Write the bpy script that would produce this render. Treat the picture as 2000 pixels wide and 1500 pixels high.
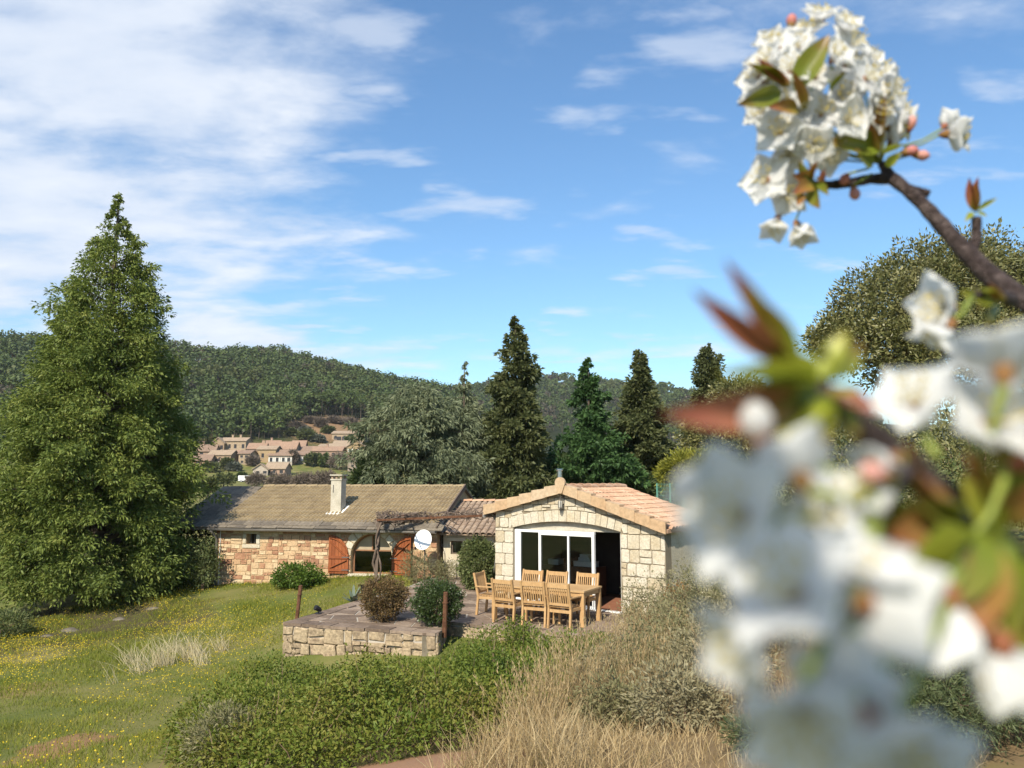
import bpy, math, random
import numpy as np
from mathutils import Vector, Matrix
R = math.radians
random.seed(7)
rng = np.random.default_rng(7)
for _o in list(bpy.data.objects):
    bpy.data.objects.remove(_o)
scene = bpy.context.scene
COL = scene.collection

# ---------------------------------------------------------------- camera
F_PX, CAM_Z, HORIZON = 1511.0, 3.05, 940.0
PITCH = math.atan((HORIZON - 750) / F_PX)
cam_data = bpy.data.cameras.new('camera')
cam = bpy.data.objects.new('camera', cam_data)
COL.objects.link(cam)
scene.camera = cam
cam.location = (0, 0, CAM_Z)
cam.rotation_euler = (math.pi / 2 + PITCH, 0, 0)
cam_data.sensor_width = 36.0
cam_data.lens = F_PX / 2000 * 36.0
cam_data.clip_start = 0.02
cam_data.clip_end = 9000
cam_data.dof.use_dof = True
cam_data.dof.focus_distance = 24.0
cam_data.dof.aperture_fstop = 8.2

# ---------------------------------------------------------------- sky, sun, exposure
SUN_AZ, SUN_EL = 200.0, 41.0          # clockwise from +Y: behind the camera, to its left
world = bpy.data.worlds.new('World')
scene.world = world
world.use_nodes = True
def build_sky():
    nt = world.node_tree
    n, L = nt.nodes, nt.links
    n.clear()
    out = n.new('ShaderNodeOutputWorld')
    bg = n.new('ShaderNodeBackground')
    bg.inputs['Strength'].default_value = 0.1
    sky = n.new('ShaderNodeTexSky')
    sky.sky_type = 'NISHITA'
    sky.sun_disc = False
    sky.sun_elevation = R(SUN_EL)
    sky.sun_rotation = R(SUN_AZ)
    sky.altitude = 300
    sky.air_density = 1.35
    sky.dust_density = 0.1
    sky.ozone_density = 2.6
    tc = n.new('ShaderNodeTexCoord')
    sep = n.new('ShaderNodeSeparateXYZ')
    L.new(tc.outputs['Generated'], sep.inputs[0])
    def math_(op, a, b=None, clamp=False):
        m = n.new('ShaderNodeMath')
        m.operation = op
        m.use_clamp = clamp
        for i, v in enumerate((a, b)):
            if v is None:
                continue
            if isinstance(v, (int, float)):
                m.inputs[i].default_value = v
            else:
                L.new(v, m.inputs[i])
        return m.outputs[0]
    X, Y, Z = sep.outputs
    zc = math_('ADD', math_('MAXIMUM', Z, 0.0), 0.16)
    u = math_('DIVIDE', X, zc)
    v = math_('DIVIDE', Y, zc)
    comb = n.new('ShaderNodeCombineXYZ')
    L.new(u, comb.inputs[0]); L.new(v, comb.inputs[1])
    mp = n.new('ShaderNodeMapping')
    mp.inputs['Rotation'].default_value = (0, 0, R(-18))
    mp.inputs['Location'].default_value = (3.2, 1.15, 0)
    mp.inputs['Scale'].default_value = (0.8, 1.25, 1)
    L.new(comb.outputs[0], mp.inputs[0])
    big = n.new('ShaderNodeTexNoise')
    big.inputs['Scale'].default_value = 1.15
    big.inputs['Detail'].default_value = 3
    big.inputs['Roughness'].default_value = 0.5
    L.new(mp.outputs[0], big.inputs['Vector'])
    fin = n.new('ShaderNodeTexNoise')
    fin.inputs['Scale'].default_value = 4.2
    fin.inputs['Detail'].default_value = 9
    fin.inputs['Roughness'].default_value = 0.56
    fin.inputs['Distortion'].default_value = 0.15
    L.new(mp.outputs[0], fin.inputs['Vector'])
    # a cloud bank lies to the left (west); eastwards it breaks up into scattered puffs
    bank = n.new('ShaderNodeMapRange')
    bank.interpolation_type = 'SMOOTHERSTEP'
    bank.inputs['From Min'].default_value = 0.10
    bank.inputs['From Max'].default_value = -0.56
    bank.inputs['To Min'].default_value = -0.015
    bank.inputs['To Max'].default_value = 0.20
    L.new(math_('ADD', X, math_('MULTIPLY', math_('SUBTRACT', 0.22, Z), 0.25)), bank.inputs['Value'])
    dens = math_('ADD', math_('ADD', math_('MULTIPLY', big.outputs['Fac'], 0.62),
                              math_('MULTIPLY', fin.outputs['Fac'], 0.50)), bank.outputs[0])
    cov = n.new('ShaderNodeMapRange')
    cov.interpolation_type = 'SMOOTHSTEP'
    cov.inputs['From Min'].default_value = 0.585
    cov.inputs['From Max'].default_value = 0.84
    L.new(dens, cov.inputs['Value'])
    fade = n.new('ShaderNodeMapRange')
    fade.inputs['From Min'].default_value = 0.0
    fade.inputs['From Max'].default_value = 0.16
    fade.inputs['To Min'].default_value = 0.35
    fade.inputs['To Max'].default_value = 0.93
    L.new(Z, fade.inputs['Value'])
    # small scattered cloudlets
    mp2 = n.new('ShaderNodeMapping')
    mp2.inputs['Rotation'].default_value = (0, 0, R(24))
    mp2.inputs['Location'].default_value = (0.4, 5.3, 0)
    mp2.inputs['Scale'].default_value = (0.75, 1.5, 1)
    L.new(comb.outputs[0], mp2.inputs[0])
    puf = n.new('ShaderNodeTexNoise')
    puf.inputs['Scale'].default_value = 4.4
    puf.inputs['Detail'].default_value = 7
    puf.inputs['Roughness'].default_value = 0.5
    L.new(mp2.outputs[0], puf.inputs['Vector'])
    pc = n.new('ShaderNodeMapRange')
    pc.interpolation_type = 'SMOOTHSTEP'
    pc.inputs['From Min'].default_value = 0.545
    pc.inputs['From Max'].default_value = 0.72
    pc.inputs['To Max'].default_value = 0.6
    L.new(puf.outputs['Fac'], pc.inputs['Value'])
    both = math_('MAXIMUM', cov.outputs[0], pc.outputs[0])
    fac = math_('MULTIPLY', both, fade.outputs[0], True)
    grad = n.new('ShaderNodeValToRGB')
    grad.color_ramp.elements[0].position = 0.35
    grad.color_ramp.elements[0].color = (4.6, 5.2, 6.2, 1)
    grad.color_ramp.elements[1].position = 0.75
    grad.color_ramp.elements[1].color = (6.0, 6.3, 6.8, 1)
    L.new(fin.outputs['Fac'], grad.inputs[0])
    mix = n.new('ShaderNodeMixRGB')
    L.new(fac, mix.inputs[0])
    tint = n.new('ShaderNodeMixRGB')
    tint.blend_type = 'MULTIPLY'
    tint.inputs[0].default_value = 1.0
    tint.inputs[2].default_value = (0.72, 0.95, 1.12, 1)
    L.new(sky.outputs[0], tint.inputs[1])
    L.new(tint.outputs[0], mix.inputs[1])
    L.new(grad.outputs[0], mix.inputs[2])
    L.new(mix.outputs[0], bg.inputs[0])
    L.new(bg.outputs[0], out.inputs[0])
build_sky()
sun_data = bpy.data.lights.new('sun', 'SUN')
sun_data.energy = 4.6
sun_data.angle = R(0.53)
sun_data.color = (1.0, 0.92, 0.77)
sun = bpy.data.objects.new('sun', sun_data)
COL.objects.link(sun)
sd = Vector((math.sin(R(SUN_AZ)) * math.cos(R(SUN_EL)), math.cos(R(SUN_AZ)) * math.cos(R(SUN_EL)), math.sin(R(SUN_EL))))
sun.rotation_euler = sd.to_track_quat('Z', 'Y').to_euler()
sun.location = sd * 60
vs = scene.view_settings
vs.view_transform = 'Standard'
vs.look = 'None'
vs.exposure = 0.66
vs.gamma = 1.0
vs.use_curve_mapping = False
scene.cycles.max_bounces = 6
scene.cycles.diffuse_bounces = 4
scene.cycles.glossy_bounces = 3
scene.cycles.transmission_bounces = 5
scene.cycles.transparent_max_bounces = 6
scene.cycles.use_denoising = True
scene.cycles.sample_clamp_indirect = 8.0

# ---------------------------------------------------------------- measuring helpers (photo pixel -> place)
CP, SP = math.cos(PITCH), math.sin(PITCH)
def ray(px, py):
    u, v = (px - 1000) / F_PX, (750 - py) / F_PX
    return np.array([u, CP - v * SP, SP + v * CP])
def P(px, py, D):
    d = ray(px, py)
    return np.array([0, 0, CAM_Z]) + d * (D / d[1])
def G(px, py, z=0.0):
    d = ray(px, py)
    return np.array([0, 0, CAM_Z]) + d * ((z - CAM_Z) / d[2])
def proj(p):
    p = np.asarray(p, float)
    x, y, z = p[..., 0], p[..., 1], p[..., 2] - CAM_Z
    dep = y * CP + z * SP
    up = -y * SP + z * CP
    return 1000 + F_PX * x / dep, 750 - F_PX * up / dep

# ---------------------------------------------------------------- object helpers
def link(o, parent=None):
    COL.objects.link(o)
    if parent is not None:
        o.parent = parent
    return o
def tag(o, label=None, cat=None, group=None, kind=None):
    if label: o['label'] = label
    if cat: o['category'] = cat
    if group: o['group'] = group
    if kind: o['kind'] = kind
    return o
def empty(name, loc=(0, 0, 0), rz=0.0, label=None, cat=None, group=None):
    o = bpy.data.objects.new(name, None)
    o.empty_display_size = 0.2
    o.location = loc
    o.rotation_euler = (0, 0, rz)
    link(o)
    return tag(o, label, cat, group)
def mesh_obj(name, me, mat=None, parent=None, smooth=False):
    if mat is not None and not me.materials:
        me.materials.append(mat)
    if smooth:
        me.polygons.foreach_set('use_smooth', [True] * len(me.polygons))
    o = bpy.data.objects.new(name, me)
    return link(o, parent)
def pymesh(name, V, Fc, mat=None):
    me = bpy.data.meshes.new(name)
    me.from_pydata([tuple(map(float, v)) for v in V], [], [tuple(f) for f in Fc])
    if mat is not None:
        me.materials.append(mat)
    me.update()
    return me
def npmesh(name, V, Fa, mat=None):
    me = bpy.data.meshes.new(name)
    V = np.ascontiguousarray(V, np.float32)
    Fa = np.ascontiguousarray(Fa, np.int32)
    k = Fa.shape[1]
    me.vertices.add(len(V)); me.vertices.foreach_set('co', V.ravel())
    me.loops.add(Fa.size); me.loops.foreach_set('vertex_index', Fa.ravel())
    me.polygons.add(len(Fa))
    me.polygons.foreach_set('loop_start', np.arange(0, Fa.size, k, dtype=np.int32))
    me.update(calc_edges=True)
    if mat is not None:
        me.materials.append(mat)
    return me
def unit(a):
    a = np.asarray(a, float)
    return a / np.maximum(np.linalg.norm(a, axis=-1, keepdims=True), 1e-9)

class MB:
    """collects shapes of ONE part"""
    def __init__(s):
        s.v, s.f = [], []
    def add(s, V, Fc):
        b = len(s.v)
        s.v += [tuple(map(float, q)) for q in V]
        s.f += [tuple(i + b for i in f) for f in Fc]
        return s
    def box(s, c, size, rz=0.0, rx=0.0, ry=0.0):
        m = Matrix.Rotation(rz, 3, 'Z') @ Matrix.Rotation(ry, 3, 'Y') @ Matrix.Rotation(rx, 3, 'X')
        h = [q / 2 for q in size]
        V = []
        for x in (-1, 1):
            for y in (-1, 1):
                for z in (-1, 1):
                    q = m @ Vector((x * h[0], y * h[1], z * h[2]))
                    V.append((q.x + c[0], q.y + c[1], q.z + c[2]))
        return s.add(V, [(0, 1, 3, 2), (4, 6, 7, 5), (0, 4, 5, 1), (2, 3, 7, 6), (0, 2, 6, 4), (1, 5, 7, 3)])
    def span(s, x0, x1, y0, y1, z0, z1):
        return s.box(((x0 + x1) / 2, (y0 + y1) / 2, (z0 + z1) / 2), (abs(x1 - x0), abs(y1 - y0), abs(z1 - z0)))
    def bar(s, a, b, w, t, up=(0, 0, 1)):
        a, b = Vector(a), Vector(b)
        d = (b - a).normalized()
        sx = d.cross(Vector(up))
        if sx.length < 1e-4:
            sx = d.cross(Vector((1, 0, 0)))
        sx.normalize()
        uz = sx.cross(d)
        V = []
        for p in (a, b):
            for i, j in ((-1, -1), (1, -1), (1, 1), (-1, 1)):
                V.append(p + sx * (w / 2 * i) + uz * (t / 2 * j))
        return s.add(V, [(3, 2, 1, 0), (4, 5, 6, 7), (0, 1, 5, 4), (1, 2, 6, 5), (2, 3, 7, 6), (3, 0, 4, 7)])
    def tube(s, pts, rad, k=5, cap=True):
        pts = [Vector(p) for p in pts]
        if isinstance(rad, (int, float)):
            rad = [rad] * len(pts)
        V, Fc = [], []
        ref = Vector((0.31, 0.17, 0.93))
        for i, p in enumerate(pts):
            d = (pts[min(i + 1, len(pts) - 1)] - pts[max(i - 1, 0)])
            d = d.normalized() if d.length > 1e-9 else Vector((0, 0, 1))
            sx = d.cross(ref)
            if sx.length < 0.05:
                sx = d.cross(Vector((1, 0, 0)))
            sx.normalize()
            sy = d.cross(sx)
            for j in range(k):
                a = 2 * math.pi * j / k
                V.append(p + (sx * math.cos(a) + sy * math.sin(a)) * rad[i])
        for i in range(len(pts) - 1):
            for j in range(k):
                a, b = i * k + j, i * k + (j + 1) % k
                Fc.append((a, b, b + k, a + k))
        if cap:
            Fc.append(tuple(range(k - 1, -1, -1)))
            Fc.append(tuple(range((len(pts) - 1) * k, len(pts) * k)))
        return s.add(V, Fc)
    def prism(s, poly, y0, y1):
        """polygon in the local x-z plane, pushed from y0 to y1"""
        n = len(poly)
        V = [(x, y0, z) for x, z in poly] + [(x, y1, z) for x, z in poly]
        Fc = [tuple(range(n)), tuple(range(2 * n - 1, n - 1, -1))]
        Fc += [(i, i + n, (i + 1) % n + n, (i + 1) % n) for i in range(n)]
        return s.add(V, Fc)
    def slab(s, poly, z0, z1):
        n = len(poly)
        V = [(x, y, z0) for x, y in poly] + [(x, y, z1) for x, y in poly]
        Fc = [tuple(range(n - 1, -1, -1)), tuple(range(n, 2 * n))]
        Fc += [(i, (i + 1) % n, (i + 1) % n + n, i + n) for i in range(n)]
        return s.add(V, Fc)
    def ball(s, c, r, nu=10, nv=7, sc=(1, 1, 1)):
        V = [(c[0], c[1], c[2] + r * sc[2])]
        for i in range(1, nv):
            t = math.pi * i / nv
            for j in range(nu):
                a = 2 * math.pi * j / nu
                V.append((c[0] + r * sc[0] * math.sin(t) * math.cos(a), c[1] + r * sc[1] * math.sin(t) * math.sin(a), c[2] + r * sc[2] * math.cos(t)))
        V.append((c[0], c[1], c[2] - r * sc[2]))
        Fc = [(0, 1 + j, 1 + (j + 1) % nu) for j in range(nu)]
        for i in range(nv - 2):
            for j in range(nu):
                a, b = 1 + i * nu + j, 1 + i * nu + (j + 1) % nu
                Fc.append((a, a + nu, b + nu, b))
        e = len(V) - 1
        b0 = 1 + (nv - 2) * nu
        Fc += [(e, b0 + (j + 1) % nu, b0 + j) for j in range(nu)]
        return s.add(V, Fc)
    def mesh(s, name, mat=None):
        return pymesh(name, s.v, s.f, mat)
    def build(s, name, mat, parent=None, smooth=False):
        return mesh_obj(name, s.mesh(name, mat), None, parent, smooth)

# ---------------------------------------------------------------- materials
def M(name, cols, rand=None, nscale=4.0, namt=0.5, rough=0.85, bump=0.0, bscale=30.0, trans=0.0, spec=0.25, metal=0.0,
      coord='Object', detail=5, pos=None, fine=0.0, fscale=60.0, stretch=None):
    m = bpy.data.materials.new(name)
    m.use_nodes = True
    nt = m.node_tree
    n, L = nt.nodes, nt.links
    n.clear()
    out = n.new('ShaderNodeOutputMaterial')
    b = n.new('ShaderNodeBsdfPrincipled')
    b.inputs['Roughness'].default_value = rough
    b.inputs['Metallic'].default_value = metal
    b.inputs['Specular IOR Level'].default_value = spec
    geo = n.new('ShaderNodeNewGeometry')
    tc = n.new('ShaderNodeTexCoord')
    vec = geo.outputs['Position'] if coord == 'Position' else tc.outputs[coord]
    if stretch:
        mp = n.new('ShaderNodeMapping')
        mp.inputs['Scale'].default_value = stretch
        L.new(vec, mp.inputs[0])
        vec = mp.outputs[0]
    def noise(scale, det):
        t = n.new('ShaderNodeTexNoise')
        t.inputs['Scale'].default_value = scale
        t.inputs['Detail'].default_value = det
        t.inputs['Roughness'].default_value = 0.6
        L.new(vec, t.inputs['Vector'])
        return t.outputs['Fac']
    def remap(x, a, c):
        r = n.new('ShaderNodeMapRange')
        r.inputs['From Min'].default_value = a
        r.inputs['From Max'].default_value = c
        L.new(x, r.inputs['Value'])
        return r.outputs[0]
    fac = remap(noise(nscale, detail), 0.3, 0.7)
    if rand:
        if rand == 'object':
            oi = n.new('ShaderNodeObjectInfo')
            rv = oi.outputs['Random']
        else:
            rv = geo.outputs['Random Per Island']
        mx = n.new('ShaderNodeMix')
        mx.data_type = 'FLOAT'
        mx.inputs[0].default_value = namt
        L.new(rv, mx.inputs[2]); L.new(fac, mx.inputs[3])
        fac = mx.outputs[0]
    ramp = n.new('ShaderNodeValToRGB')
    cr = ramp.color_ramp
    while len(cr.elements) < len(cols):
        cr.elements.new(0.5)
    for i, c in enumerate(cols):
        cr.elements[i].position = pos[i] if pos else (i / max(1, len(cols) - 1))
        cr.elements[i].color = (c[0], c[1], c[2], 1)
    L.new(fac, ramp.inputs[0])
    colr = ramp.outputs[0]
    if fine > 0:
        mu = n.new('ShaderNodeMixRGB')
        mu.blend_type = 'MULTIPLY'
        mu.inputs[0].default_value = 1.0
        rr = n.new('ShaderNodeMapRange')
        rr.inputs['From Min'].default_value = 0.35
        rr.inputs['From Max'].default_value = 0.65
        rr.inputs['To Min'].default_value = 1 - fine
        rr.inputs['To Max'].default_value = 1 + fine * 0.4
        L.new(noise(fscale, 6), rr.inputs['Value'])
        L.new(colr, mu.inputs[1]); L.new(rr.outputs[0], mu.inputs[2])
        colr = mu.outputs[0]
    L.new(colr, b.inputs['Base Color'])
    if bump > 0:
        bp = n.new('ShaderNodeBump')
        bp.inputs['Strength'].default_value = bump
        bp.inputs['Distance'].default_value = 0.02
        L.new(noise(bscale, 6), bp.inputs['Height'])
        L.new(bp.outputs[0], b.inputs['Normal'])
    if trans > 0:
        tr = n.new('ShaderNodeBsdfTranslucent')
        L.new(colr, tr.inputs['Color'])
        ms = n.new('ShaderNodeMixShader')
        ms.inputs[0].default_value = trans
        L.new(b.outputs[0], ms.inputs[1]); L.new(tr.outputs[0], ms.inputs[2])
        L.new(ms.outputs[0], out.inputs[0])
    else:
        L.new(b.outputs[0], out.inputs[0])
    return m
def leafM(name, cols, nscale=0.9, namt=0.4, trans=0.28, rough=0.6, spec=0.3):
    return M(name, cols, rand='island', nscale=nscale, namt=namt, rough=rough, trans=trans, spec=spec, coord='Position', detail=3)
def plainM(name, c, rough=0.7, spec=0.3, metal=0.0, var=0.12, **k):
    return M(name, [tuple(x * (1 - var) for x in c), tuple(x * (1 + var) for x in c)], rough=rough, spec=spec, metal=metal, **k)

# ---------------------------------------------------------------- foliage helpers
def rand_unit(n):
    return unit(rng.normal(size=(n, 3)))
def leaf_quads(C, D, Ln, W, droop=0.0, N=None):
    """rhombic leaves: base C, direction D"""
    n = len(C)
    D = unit(D)
    if N is not None:
        D = unit(D - N * (D * N).sum(1, keepdims=True))
    S = unit(np.cross(D, rand_unit(n) if N is None else N))
    Ln = np.broadcast_to(np.asarray(Ln, float), (n,))[:, None]
    W = np.broadcast_to(np.asarray(W, float), (n,))[:, None]
    mid = C + D * Ln * 0.45
    tip = C + D * Ln
    tip[:, 2] -= droop * Ln[:, 0]
    V = np.empty((n, 4, 3))
    V[:, 0] = C; V[:, 1] = mid + S * W / 2; V[:, 2] = tip; V[:, 3] = mid - S * W / 2
    return V.reshape(-1, 3), np.arange(n * 4).reshape(n, 4)
def join_quads(parts):
    Vs, Fs, b = [], [], 0
    for V, Fa in parts:
        Vs.append(V); Fs.append(Fa + b); b += len(V)
    return np.concatenate(Vs), np.concatenate(Fs)
def blades(C, D, Ln, W, bend=0.3):
    """grass blades: tapered, bent, two segments as two quads (the last one narrow)"""
    n = len(C)
    D = unit(D)
    S = rng.normal(size=(n, 3)); S[:, 2] = 0
    S = unit(S)
    B = rng.normal(size=(n, 3)); B[:, 2] = 0
    B = unit(B) * (bend * rng.random((n, 1)))
    Ln = np.broadcast_to(np.asarray(Ln, float), (n,))[:, None]
    W = np.broadcast_to(np.asarray(W, float), (n,))[:, None]
    m = C + D * Ln * 0.55 + B * Ln * 0.25
    t = C + D * Ln * 0.98 + B * Ln
    V = np.empty((n, 6, 3))
    V[:, 0] = C - S * W / 2; V[:, 1] = C + S * W / 2
    V[:, 2] = m + S * W * 0.42; V[:, 3] = m - S * W * 0.42
    V[:, 4] = t + S * W * 0.08; V[:, 5] = t - S * W * 0.08
    b = (np.arange(n) * 6)[:, None]
    Fa = np.concatenate([b + np.array([[0, 1, 2, 3]]), b + np.array([[3, 2, 4, 5]])])
    return V.reshape(-1, 3), Fa
def blades_short(C, D, Ln, W, bend=0.3):
    """short grass: one tapered quad a blade"""
    n = len(C)
    S = rng.normal(size=(n, 3)); S[:, 2] = 0
    S = unit(S)
    B = rng.normal(size=(n, 3)); B[:, 2] = 0
    t = C + (unit(D) + unit(B) * bend * rng.random((n, 1))) * Ln[:, None]
    V = np.empty((n, 4, 3))
    W = np.broadcast_to(np.asarray(W, float), (n,))[:, None]
    V[:, 0] = C - S * W / 2; V[:, 1] = C + S * W / 2; V[:, 2] = t + S * W * .15; V[:, 3] = t - S * W * .15
    return V.reshape(-1, 3), np.arange(n * 4).reshape(n, 4)
def in_poly(x, y, poly):
    x, y = np.asarray(x, float), np.asarray(y, float)
    r = np.zeros(x.shape, bool)
    n = len(poly)
    for i in range(n):
        x0, y0 = poly[i][:2]
        x1, y1 = poly[(i + 1) % n][:2]
        c = ((y0 > y) != (y1 > y)) & (x < (x1 - x0) * (y - y0) / ((y1 - y0) or 1e-9) + x0)
        r ^= c
    return r
def sample_poly(poly, n):
    a = np.array([q[:2] for q in poly], float)
    lo, hi = a.min(0), a.max(0)
    out = np.empty((0, 2))
    while len(out) < n:
        q = lo + (hi - lo) * rng.random((n * 2, 2))
        out = np.concatenate([out, q[in_poly(q[:, 0], q[:, 1], poly)]])
    return out[:n]
_T = rng.random((256, 256))
def vnoise(x, y):
    """smooth value noise in 0..1"""
    x, y = np.asarray(x, float), np.asarray(y, float)
    xi, yi = np.floor(x).astype(int), np.floor(y).astype(int)
    fx, fy = x - xi, y - yi
    fx, fy = fx * fx * (3 - 2 * fx), fy * fy * (3 - 2 * fy)
    g = lambda i, j: _T[i % 256, j % 256]
    return (g(xi, yi) * (1 - fx) + g(xi + 1, yi) * fx) * (1 - fy) + (g(xi, yi + 1) * (1 - fx) + g(xi + 1, yi + 1) * fx) * fy
def poly_dist(x, y, poly):
    """distance to the polygon's outline"""
    d = np.full(np.shape(x), 1e9)
    for i in range(len(poly)):
        a = np.array(poly[i][:2], float); b = np.array(poly[(i + 1) % len(poly)][:2], float)
        ab = b - a
        t = np.clip(((x - a[0]) * ab[0] + (y - a[1]) * ab[1]) / (ab @ ab), 0, 1)
        d = np.minimum(d, np.hypot(x - a[0] - t * ab[0], y - a[1] - t * ab[1]))
    return d

# ================================================================ THE SETTING: ground, hills
NEAR = np.array([
 (0,0,1.45),(-3,1,1.2),(3,1,1.75),(0,4,1.2),(2,5,1.3),(-.85,6.5,.8),(-2,7.6,.36),(-3.3,8.6,0),(-.2,7.8,.55),(2,8,.8),(1.5,11,.3),(4,10,1.0),(6,6,1.8),(10,10,2.5),
 (-4.4,10.5,-.32),(-6.8,10,-.45),(-5,6,.2),(-8,5,0),(-8,14,-.8),(-6,17,-.84),(-5,16.8,-.8),(-3,15.2,-.72),(-1.3,14.8,-.5),(1,14.4,-.3),(2.6,14,.15),(3.2,16,.05),(5,15,.6),(4.9,18,.3),(6,20,.7),
 (0,11.5,-.25),(-2.5,11.5,-.5),(-10,20,-.95),(-13,22,-1.05),(-16,20,-1.2),(-20,15,-1.4),(-9,24,-.7),(-10.3,27,-.47),(-8,26.4,-.32),(-6,25.6,-.14),(-4.5,25,-.05),(-3,23.5,-.08),
 (-4.2,19,-.12),(-1,19,-.14),(1,17.5,-.14),(1,20,-.14),(3,20,-.14),(2,23,-.1),(-2,21,-.14),(-5.4,19,-.55),(-6,21.5,-.55),(-7,24,-.42),(-5.0,22,-.25),(-1,27,-.05),
 (-12,31,-.4),(0,32,.2),(10,24,1.1),(12,20,1.9),(15,30,2.1),(-20,40,-1.0),(0,45,.6),(15,45,1.8),(30,40,2.5),(-30,30,-2),(-25,10,-1.6),(-20,-10,-.5),(0,-15,2.2),(20,-10,4),(25,15,3.5),(0,60,1),(-35,60,-.5),(40,60,2.5)])
def _tps():
    A = NEAR[:, :2]; n = len(A)
    d = np.linalg.norm(A[:, None] - A[None], axis=2)
    K = np.where(d > 0, d * d * np.log(np.maximum(d, 1e-9)), 0) + np.eye(n) * 0.02
    Pm = np.c_[np.ones(n), A]
    S = np.zeros((n + 3, n + 3)); S[:n, :n] = K; S[:n, n:] = Pm; S[n:, :n] = Pm.T
    return np.linalg.solve(S, np.r_[NEAR[:, 2], np.zeros(3)])
_W = _tps()
def z_near(x, y):
    sh = np.shape(x)
    q = np.c_[np.ravel(x), np.ravel(y)]
    out = np.empty(len(q))
    for i in range(0, len(q), 20000):
        s = q[i:i + 20000]
        d2 = ((s[:, None] - NEAR[None, :, :2]) ** 2).sum(2)
        out[i:i + 20000] = (0.5 * d2 * np.log(np.maximum(d2, 1e-12))) @ _W[:-3] + _W[-3] + s @ _W[-2:]
    return out.reshape(sh)
H1 = np.array([(-3000,760),(-1200,720),(-600,700),(0,683),(100,688),(330,684),(480,688),(560,694),(640,701),(700,715),(760,730),(850,748),(950,780),(1100,840),(1400,905),(3000,925)])
H2 = np.array([(-3000,900),(400,860),(600,800),(850,756),(950,746),(1020,738),(1100,733),(1180,741),(1300,755),(1350,769),(1450,797),(1600,828),(2000,850),(2600,845),(5000,850)])
def z_far(x, y):
    r = np.hypot(x, y)
    az = np.arctan2(x, y)
    front = np.abs(az) < 1.25
    px = 1000 + F_PX * np.tan(np.clip(az, -1.25, 1.25))
    px = np.where(front, px, np.where(az < 0, -3000, 5000))
    def crest(Hc, rc):
        e = np.arctan((750 - np.interp(px, Hc[:, 0], Hc[:, 1])) / F_PX * np.cos(np.clip(az, -1.2, 1.2))) + PITCH
        return CAM_Z + rc * np.tan(e)
    c1, c2 = crest(H1, 600.) - 9.5, crest(H2, 950.) - 9.0
    f1 = np.interp(r, [250, 285, 345, 450, 540, 600, 660, 900, 1400], [0, .05, .24, .56, .84, .985, 1.0, .7, .3])
    f2 = np.interp(r, [250, 400, 600, 800, 950, 1040, 1500, 2500], [0, .10, .36, .72, 1.0, 1.02, .6, .1])
    fade = np.interp(np.abs(az), [0, 1.3, 2.0], [1, 1, 0.25])
    base = np.interp(r, [50, 150, 250, 6000], [0, 1.2, 2.6, 3.0])
    z = base + np.maximum(np.maximum(c1 - 2, 0) * f1, np.maximum(c2 - 2, 0) * f2) * fade
    z += (vnoise(x / 45 + 9, y / 45) - .5) * np.interp(r, [150, 300, 600], [0, 3, 8])
    return z
def gz(x, y):
    x, y = np.asarray(x, float), np.asarray(y, float)
    r = np.hypot(x, y)
    t = np.clip((r - 38) / 40, 0, 1); t = t * t * (3 - 2 * t)
    zn = z_near(np.where(r < 80, x, 0), np.where(r < 80, y, 0)) + (vnoise(x * 1.3, y * 1.3) - .5) * .06 + (vnoise(x * .5 + 7, y * .5) - .5) * .10
    return zn * (1 - t) + z_far(x, y) * t

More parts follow.
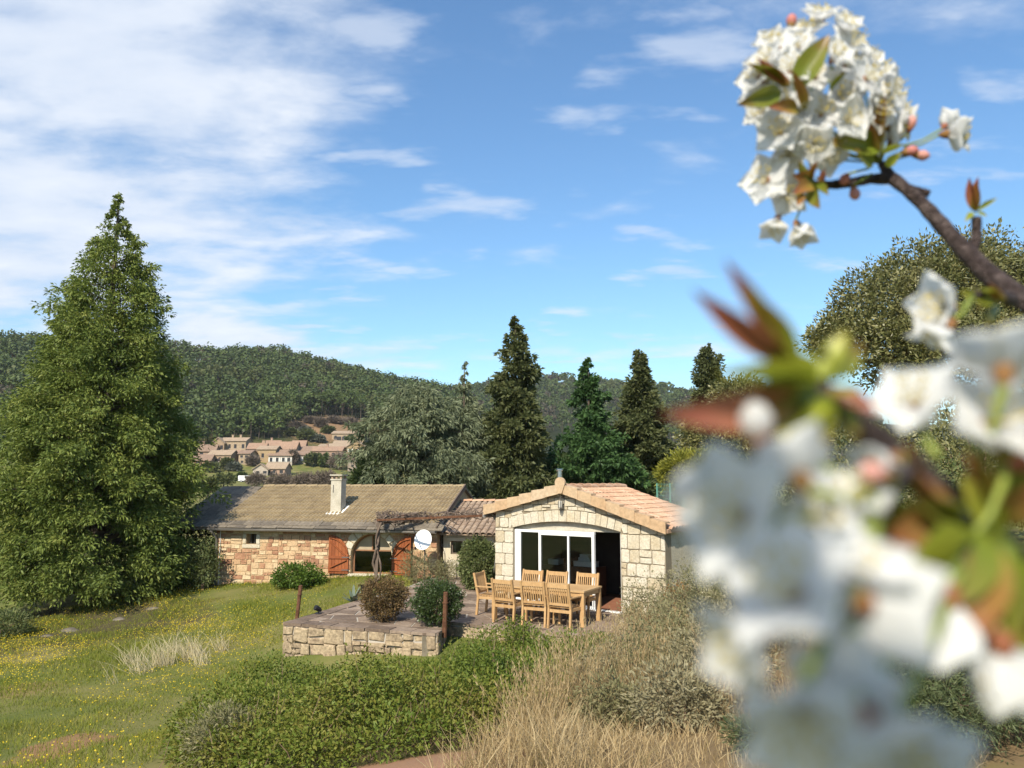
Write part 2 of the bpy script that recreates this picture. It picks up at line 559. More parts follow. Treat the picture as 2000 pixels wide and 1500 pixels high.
def ground_material():
    m = M('ground', [(0.078, 0.102, 0.024), (0.120, 0.132, 0.036), (0.180, 0.162, 0.060), (0.240, 0.204, 0.084)], nscale=0.35, namt=1, rough=.95, spec=.1,
          coord='Position', detail=8, bump=.4, bscale=9)
    nt = m.node_tree; n, L = nt.nodes, nt.links
    b = [q for q in n if q.type == 'BSDF_PRINCIPLED'][0]
    col = b.inputs['Base Color'].links[0].from_socket
    geo = n.new('ShaderNodeNewGeometry')
    wob = n.new('ShaderNodeTexNoise'); wob.inputs['Scale'].default_value = 1.6; wob.inputs['Detail'].default_value = 6
    L.new(geo.outputs['Position'], wob.inputs['Vector'])
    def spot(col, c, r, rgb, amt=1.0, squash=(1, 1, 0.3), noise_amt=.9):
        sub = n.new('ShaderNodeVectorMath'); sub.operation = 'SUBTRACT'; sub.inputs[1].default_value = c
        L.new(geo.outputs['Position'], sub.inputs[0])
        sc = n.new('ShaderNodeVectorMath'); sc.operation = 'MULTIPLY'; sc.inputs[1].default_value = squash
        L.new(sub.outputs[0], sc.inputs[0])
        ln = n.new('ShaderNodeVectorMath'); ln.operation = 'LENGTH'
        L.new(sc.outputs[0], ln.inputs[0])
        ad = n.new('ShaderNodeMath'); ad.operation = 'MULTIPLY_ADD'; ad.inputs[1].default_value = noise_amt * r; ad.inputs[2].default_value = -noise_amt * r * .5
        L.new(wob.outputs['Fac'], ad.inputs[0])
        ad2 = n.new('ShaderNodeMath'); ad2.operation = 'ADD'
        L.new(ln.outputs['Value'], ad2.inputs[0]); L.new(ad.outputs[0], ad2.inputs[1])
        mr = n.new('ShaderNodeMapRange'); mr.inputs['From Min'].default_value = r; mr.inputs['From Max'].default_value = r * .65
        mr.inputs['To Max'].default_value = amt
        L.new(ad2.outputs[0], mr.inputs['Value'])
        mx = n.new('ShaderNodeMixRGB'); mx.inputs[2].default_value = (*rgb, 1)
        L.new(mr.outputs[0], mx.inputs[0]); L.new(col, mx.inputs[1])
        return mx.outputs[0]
    # soil of the bare bank, two worn patches in the meadow, the clearing and the woodland floor
    col = spot(col, (2.4, 7.5, .8), 4.6, (.20, .135, .075), .9)
    col = spot(col, (-.75, 6.6, .8), 1.5, (.30, .17, .10), 1)
    col = spot(col, (-6.0, 10.9, -.45), .7, (.27, .14, .08), .75, (1, .6, .3), 1.6)
    col = spot(col, (-9.6, 15.5, -.8), .9, (.26, .17, .08), .5)
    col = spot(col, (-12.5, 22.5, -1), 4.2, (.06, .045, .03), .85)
    far = n.new('ShaderNodeVectorMath'); far.operation = 'LENGTH'
    L.new(geo.outputs['Position'], far.inputs[0])
    mr = n.new('ShaderNodeMapRange'); mr.inputs['From Min'].default_value = 300; mr.inputs['From Max'].default_value = 345
    L.new(far.outputs['Value'], mr.inputs['Value'])
    mx = n.new('ShaderNodeMixRGB'); mx.inputs[2].default_value = (.020, .026, .010, 1)
    L.new(mr.outputs[0], mx.inputs[0]); L.new(col, mx.inputs[1])
    col = mx.outputs[0]
    c = P(655, 835, 352)
    col = spot(col, (c[0], c[1], c[2]), 20, (.24, .15, .085), .9, (1, .55, .3), 1.3)
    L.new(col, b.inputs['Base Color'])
    return m
MAT_GROUND = ground_material()
def build_ground():
    az = np.radians(np.concatenate([np.arange(-46, 46, .4), np.arange(48, 312, 4.0)]))
    rr = np.concatenate([np.geomspace(.5, 45, 95), np.geomspace(46.5, 1500, 95), np.geomspace(1600, 2600, 5)])
    A, Rr = np.meshgrid(az, rr)
    X, Y = np.sin(A) * Rr, np.cos(A) * Rr
    Z = gz(X, Y)
    na, nr = len(az), len(rr)
    V = np.stack([X, Y, Z], -1).reshape(-1, 3)
    i, j = np.meshgrid(np.arange(nr - 1), np.arange(na), indexing='ij')
    a = (i * na + j).ravel(); b = (i * na + (j + 1) % na).ravel()
    Fa = np.stack([a, b, b + na, a + na], 1)
    V = np.concatenate([V, [[0, 0, gz(0, 0)]]])
    c = len(V) - 1
    me = npmesh('ground', V, Fa[:, ::-1], MAT_GROUND)
    o = mesh_obj('ground', me, None, None, True)
    tag(o, 'grassy meadow ground rising into the wooded hills', None, kind='structure')
build_ground()

# ================================================================ stone, tile and timber materials
MAT_STONE_HOUSE = M('house_stone', [(.24, .11, .065), (.40, .22, .13), (.50, .33, .19), (.56, .41, .25), (.62, .49, .32)], rand='object', nscale=5, namt=.18, rough=.9, bump=.6, bscale=24, fine=.28, fscale=22)
MAT_MORTAR_HOUSE = M('house_mortar', [(.36, .26, .15), (.46, .34, .20)], nscale=6, rough=.95, bump=.5, bscale=40)
MAT_STONE_ANNEX = M('annex_stone', [(.40, .29, .17), (.48, .41, .29), (.54, .48, .37), (.57, .52, .42), (.47, .37, .22)], rand='object', nscale=4, namt=.3, rough=.9, bump=.5, bscale=22, fine=.22, fscale=26)
MAT_MORTAR_ANNEX = M('annex_mortar', [(.20, .165, .115), (.27, .225, .16)], nscale=6, rough=.95, bump=.4, bscale=40)
MAT_STONE_TERRACE = M('terrace_stone', [(0.176, 0.134, 0.095), (0.282, 0.214, 0.142), (0.412, 0.321, 0.208), (0.259, 0.182, 0.123)], rand='object', nscale=5, namt=.5, rough=.92, bump=.8, bscale=16, fine=.4, fscale=18)
MAT_MORTAR_DARK = M('terrace_mortar', [(.13, .11, .08), (.22, .19, .14)], nscale=5, rough=.95, bump=.5, bscale=30)
MAT_FLAG = M('flagstone', [(0.098, 0.069, 0.051), (0.173, 0.126, 0.093), (0.254, 0.189, 0.142), (0.347, 0.273, 0.208)], rand='object', nscale=3, namt=.3, rough=.85, bump=.4, bscale=14, fine=.25, fscale=14)
MAT_FLAGBED = M('flagstone_bed', [(.36, .32, .27), (.44, .40, .34)], nscale=3, rough=.95)
MAT_TILE_HOUSE = M('concrete_tile', [(0.215, 0.160, 0.095), (0.283, 0.216, 0.126), (0.339, 0.260, 0.151)], rand='object', nscale=2.2, namt=.5, rough=.92, bump=.3, bscale=30, fine=.25, fscale=25, coord='Position')
MAT_TILE_OLD = M('old_canal_tile', [(.22, .15, .105), (.31, .225, .16), (.38, .29, .21)], rand='object', nscale=2.5, namt=.45, rough=.9, bump=.3, bscale=30, fine=.3, fscale=20, coord='Position')
MAT_TILE_PINK = M('canal_tile', [(0.420, 0.238, 0.146), (0.500, 0.313, 0.202), (0.560, 0.389, 0.269)], rand='object', nscale=3, namt=.35, rough=.85, bump=.2, bscale=30, fine=.18, fscale=18, coord='Position')
MAT_VERGE = M('verge_tile', [(.44, .28, .155), (.48, .345, .215), (.51, .40, .285)], rand='object', nscale=3, namt=.25, rough=.85, bump=.2, bscale=30, fine=.2, fscale=14)
MAT_SLATE = M('stone_slate', [(.10, .085, .07), (.18, .15, .115), (.24, .20, .15)], rand='object', nscale=3, namt=.4, rough=.9, bump=.5, bscale=20, fine=.3, fscale=14)
MAT_TEAK = M('teak', [(0.360, 0.202, 0.084), (0.450, 0.275, 0.124), (0.522, 0.340, 0.168)], rand='object', nscale=3, namt=.6, rough=.6, spec=.3, bump=.15, bscale=20, stretch=(6, 6, 1.2), fine=.12, fscale=12)
MAT_TEAK_TOP = M('teak_top', [(0.352, 0.206, 0.089), (0.440, 0.278, 0.128), (0.493, 0.332, 0.168)], rand='object', nscale=2, namt=.5, rough=.55, spec=.3, bump=.1, bscale=20, stretch=(1.2, 8, 6), fine=.12, fscale=12)
MAT_SHUTTER = M('shutter_wood', [(.20, .055, .018), (.27, .080, .026), (.33, .105, .035)], rand='object', nscale=2, namt=.5, rough=.55, spec=.3, bump=.15, stretch=(8, 8, 1), fine=.2, fscale=10)
MAT_FRAMEWOOD = plainM('window_wood', (.24, .12, .06), rough=.6)
MAT_WHITE = plainM('white_aluminium', (.74, .74, .72), rough=.35, spec=.5, var=.03)
MAT_ZINC = plainM('zinc_gutter', (.24, .22, .20), rough=.5, spec=.5, metal=.3)
MAT_STEEL = plainM('stainless_steel', (.55, .56, .57), rough=.25, metal=1.0, var=.03)
MAT_IRON = plainM('grey_iron', (.13, .12, .11), rough=.6, spec=.4, metal=.3)
MAT_RUST = M('rusty_iron', [(.07, .032, .018), (.13, .060, .032), (.17, .085, .05)], nscale=9, rough=.85, spec=.2, fine=.3, fscale=40)
MAT_CEMENT = M('cement_render', [(.36, .33, .26), (.46, .42, .34), (.52, .48, .40)], nscale=3, rough=.9, bump=.3, bscale=25, fine=.15, fscale=20)
MAT_RENDER_PALE = M('pale_render', [(.50, .42, .30), (.60, .53, .40)], nscale=3, rough=.9, bump=.3, bscale=25, fine=.15)
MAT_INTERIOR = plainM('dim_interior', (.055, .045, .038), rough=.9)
MAT_TERRACOTTA = M('terracotta_floor', [(.24, .10, .06), (.30, .14, .085)], nscale=5, rough=.6)
MAT_DARK = plainM('black_plastic', (.02, .02, .022), rough=.5)
MAT_BARK = M('bark', [(.055, .042, .032), (.11, .085, .065), (.16, .13, .10)], nscale=6, rough=.95, bump=.8, bscale=22, coord='Position')
MAT_VINE = M('vine_bark', [(.085, .062, .048), (.15, .11, .085), (.22, .175, .14)], nscale=8, rough=.95, bump=.6, bscale=30, coord='Position')
MAT_WOODGREY = M('weathered_wood', [(.10, .075, .06), (.17, .13, .10)], nscale=6, rough=.9, bump=.4, bscale=30, stretch=(6, 6, 1))
MAT_DISH = plainM('dish_white', (.80, .80, .79), rough=.35, spec=.4, var=.02)
def glassM(name='window_glass', tint=(.8, .85, .85), alpha=.32):
    m = bpy.data.materials.new(name); m.use_nodes = True
    nt = m.node_tree; n, L = nt.nodes, nt.links; n.clear()
    out = n.new('ShaderNodeOutputMaterial')
    tr = n.new('ShaderNodeBsdfTransparent'); tr.inputs[0].default_value = (*tint, 1)
    gl = n.new('ShaderNodeBsdfGlossy'); gl.inputs['Roughness'].default_value = .02
    fr = n.new('ShaderNodeFresnel'); fr.inputs[0].default_value = 1.5
    ms = n.new('ShaderNodeMixShader')
    L.new(fr.outputs[0], ms.inputs[0]); L.new(tr.outputs[0], ms.inputs[1]); L.new(gl.outputs[0], ms.inputs[2])
    L.new(ms.outputs[0], out.inputs[0])
    return m
MAT_GLASS = glassM()

# ---------------------------------------------------------------- masonry
def clip_half(poly, nx, nz, c):
    """keep nx*x+nz*z <= c"""
    out = []
    for i in range(len(poly)):
        a, b = poly[i], poly[(i + 1) % len(poly)]
        da, db = nx * a[0] + nz * a[1] - c, nx * b[0] + nz * b[1] - c
        if da <= 0:
            out.append(a)
        if (da < 0 < db) or (db < 0 < da):
            t = da / (da - db)
            out.append((a[0] + (b[0] - a[0]) * t, a[1] + (b[1] - a[1]) * t))
    return out
def area(poly):
    return abs(sum(poly[i][0] * poly[(i + 1) % len(poly)][1] - poly[(i + 1) % len(poly)][0] * poly[i][1] for i in range(len(poly)))) / 2
def stone_poly(x0, x1, z0, z1, gap=.010, jit=.022):
    x0 += gap; x1 -= gap; z0 += gap; z1 -= gap
    j = lambda: random.uniform(-jit, jit)
    c = min(x1 - x0, z1 - z0) * random.uniform(.04, .15)
    p = [(x0 + c, z0 + j() * .6), (x1 - c, z0 + j() * .6), (x1 + j() * .5, z0 + c), (x1 + j() * .5, z1 - c), (x1 - c, z1 + j() * .6), (x0 + c, z1 + j() * .6), (x0 + j() * .5, z1 - c), (x0 + j() * .5, z0 + c)]
    return p
def stone_mesh(poly, proud, back=.02, ins=.008):
    """a stone in the local x-z plane; the wall face is y=0 and the stone stands proud towards -y"""
    n = len(poly)
    cx = sum(p[0] for p in poly) / n; cz = sum(p[1] for p in poly) / n
    V = [(x, back, z) for x, z in poly] + [(x, -proud * .62, z) for x, z in poly]
    fr = []
    for x, z in poly:
        d = math.hypot(x - cx, z - cz) or 1
        k = max(0, 1 - ins / d)
        fr.append((cx + (x - cx) * k, -proud * random.uniform(.9, 1.1), cz + (z - cz) * k))
    V += fr
    a2 = sum(poly[i][0] * poly[(i + 1) % n][1] - poly[(i + 1) % n][0] * poly[i][1] for i in range(n))
    Fc = []
    for r in (0, n):
        for i in range(n):
            q = (r + i, r + (i + 1) % n, r + n + (i + 1) % n, r + n + i)
            Fc.append(q if a2 > 0 else q[::-1])
    Fc.append(tuple(range(2 * n, 3 * n)) if a2 > 0 else tuple(range(3 * n - 1, 2 * n - 1, -1)))
    return V, Fc
def masonry(s0, s1, z0, z1, rows, widths, clips=None, split=.22, amin=.004):
    """irregular coursed stones; clips(cx, cz) -> list of half planes or None to leave the stone out"""
    out = []
    z = z0
    while z < z1 - .03:
        h = random.uniform(*rows)
        if z1 - (z + h) < rows[0] * .6:
            h = z1 - z
        x = s0 - random.uniform(0, widths[0])
        while x < s1:
            w = random.uniform(*widths)
            a, b = max(x, s0), min(x + w, s1)
            if s1 - b < widths[0] * .5:
                b = s1
            if b - a > .04:
                cells = [(a, b, z, z + h)]
                if random.random() < split and h > rows[0] * 1.15:
                    k = random.uniform(.4, .6)
                    cells = [(a, b, z, z + h * k), (a, b, z + h * k, z + h)]
                    if random.random() < .5:
                        m = a + (b - a) * random.uniform(.4, .6)
                        cells = [(a, m, z, z + h * k), (m, b, z, z + h * k), (a, b, z + h * k, z + h)]
                for c in cells:
                    p = stone_poly(*c)
                    cl = clips((c[0] + c[1]) / 2, (c[2] + c[3]) / 2, c) if clips else []
                    if cl is None:
                        continue
                    for hp in cl:
                        p = clip_half(p, *hp)
                        if len(p) < 3:
                            break
                    if len(p) >= 3 and area(p) > amin:
                        out.append(p)
            x = max(b, x + w)
        z += h
    return out
def place_stones(polys, mat, parent, proud=(.012, .035), limit=295, name='stone'):
    polys = sorted(polys, key=lambda p: -area(p))
    for p in polys[:limit]:
        V, Fc = stone_mesh(p, random.uniform(*proud))
        mesh_obj(name, pymesh(name, V, Fc, mat), None, parent)
    if len(polys) > limit:
        mb = MB()
        for p in polys[limit:]:
            mb.add(*stone_mesh(p, random.uniform(*proud)))
        tag(mb.build('small_stones', mat, parent), kind='stuff')
def strip_wall(name, mat, parent, cols, y0, y1):
    """wall from vertical strips: (xa, xb, [(zlo_a, zhi_a, zlo_b, zhi_b), ...])"""
    mb = MB()
    for xa, xb, ivs in cols:
        for la, ha, lb, hb in ivs:
            V = [(xa, y0, la), (xb, y0, lb), (xb, y0, hb), (xa, y0, ha), (xa, y1, la), (xb, y1, lb), (xb, y1, hb), (xa, y1, ha)]
            mb.add(V, [(0, 1, 2, 3), (5, 4, 7, 6), (0, 4, 5, 1), (3, 2, 6, 7), (0, 3, 7, 4), (1, 5, 6, 2)])
    return mb.build(name, mat, parent)
def barrel_tile(Lg=.42, w0=.115, w1=.09, h=.055, seg=6, th=.012):
    """canal tile, convex up, along +y (up the slope); wide end at y=0"""
    V, Fc = [], []
    for y, w, hh, dz in ((0, w0, h, .014), (Lg, w1, h * .85, 0)):
        for k in range(seg + 1):
            a = math.pi * k / seg
            V.append((-w * math.cos(a), y, hh * math.sin(a) + dz))
    for k in range(seg + 1):
        a = math.pi * k / seg
        V.append((-(w0 - th) * math.cos(a), 0, (h - th) * math.sin(a) + .014))
    n = seg + 1
    for k in range(seg):
        Fc.append((k, k + 1, n + k + 1, n + k))
        Fc.append((k + 1, k, 2 * n + k, 2 * n + k + 1))
    return V, Fc
def wave_tile(W=.286, Lg=.40):
    """flat tile with two rolls, along +y, overlapping lip at y=0"""
    prof = [(0, 0), (.03, .004), (.06, .036), (.085, .044), (.11, .036), (.14, .004), (.17, .004), (.20, .036), (.225, .044), (.25, .036), (.286, .002)]
    V = []
    for y, dz in ((0, .046), (Lg, .004)):
        V += [(x * W / .286, y, z + dz) for x, z in prof]
    V += [(x * W / .286, 0, z + .004) for x, z in prof]
    n = len(prof)
    Fc = []
    for k in range(n - 1):
        Fc.append((k, k + 1, n + k + 1, n + k))
        Fc.append((k + 1, k, 2 * n + k, 2 * n + k + 1))
    return V, Fc

# ================================================================ THE LONG STONE HOUSE
class Frame:
    def __init__(s, o, d):
        s.o = np.array([o[0], o[1], 0.]); s.d = unit(np.array([d[0], d[1], 0.])); s.b = np.array([-s.d[1], s.d[0], 0.])
        s.rz = math.atan2(s.d[1], s.d[0])
    def w(s, x, y, z=0.):
        return s.o + s.d * x + s.b * y + np.array([0, 0, z])
    def l(s, p):
        q = np.asarray(p, float) - s.o
        return np.array([q @ s.d, q @ s.b, q[2]])
    def hit(s, px, py, n_local, p_local):
        """pixel ray meets a plane given in local coordinates"""
        n = s.d * n_local[0] + s.b * n_local[1] + np.array([0, 0, n_local[2]])
        p0 = s.w(*p_local)
        r = ray(px, py); c = np.array([0, 0, CAM_Z])
        return s.l(c + r * (((p0 - c) @ n) / (r @ n)))
HF = Frame([0, 0], [1, -.22])
_h = G(740, 1124, 0)
HF.o = np.array([_h[0], _h[1], 0.]) - HF.d * 5.98
EAVE_Y, EAVE_Z, RIDGE_Y, RIDGE_Z, HLEN = -.28, 1.50, 3.10, 2.84, 7.95
RSL = math.atan2(RIDGE_Z - EAVE_Z, RIDGE_Y - EAVE_Y)
AX, AR, AZ, AB = 5.70, .715, .61, .03

def build_house():
    t = empty('stone_farmhouse', HF.o, HF.rz, 'long low stone farmhouse with weathered brown tiled roof and arched window', 'house')
    wt = 1.62
    arch = lambda x: AZ + math.sqrt(max(0, AR ** 2 - (x - AX) ** 2))
    cols = [(-.0, 1.15, [(-1, wt, -1, wt)]), (1.15, 1.52, [(-1, .93, -1, .93), (1.27, wt, 1.27, wt)]), (1.52, AX - AR, [(-1, wt, -1, wt)])]
    xs = [AX - AR * math.cos(math.pi * k / 16) for k in range(17)]
    for a, b in zip(xs, xs[1:]):
        cols.append((a, b, [(-1, AB, -1, AB), (arch(a), wt, arch(b), wt)]))
    cols.append((AX + AR, HLEN, [(-1, wt, -1, wt)]))
    wall = strip_wall('wall', MAT_MORTAR_HOUSE, t, cols, 0, .42)
    # voussoirs of the arch
    vous = []
    nv = 11
    for k in range(nv):
        a0, a1 = math.pi * (k + .06) / nv, math.pi * (k + .94) / nv
        r0, r1 = AR + .01, AR + random.uniform(.22, .34)
        if 4 <= k <= 6: r1 = AR + .16
        am = (a0 + a1) / 2
        pts = [(AX - r0 * math.cos(a0), AZ + r0 * math.sin(a0)), (AX - r0 * math.cos(a1), AZ + r0 * math.sin(a1)),
               (AX - r1 * math.cos(a1), AZ + r1 * math.sin(a1)), (AX - r1 * math.cos(am), AZ + r1 * math.sin(am)), (AX - r1 * math.cos(a0), AZ + r1 * math.sin(a0))]
        vous.append(pts)
    for p in vous:
        V, Fc = stone_mesh(p, .03)
        mesh_obj('voussoir', pymesh('voussoir', V, Fc, MAT_STONE_ANNEX), None, wall)
    rim = AR + .27
    def clips(cx, cz, c):
        if 1.02 < cx < 1.66 and .80 < cz < 1.42:      # dressed surround of the small window
            return None
        hp = []
        if c[1] > 1.02 and c[0] < 1.66 and c[3] > .80 and c[2] < 1.42:
            if cx <= 1.02: hp.append((1, 0, 1.01))
            elif cx >= 1.66: hp.append((-1, 0, -1.67))
            elif cz < .8: hp.append((0, 1, .79))
            else: hp.append((0, -1, -1.43))
        if cz > AZ:
            dx, dz = cx - AX, cz - AZ
            d = math.hypot(dx, dz)
            if d < rim - .02: return None
            if d < rim + .3: hp.append((-dx / d, -dz / d, -(rim + (dx * AX + dz * AZ) / d)))
        elif c[3] > AB - .1:
            if AX - AR < cx < AX + AR and cz > AB - .08: return None
            if c[1] > AX - AR and cx < AX: hp.append((1, 0, AX - AR - .01))
            if c[0] < AX + AR and cx > AX: hp.append((-1, 0, -(AX + AR + .01)))
        return hp
    polys = []
    xb = 0.
    while xb < HLEN - .01:
        xe = xb + random.uniform(.7, 1.5)
        if HLEN - xe < .5: xe = HLEN
        polys += masonry(xb, xe, -.66, 1.50, (.11, .23), (.16, .44), clips, .28)
        xb = xe
    place_stones(polys, MAT_STONE_HOUSE, wall)
    for x0, x1, z0, z1 in ((1.02, 1.66, 1.275, 1.42), (1.02, 1.145, .93, 1.265), (1.525, 1.66, .93, 1.265), (1.0, 1.68, .80, .925)):
        V, Fc = stone_mesh(stone_poly(x0, x1, z0, z1, .004, .006), .032)
        o = mesh_obj('stone', pymesh('stone', V, Fc, MAT_STONE_ANNEX), None, wall)
    MB().span(AX - AR - .06, AX + AR + .06, -.10, .2, AB - .07, AB + .004).build('sill', MAT_STONE_ANNEX, t)
    # other walls, gable ends, dark inside
    mb = MB()
    mb.span(.0, .4, .425, 6.2, -1, 1.6); mb.span(HLEN - .4, HLEN, .425, 6.2, -1, 1.6); mb.span(.405, HLEN - .405, 5.8, 6.2, -1, 1.6)
    mb.build('rear_wall', MAT_MORTAR_HOUSE, t)
    for x0, x1 in ((.02, .4), (HLEN - .4, HLEN - .02)):
        m2 = MB()
        V = [(x, y, z) for x in (x0, x1) for y, z in ((.02, 1.6), (6.18, 1.6), (RIDGE_Y, RIDGE_Z - .10))]
        m2.add(V, [(0, 2, 1), (3, 4, 5), (0, 1, 4, 3), (1, 2, 5, 4), (2, 0, 3, 5)])
        m2.build('gable', MAT_MORTAR_HOUSE, t)
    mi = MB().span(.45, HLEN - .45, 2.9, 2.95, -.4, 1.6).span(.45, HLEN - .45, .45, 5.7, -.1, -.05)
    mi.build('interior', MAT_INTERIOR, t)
    # small window: dark pane with two bars
    w = MB().span(1.15, 1.52, .25, .27, .93, 1.27).build('window', MAT_GLASS, t)
    for x in (1.27, 1.40):
        MB().tube([(x, .10, .92), (x, .10, 1.28)], .012, 5).build('bar', MAT_IRON, w)
    # arched window
    fw = MB()
    n = 18
    for k in range(n):
        a0, a1 = math.pi * k / n, math.pi * (k + 1) / n
        fw.bar((AX - (AR - .03) * math.cos(a0), .2, AZ + (AR - .03) * math.sin(a0)), (AX - (AR - .03) * math.cos(a1), .2, AZ + (AR - .03) * math.sin(a1)), .06, .05, (0, 1, 0))
    for sgn in (-1, 1):
        fw.span(AX + sgn * AR, AX + sgn * (AR - .06), .17, .23, AB, AZ)
    fw.span(AX - AR + .06, AX + AR - .06, .168, .232, .76, .80)
    fw.span(AX - AR + .06, AX + AR - .06, .17, .23, AB, AB + .05)
    win = fw.build('arched_window', MAT_FRAMEWOOD, t)
    def half_disc(x0, x1):
        pts = [(x0, .80), (x1, .80)]
        m = 8
        for k in range(m + 1):
            x = x1 + (x0 - x1) * k / m
            pts.append((x, AZ + math.sqrt(max(.01, (AR - .055) ** 2 - (x - AX) ** 2))))
        return [p for i, p in enumerate(pts) if i < 2 or p[1] > .801]
    MB().prism(half_disc(AX - AR + .10, AX - .05), .205, .215).build('panel', plainM('beige_panel', (.36, .29, .20)), win)
    MB().prism(half_disc(AX + .22, AX + AR - .10), .206, .216).build('panel', bpy.data.materials['beige_panel'], win)
    MB().span(AX - .06, AX - .02, .18, .225, .80, AZ + AR - .04).build('mullion', MAT_FRAMEWOOD, win)
    MB().prism(half_disc(AX - .02, AX + .22), .20, .206).build('pane', MAT_GLASS, win)
    MB().span(AX - AR + .06, AX + AR - .06, .198, .204, AB + .05, .76).build('pane', MAT_GLASS, win)
    # shutters, folded back against the wall
    def shutter(hinge, sgn, ang):
        Wd, Ht = .70, AZ + AR - .02
        s = empty('shutter', (hinge, -.055, 0), ang * sgn)
        s.parent = t
        s.location = (hinge, -.055, .02)
        prof = lambda q: AZ - .06 + math.sqrt(max(0, AR ** 2 - (AR - q * AR / Wd) ** 2))
        npl = 6
        for k in range(npl):
            q0, q1 = Wd * k / npl + .004, Wd * (k + 1) / npl - .004
            poly = [(sgn * q0, .02), (sgn * q1, .02), (sgn * q1, prof(q1)), (sgn * (q0 + q1) / 2, prof((q0 + q1) / 2)), (sgn * q0, prof(q0))]
            if sgn < 0: poly = poly[::-1]
            MB().prism(poly, -.03, 0).build('plank', MAT_SHUTTER, s)
        for z in (.09, .50):
            MB().span(sgn * .02, sgn * (Wd - .02), -.06, -.032, z, z + .09).build('ledge', MAT_SHUTTER, s)
        MB().bar((sgn * .06, -.044, .46), (sgn * (Wd - .06), -.044, .20), .026, .07, (0, 1, 0)).build('brace', MAT_SHUTTER, s)
        MB().bar((sgn * .10, -.044, .60), (sgn * (Wd - .05), -.044, 1.06), .026, .07, (0, 1, 0)).build('brace', MAT_SHUTTER, s)
        for k in range(5):
            q0, q1 = Wd * (k + .3) / 5.6, Wd * (k + 1.3) / 5.6
            MB().bar((sgn * q0, -.043, prof(q0) - .09), (sgn * q1, -.043, prof(q1) - .09), .024, .06, (0, 1, 0)).build('curved_rail', MAT_SHUTTER, s)
        for z in (.14, .55):
            MB().span(sgn * -.03, sgn * .22, -.068, -.06, z - .015, z + .015).build('hinge', MAT_IRON, s)
    shutter(AX - AR - .05, -1, R(-3))
    shutter(AX + AR + .03, 1, R(-9))
    # roof
    rb = MB()
    for x0, x1, drop in ((-1.75, -.02, .03), (-.02, HLEN + .08, 0)):
        V = []
        for x in (x0, x1):
            V += [(x, EAVE_Y, EAVE_Z - drop), (x, RIDGE_Y, RIDGE_Z - drop), (x, 6.5, EAVE_Z - drop), (x, 6.5, EAVE_Z - .06 - drop), (x, RIDGE_Y, RIDGE_Z - .07 - drop), (x, EAVE_Y, EAVE_Z - .06 - drop)]
        rb.add(V, [(0, 6, 7, 1), (1, 7, 8, 2), (2, 8, 9, 3), (3, 9, 10, 4), (4, 10, 11, 5), (5, 11, 6, 0), (0, 1, 2, 3, 4, 5), (6, 11, 10, 9, 8, 7)])
    roof = rb.build('roof', MAT_SLATE, t)
    cs, sn = math.cos(RSL), math.sin(RSL)
    def on_roof(o, x, q, lift=.0, rx=0., rz=0.):
        o.location = (x, EAVE_Y + q * cs - lift * sn, EAVE_Z + q * sn + lift * cs)
        o.rotation_euler = (RSL + rx, 0, rz)
    me = pymesh('tile', *wave_tile(), MAT_TILE_HOUSE)
    ncol = 28
    for r in range(10):
        q = .42 + r * .325
        for c in range(ncol):
            o = mesh_obj('tile', me, None, roof)
            on_roof(o, -.02 + c * .2865, q, .012 + random.uniform(0, .006), random.uniform(-.012, .012), random.uniform(-.012, .012))
    rid = pymesh('ridge_tile', *barrel_tile(.46, .13, .12, .075), MAT_TILE_HOUSE)
    for k in range(18):
        o = mesh_obj('ridge_tile', rid, None, roof)
        o.location = (-.02 + k * .445 + .45, RIDGE_Y, RIDGE_Z + .02)
        o.rotation_euler = (0, 0, R(90))
    for k in range(2):
        x = -.15
        while x < HLEN:
            w_ = random.uniform(.25, .55)
            o = MB().box((w_ / 2, .2, .012), (w_ - .01, .40 + random.uniform(-.05, .06), .024), random.uniform(-.05, .05)).build('slate', MAT_SLATE, roof)
            on_roof(o, x, k * .17 - .06, .012 + k * .022, random.uniform(.0, .05))
            x += w_
    for r in range(9):
        x = -1.75
        while x < -.1:
            w_ = random.uniform(.3, .6)
            o = MB().box((w_ / 2, .25, .012), (w_ - .01, .5, .026), random.uniform(-.06, .06)).build('slate', MAT_SLATE, roof)
            on_roof(o, x, r * .39 - .05, .0 + random.uniform(0, .012), random.uniform(.02, .06))
            x += w_
    MB().bar((HLEN + .06, EAVE_Y + .02, EAVE_Z + .06), (HLEN + .06, RIDGE_Y, RIDGE_Z + .06), .05, .12).build('verge_board', MAT_WOODGREY, roof)
    # rafters' board under the eave, gutter, downpipe, cable
    g = MB()
    prof = [(-.065, 0), (-.05, -.045), (0, -.065), (.05, -.045), (.065, 0)]
    V = [(x, EAVE_Y - .05 + py, EAVE_Z - .05 + pz) for x in (-.1, HLEN + .05) for py, pz in prof]
    g.add(V, [(k, k + 1, k + 6, k + 5) for k in range(4)])
    g.tube([(-.1, EAVE_Y - .115, EAVE_Z - .05), (HLEN + .05, EAVE_Y - .115, EAVE_Z - .05)], .012, 6)
    g.build('gutter', MAT_ZINC, t)
    MB().tube([(-.02, EAVE_Y - .05, EAVE_Z - .1), (.0, EAVE_Y + .05, EAVE_Z - .2), (.05, -.07, EAVE_Z - .36), (.05, -.07, -.75)], .042, 8).build('downpipe', MAT_ZINC, t, True)
    MB().tube([(.18, -.045, 1.45), (.18, -.05, -.6)], .012, 5).build('cable', MAT_WHITE, t)
    # chimney
    q = HF.hit(655, 1004, (0, -math.tan(RSL), 1), (0, EAVE_Y, EAVE_Z))
    cx, cy, czb = q
    topz = HF.hit(655, 938, (0, 1, 0), (0, cy, 0))[2]
    ch = MB().span(cx - .19, cx + .19, cy, cy + .40, czb - .1, topz).build('chimney', MAT_CEMENT, roof)
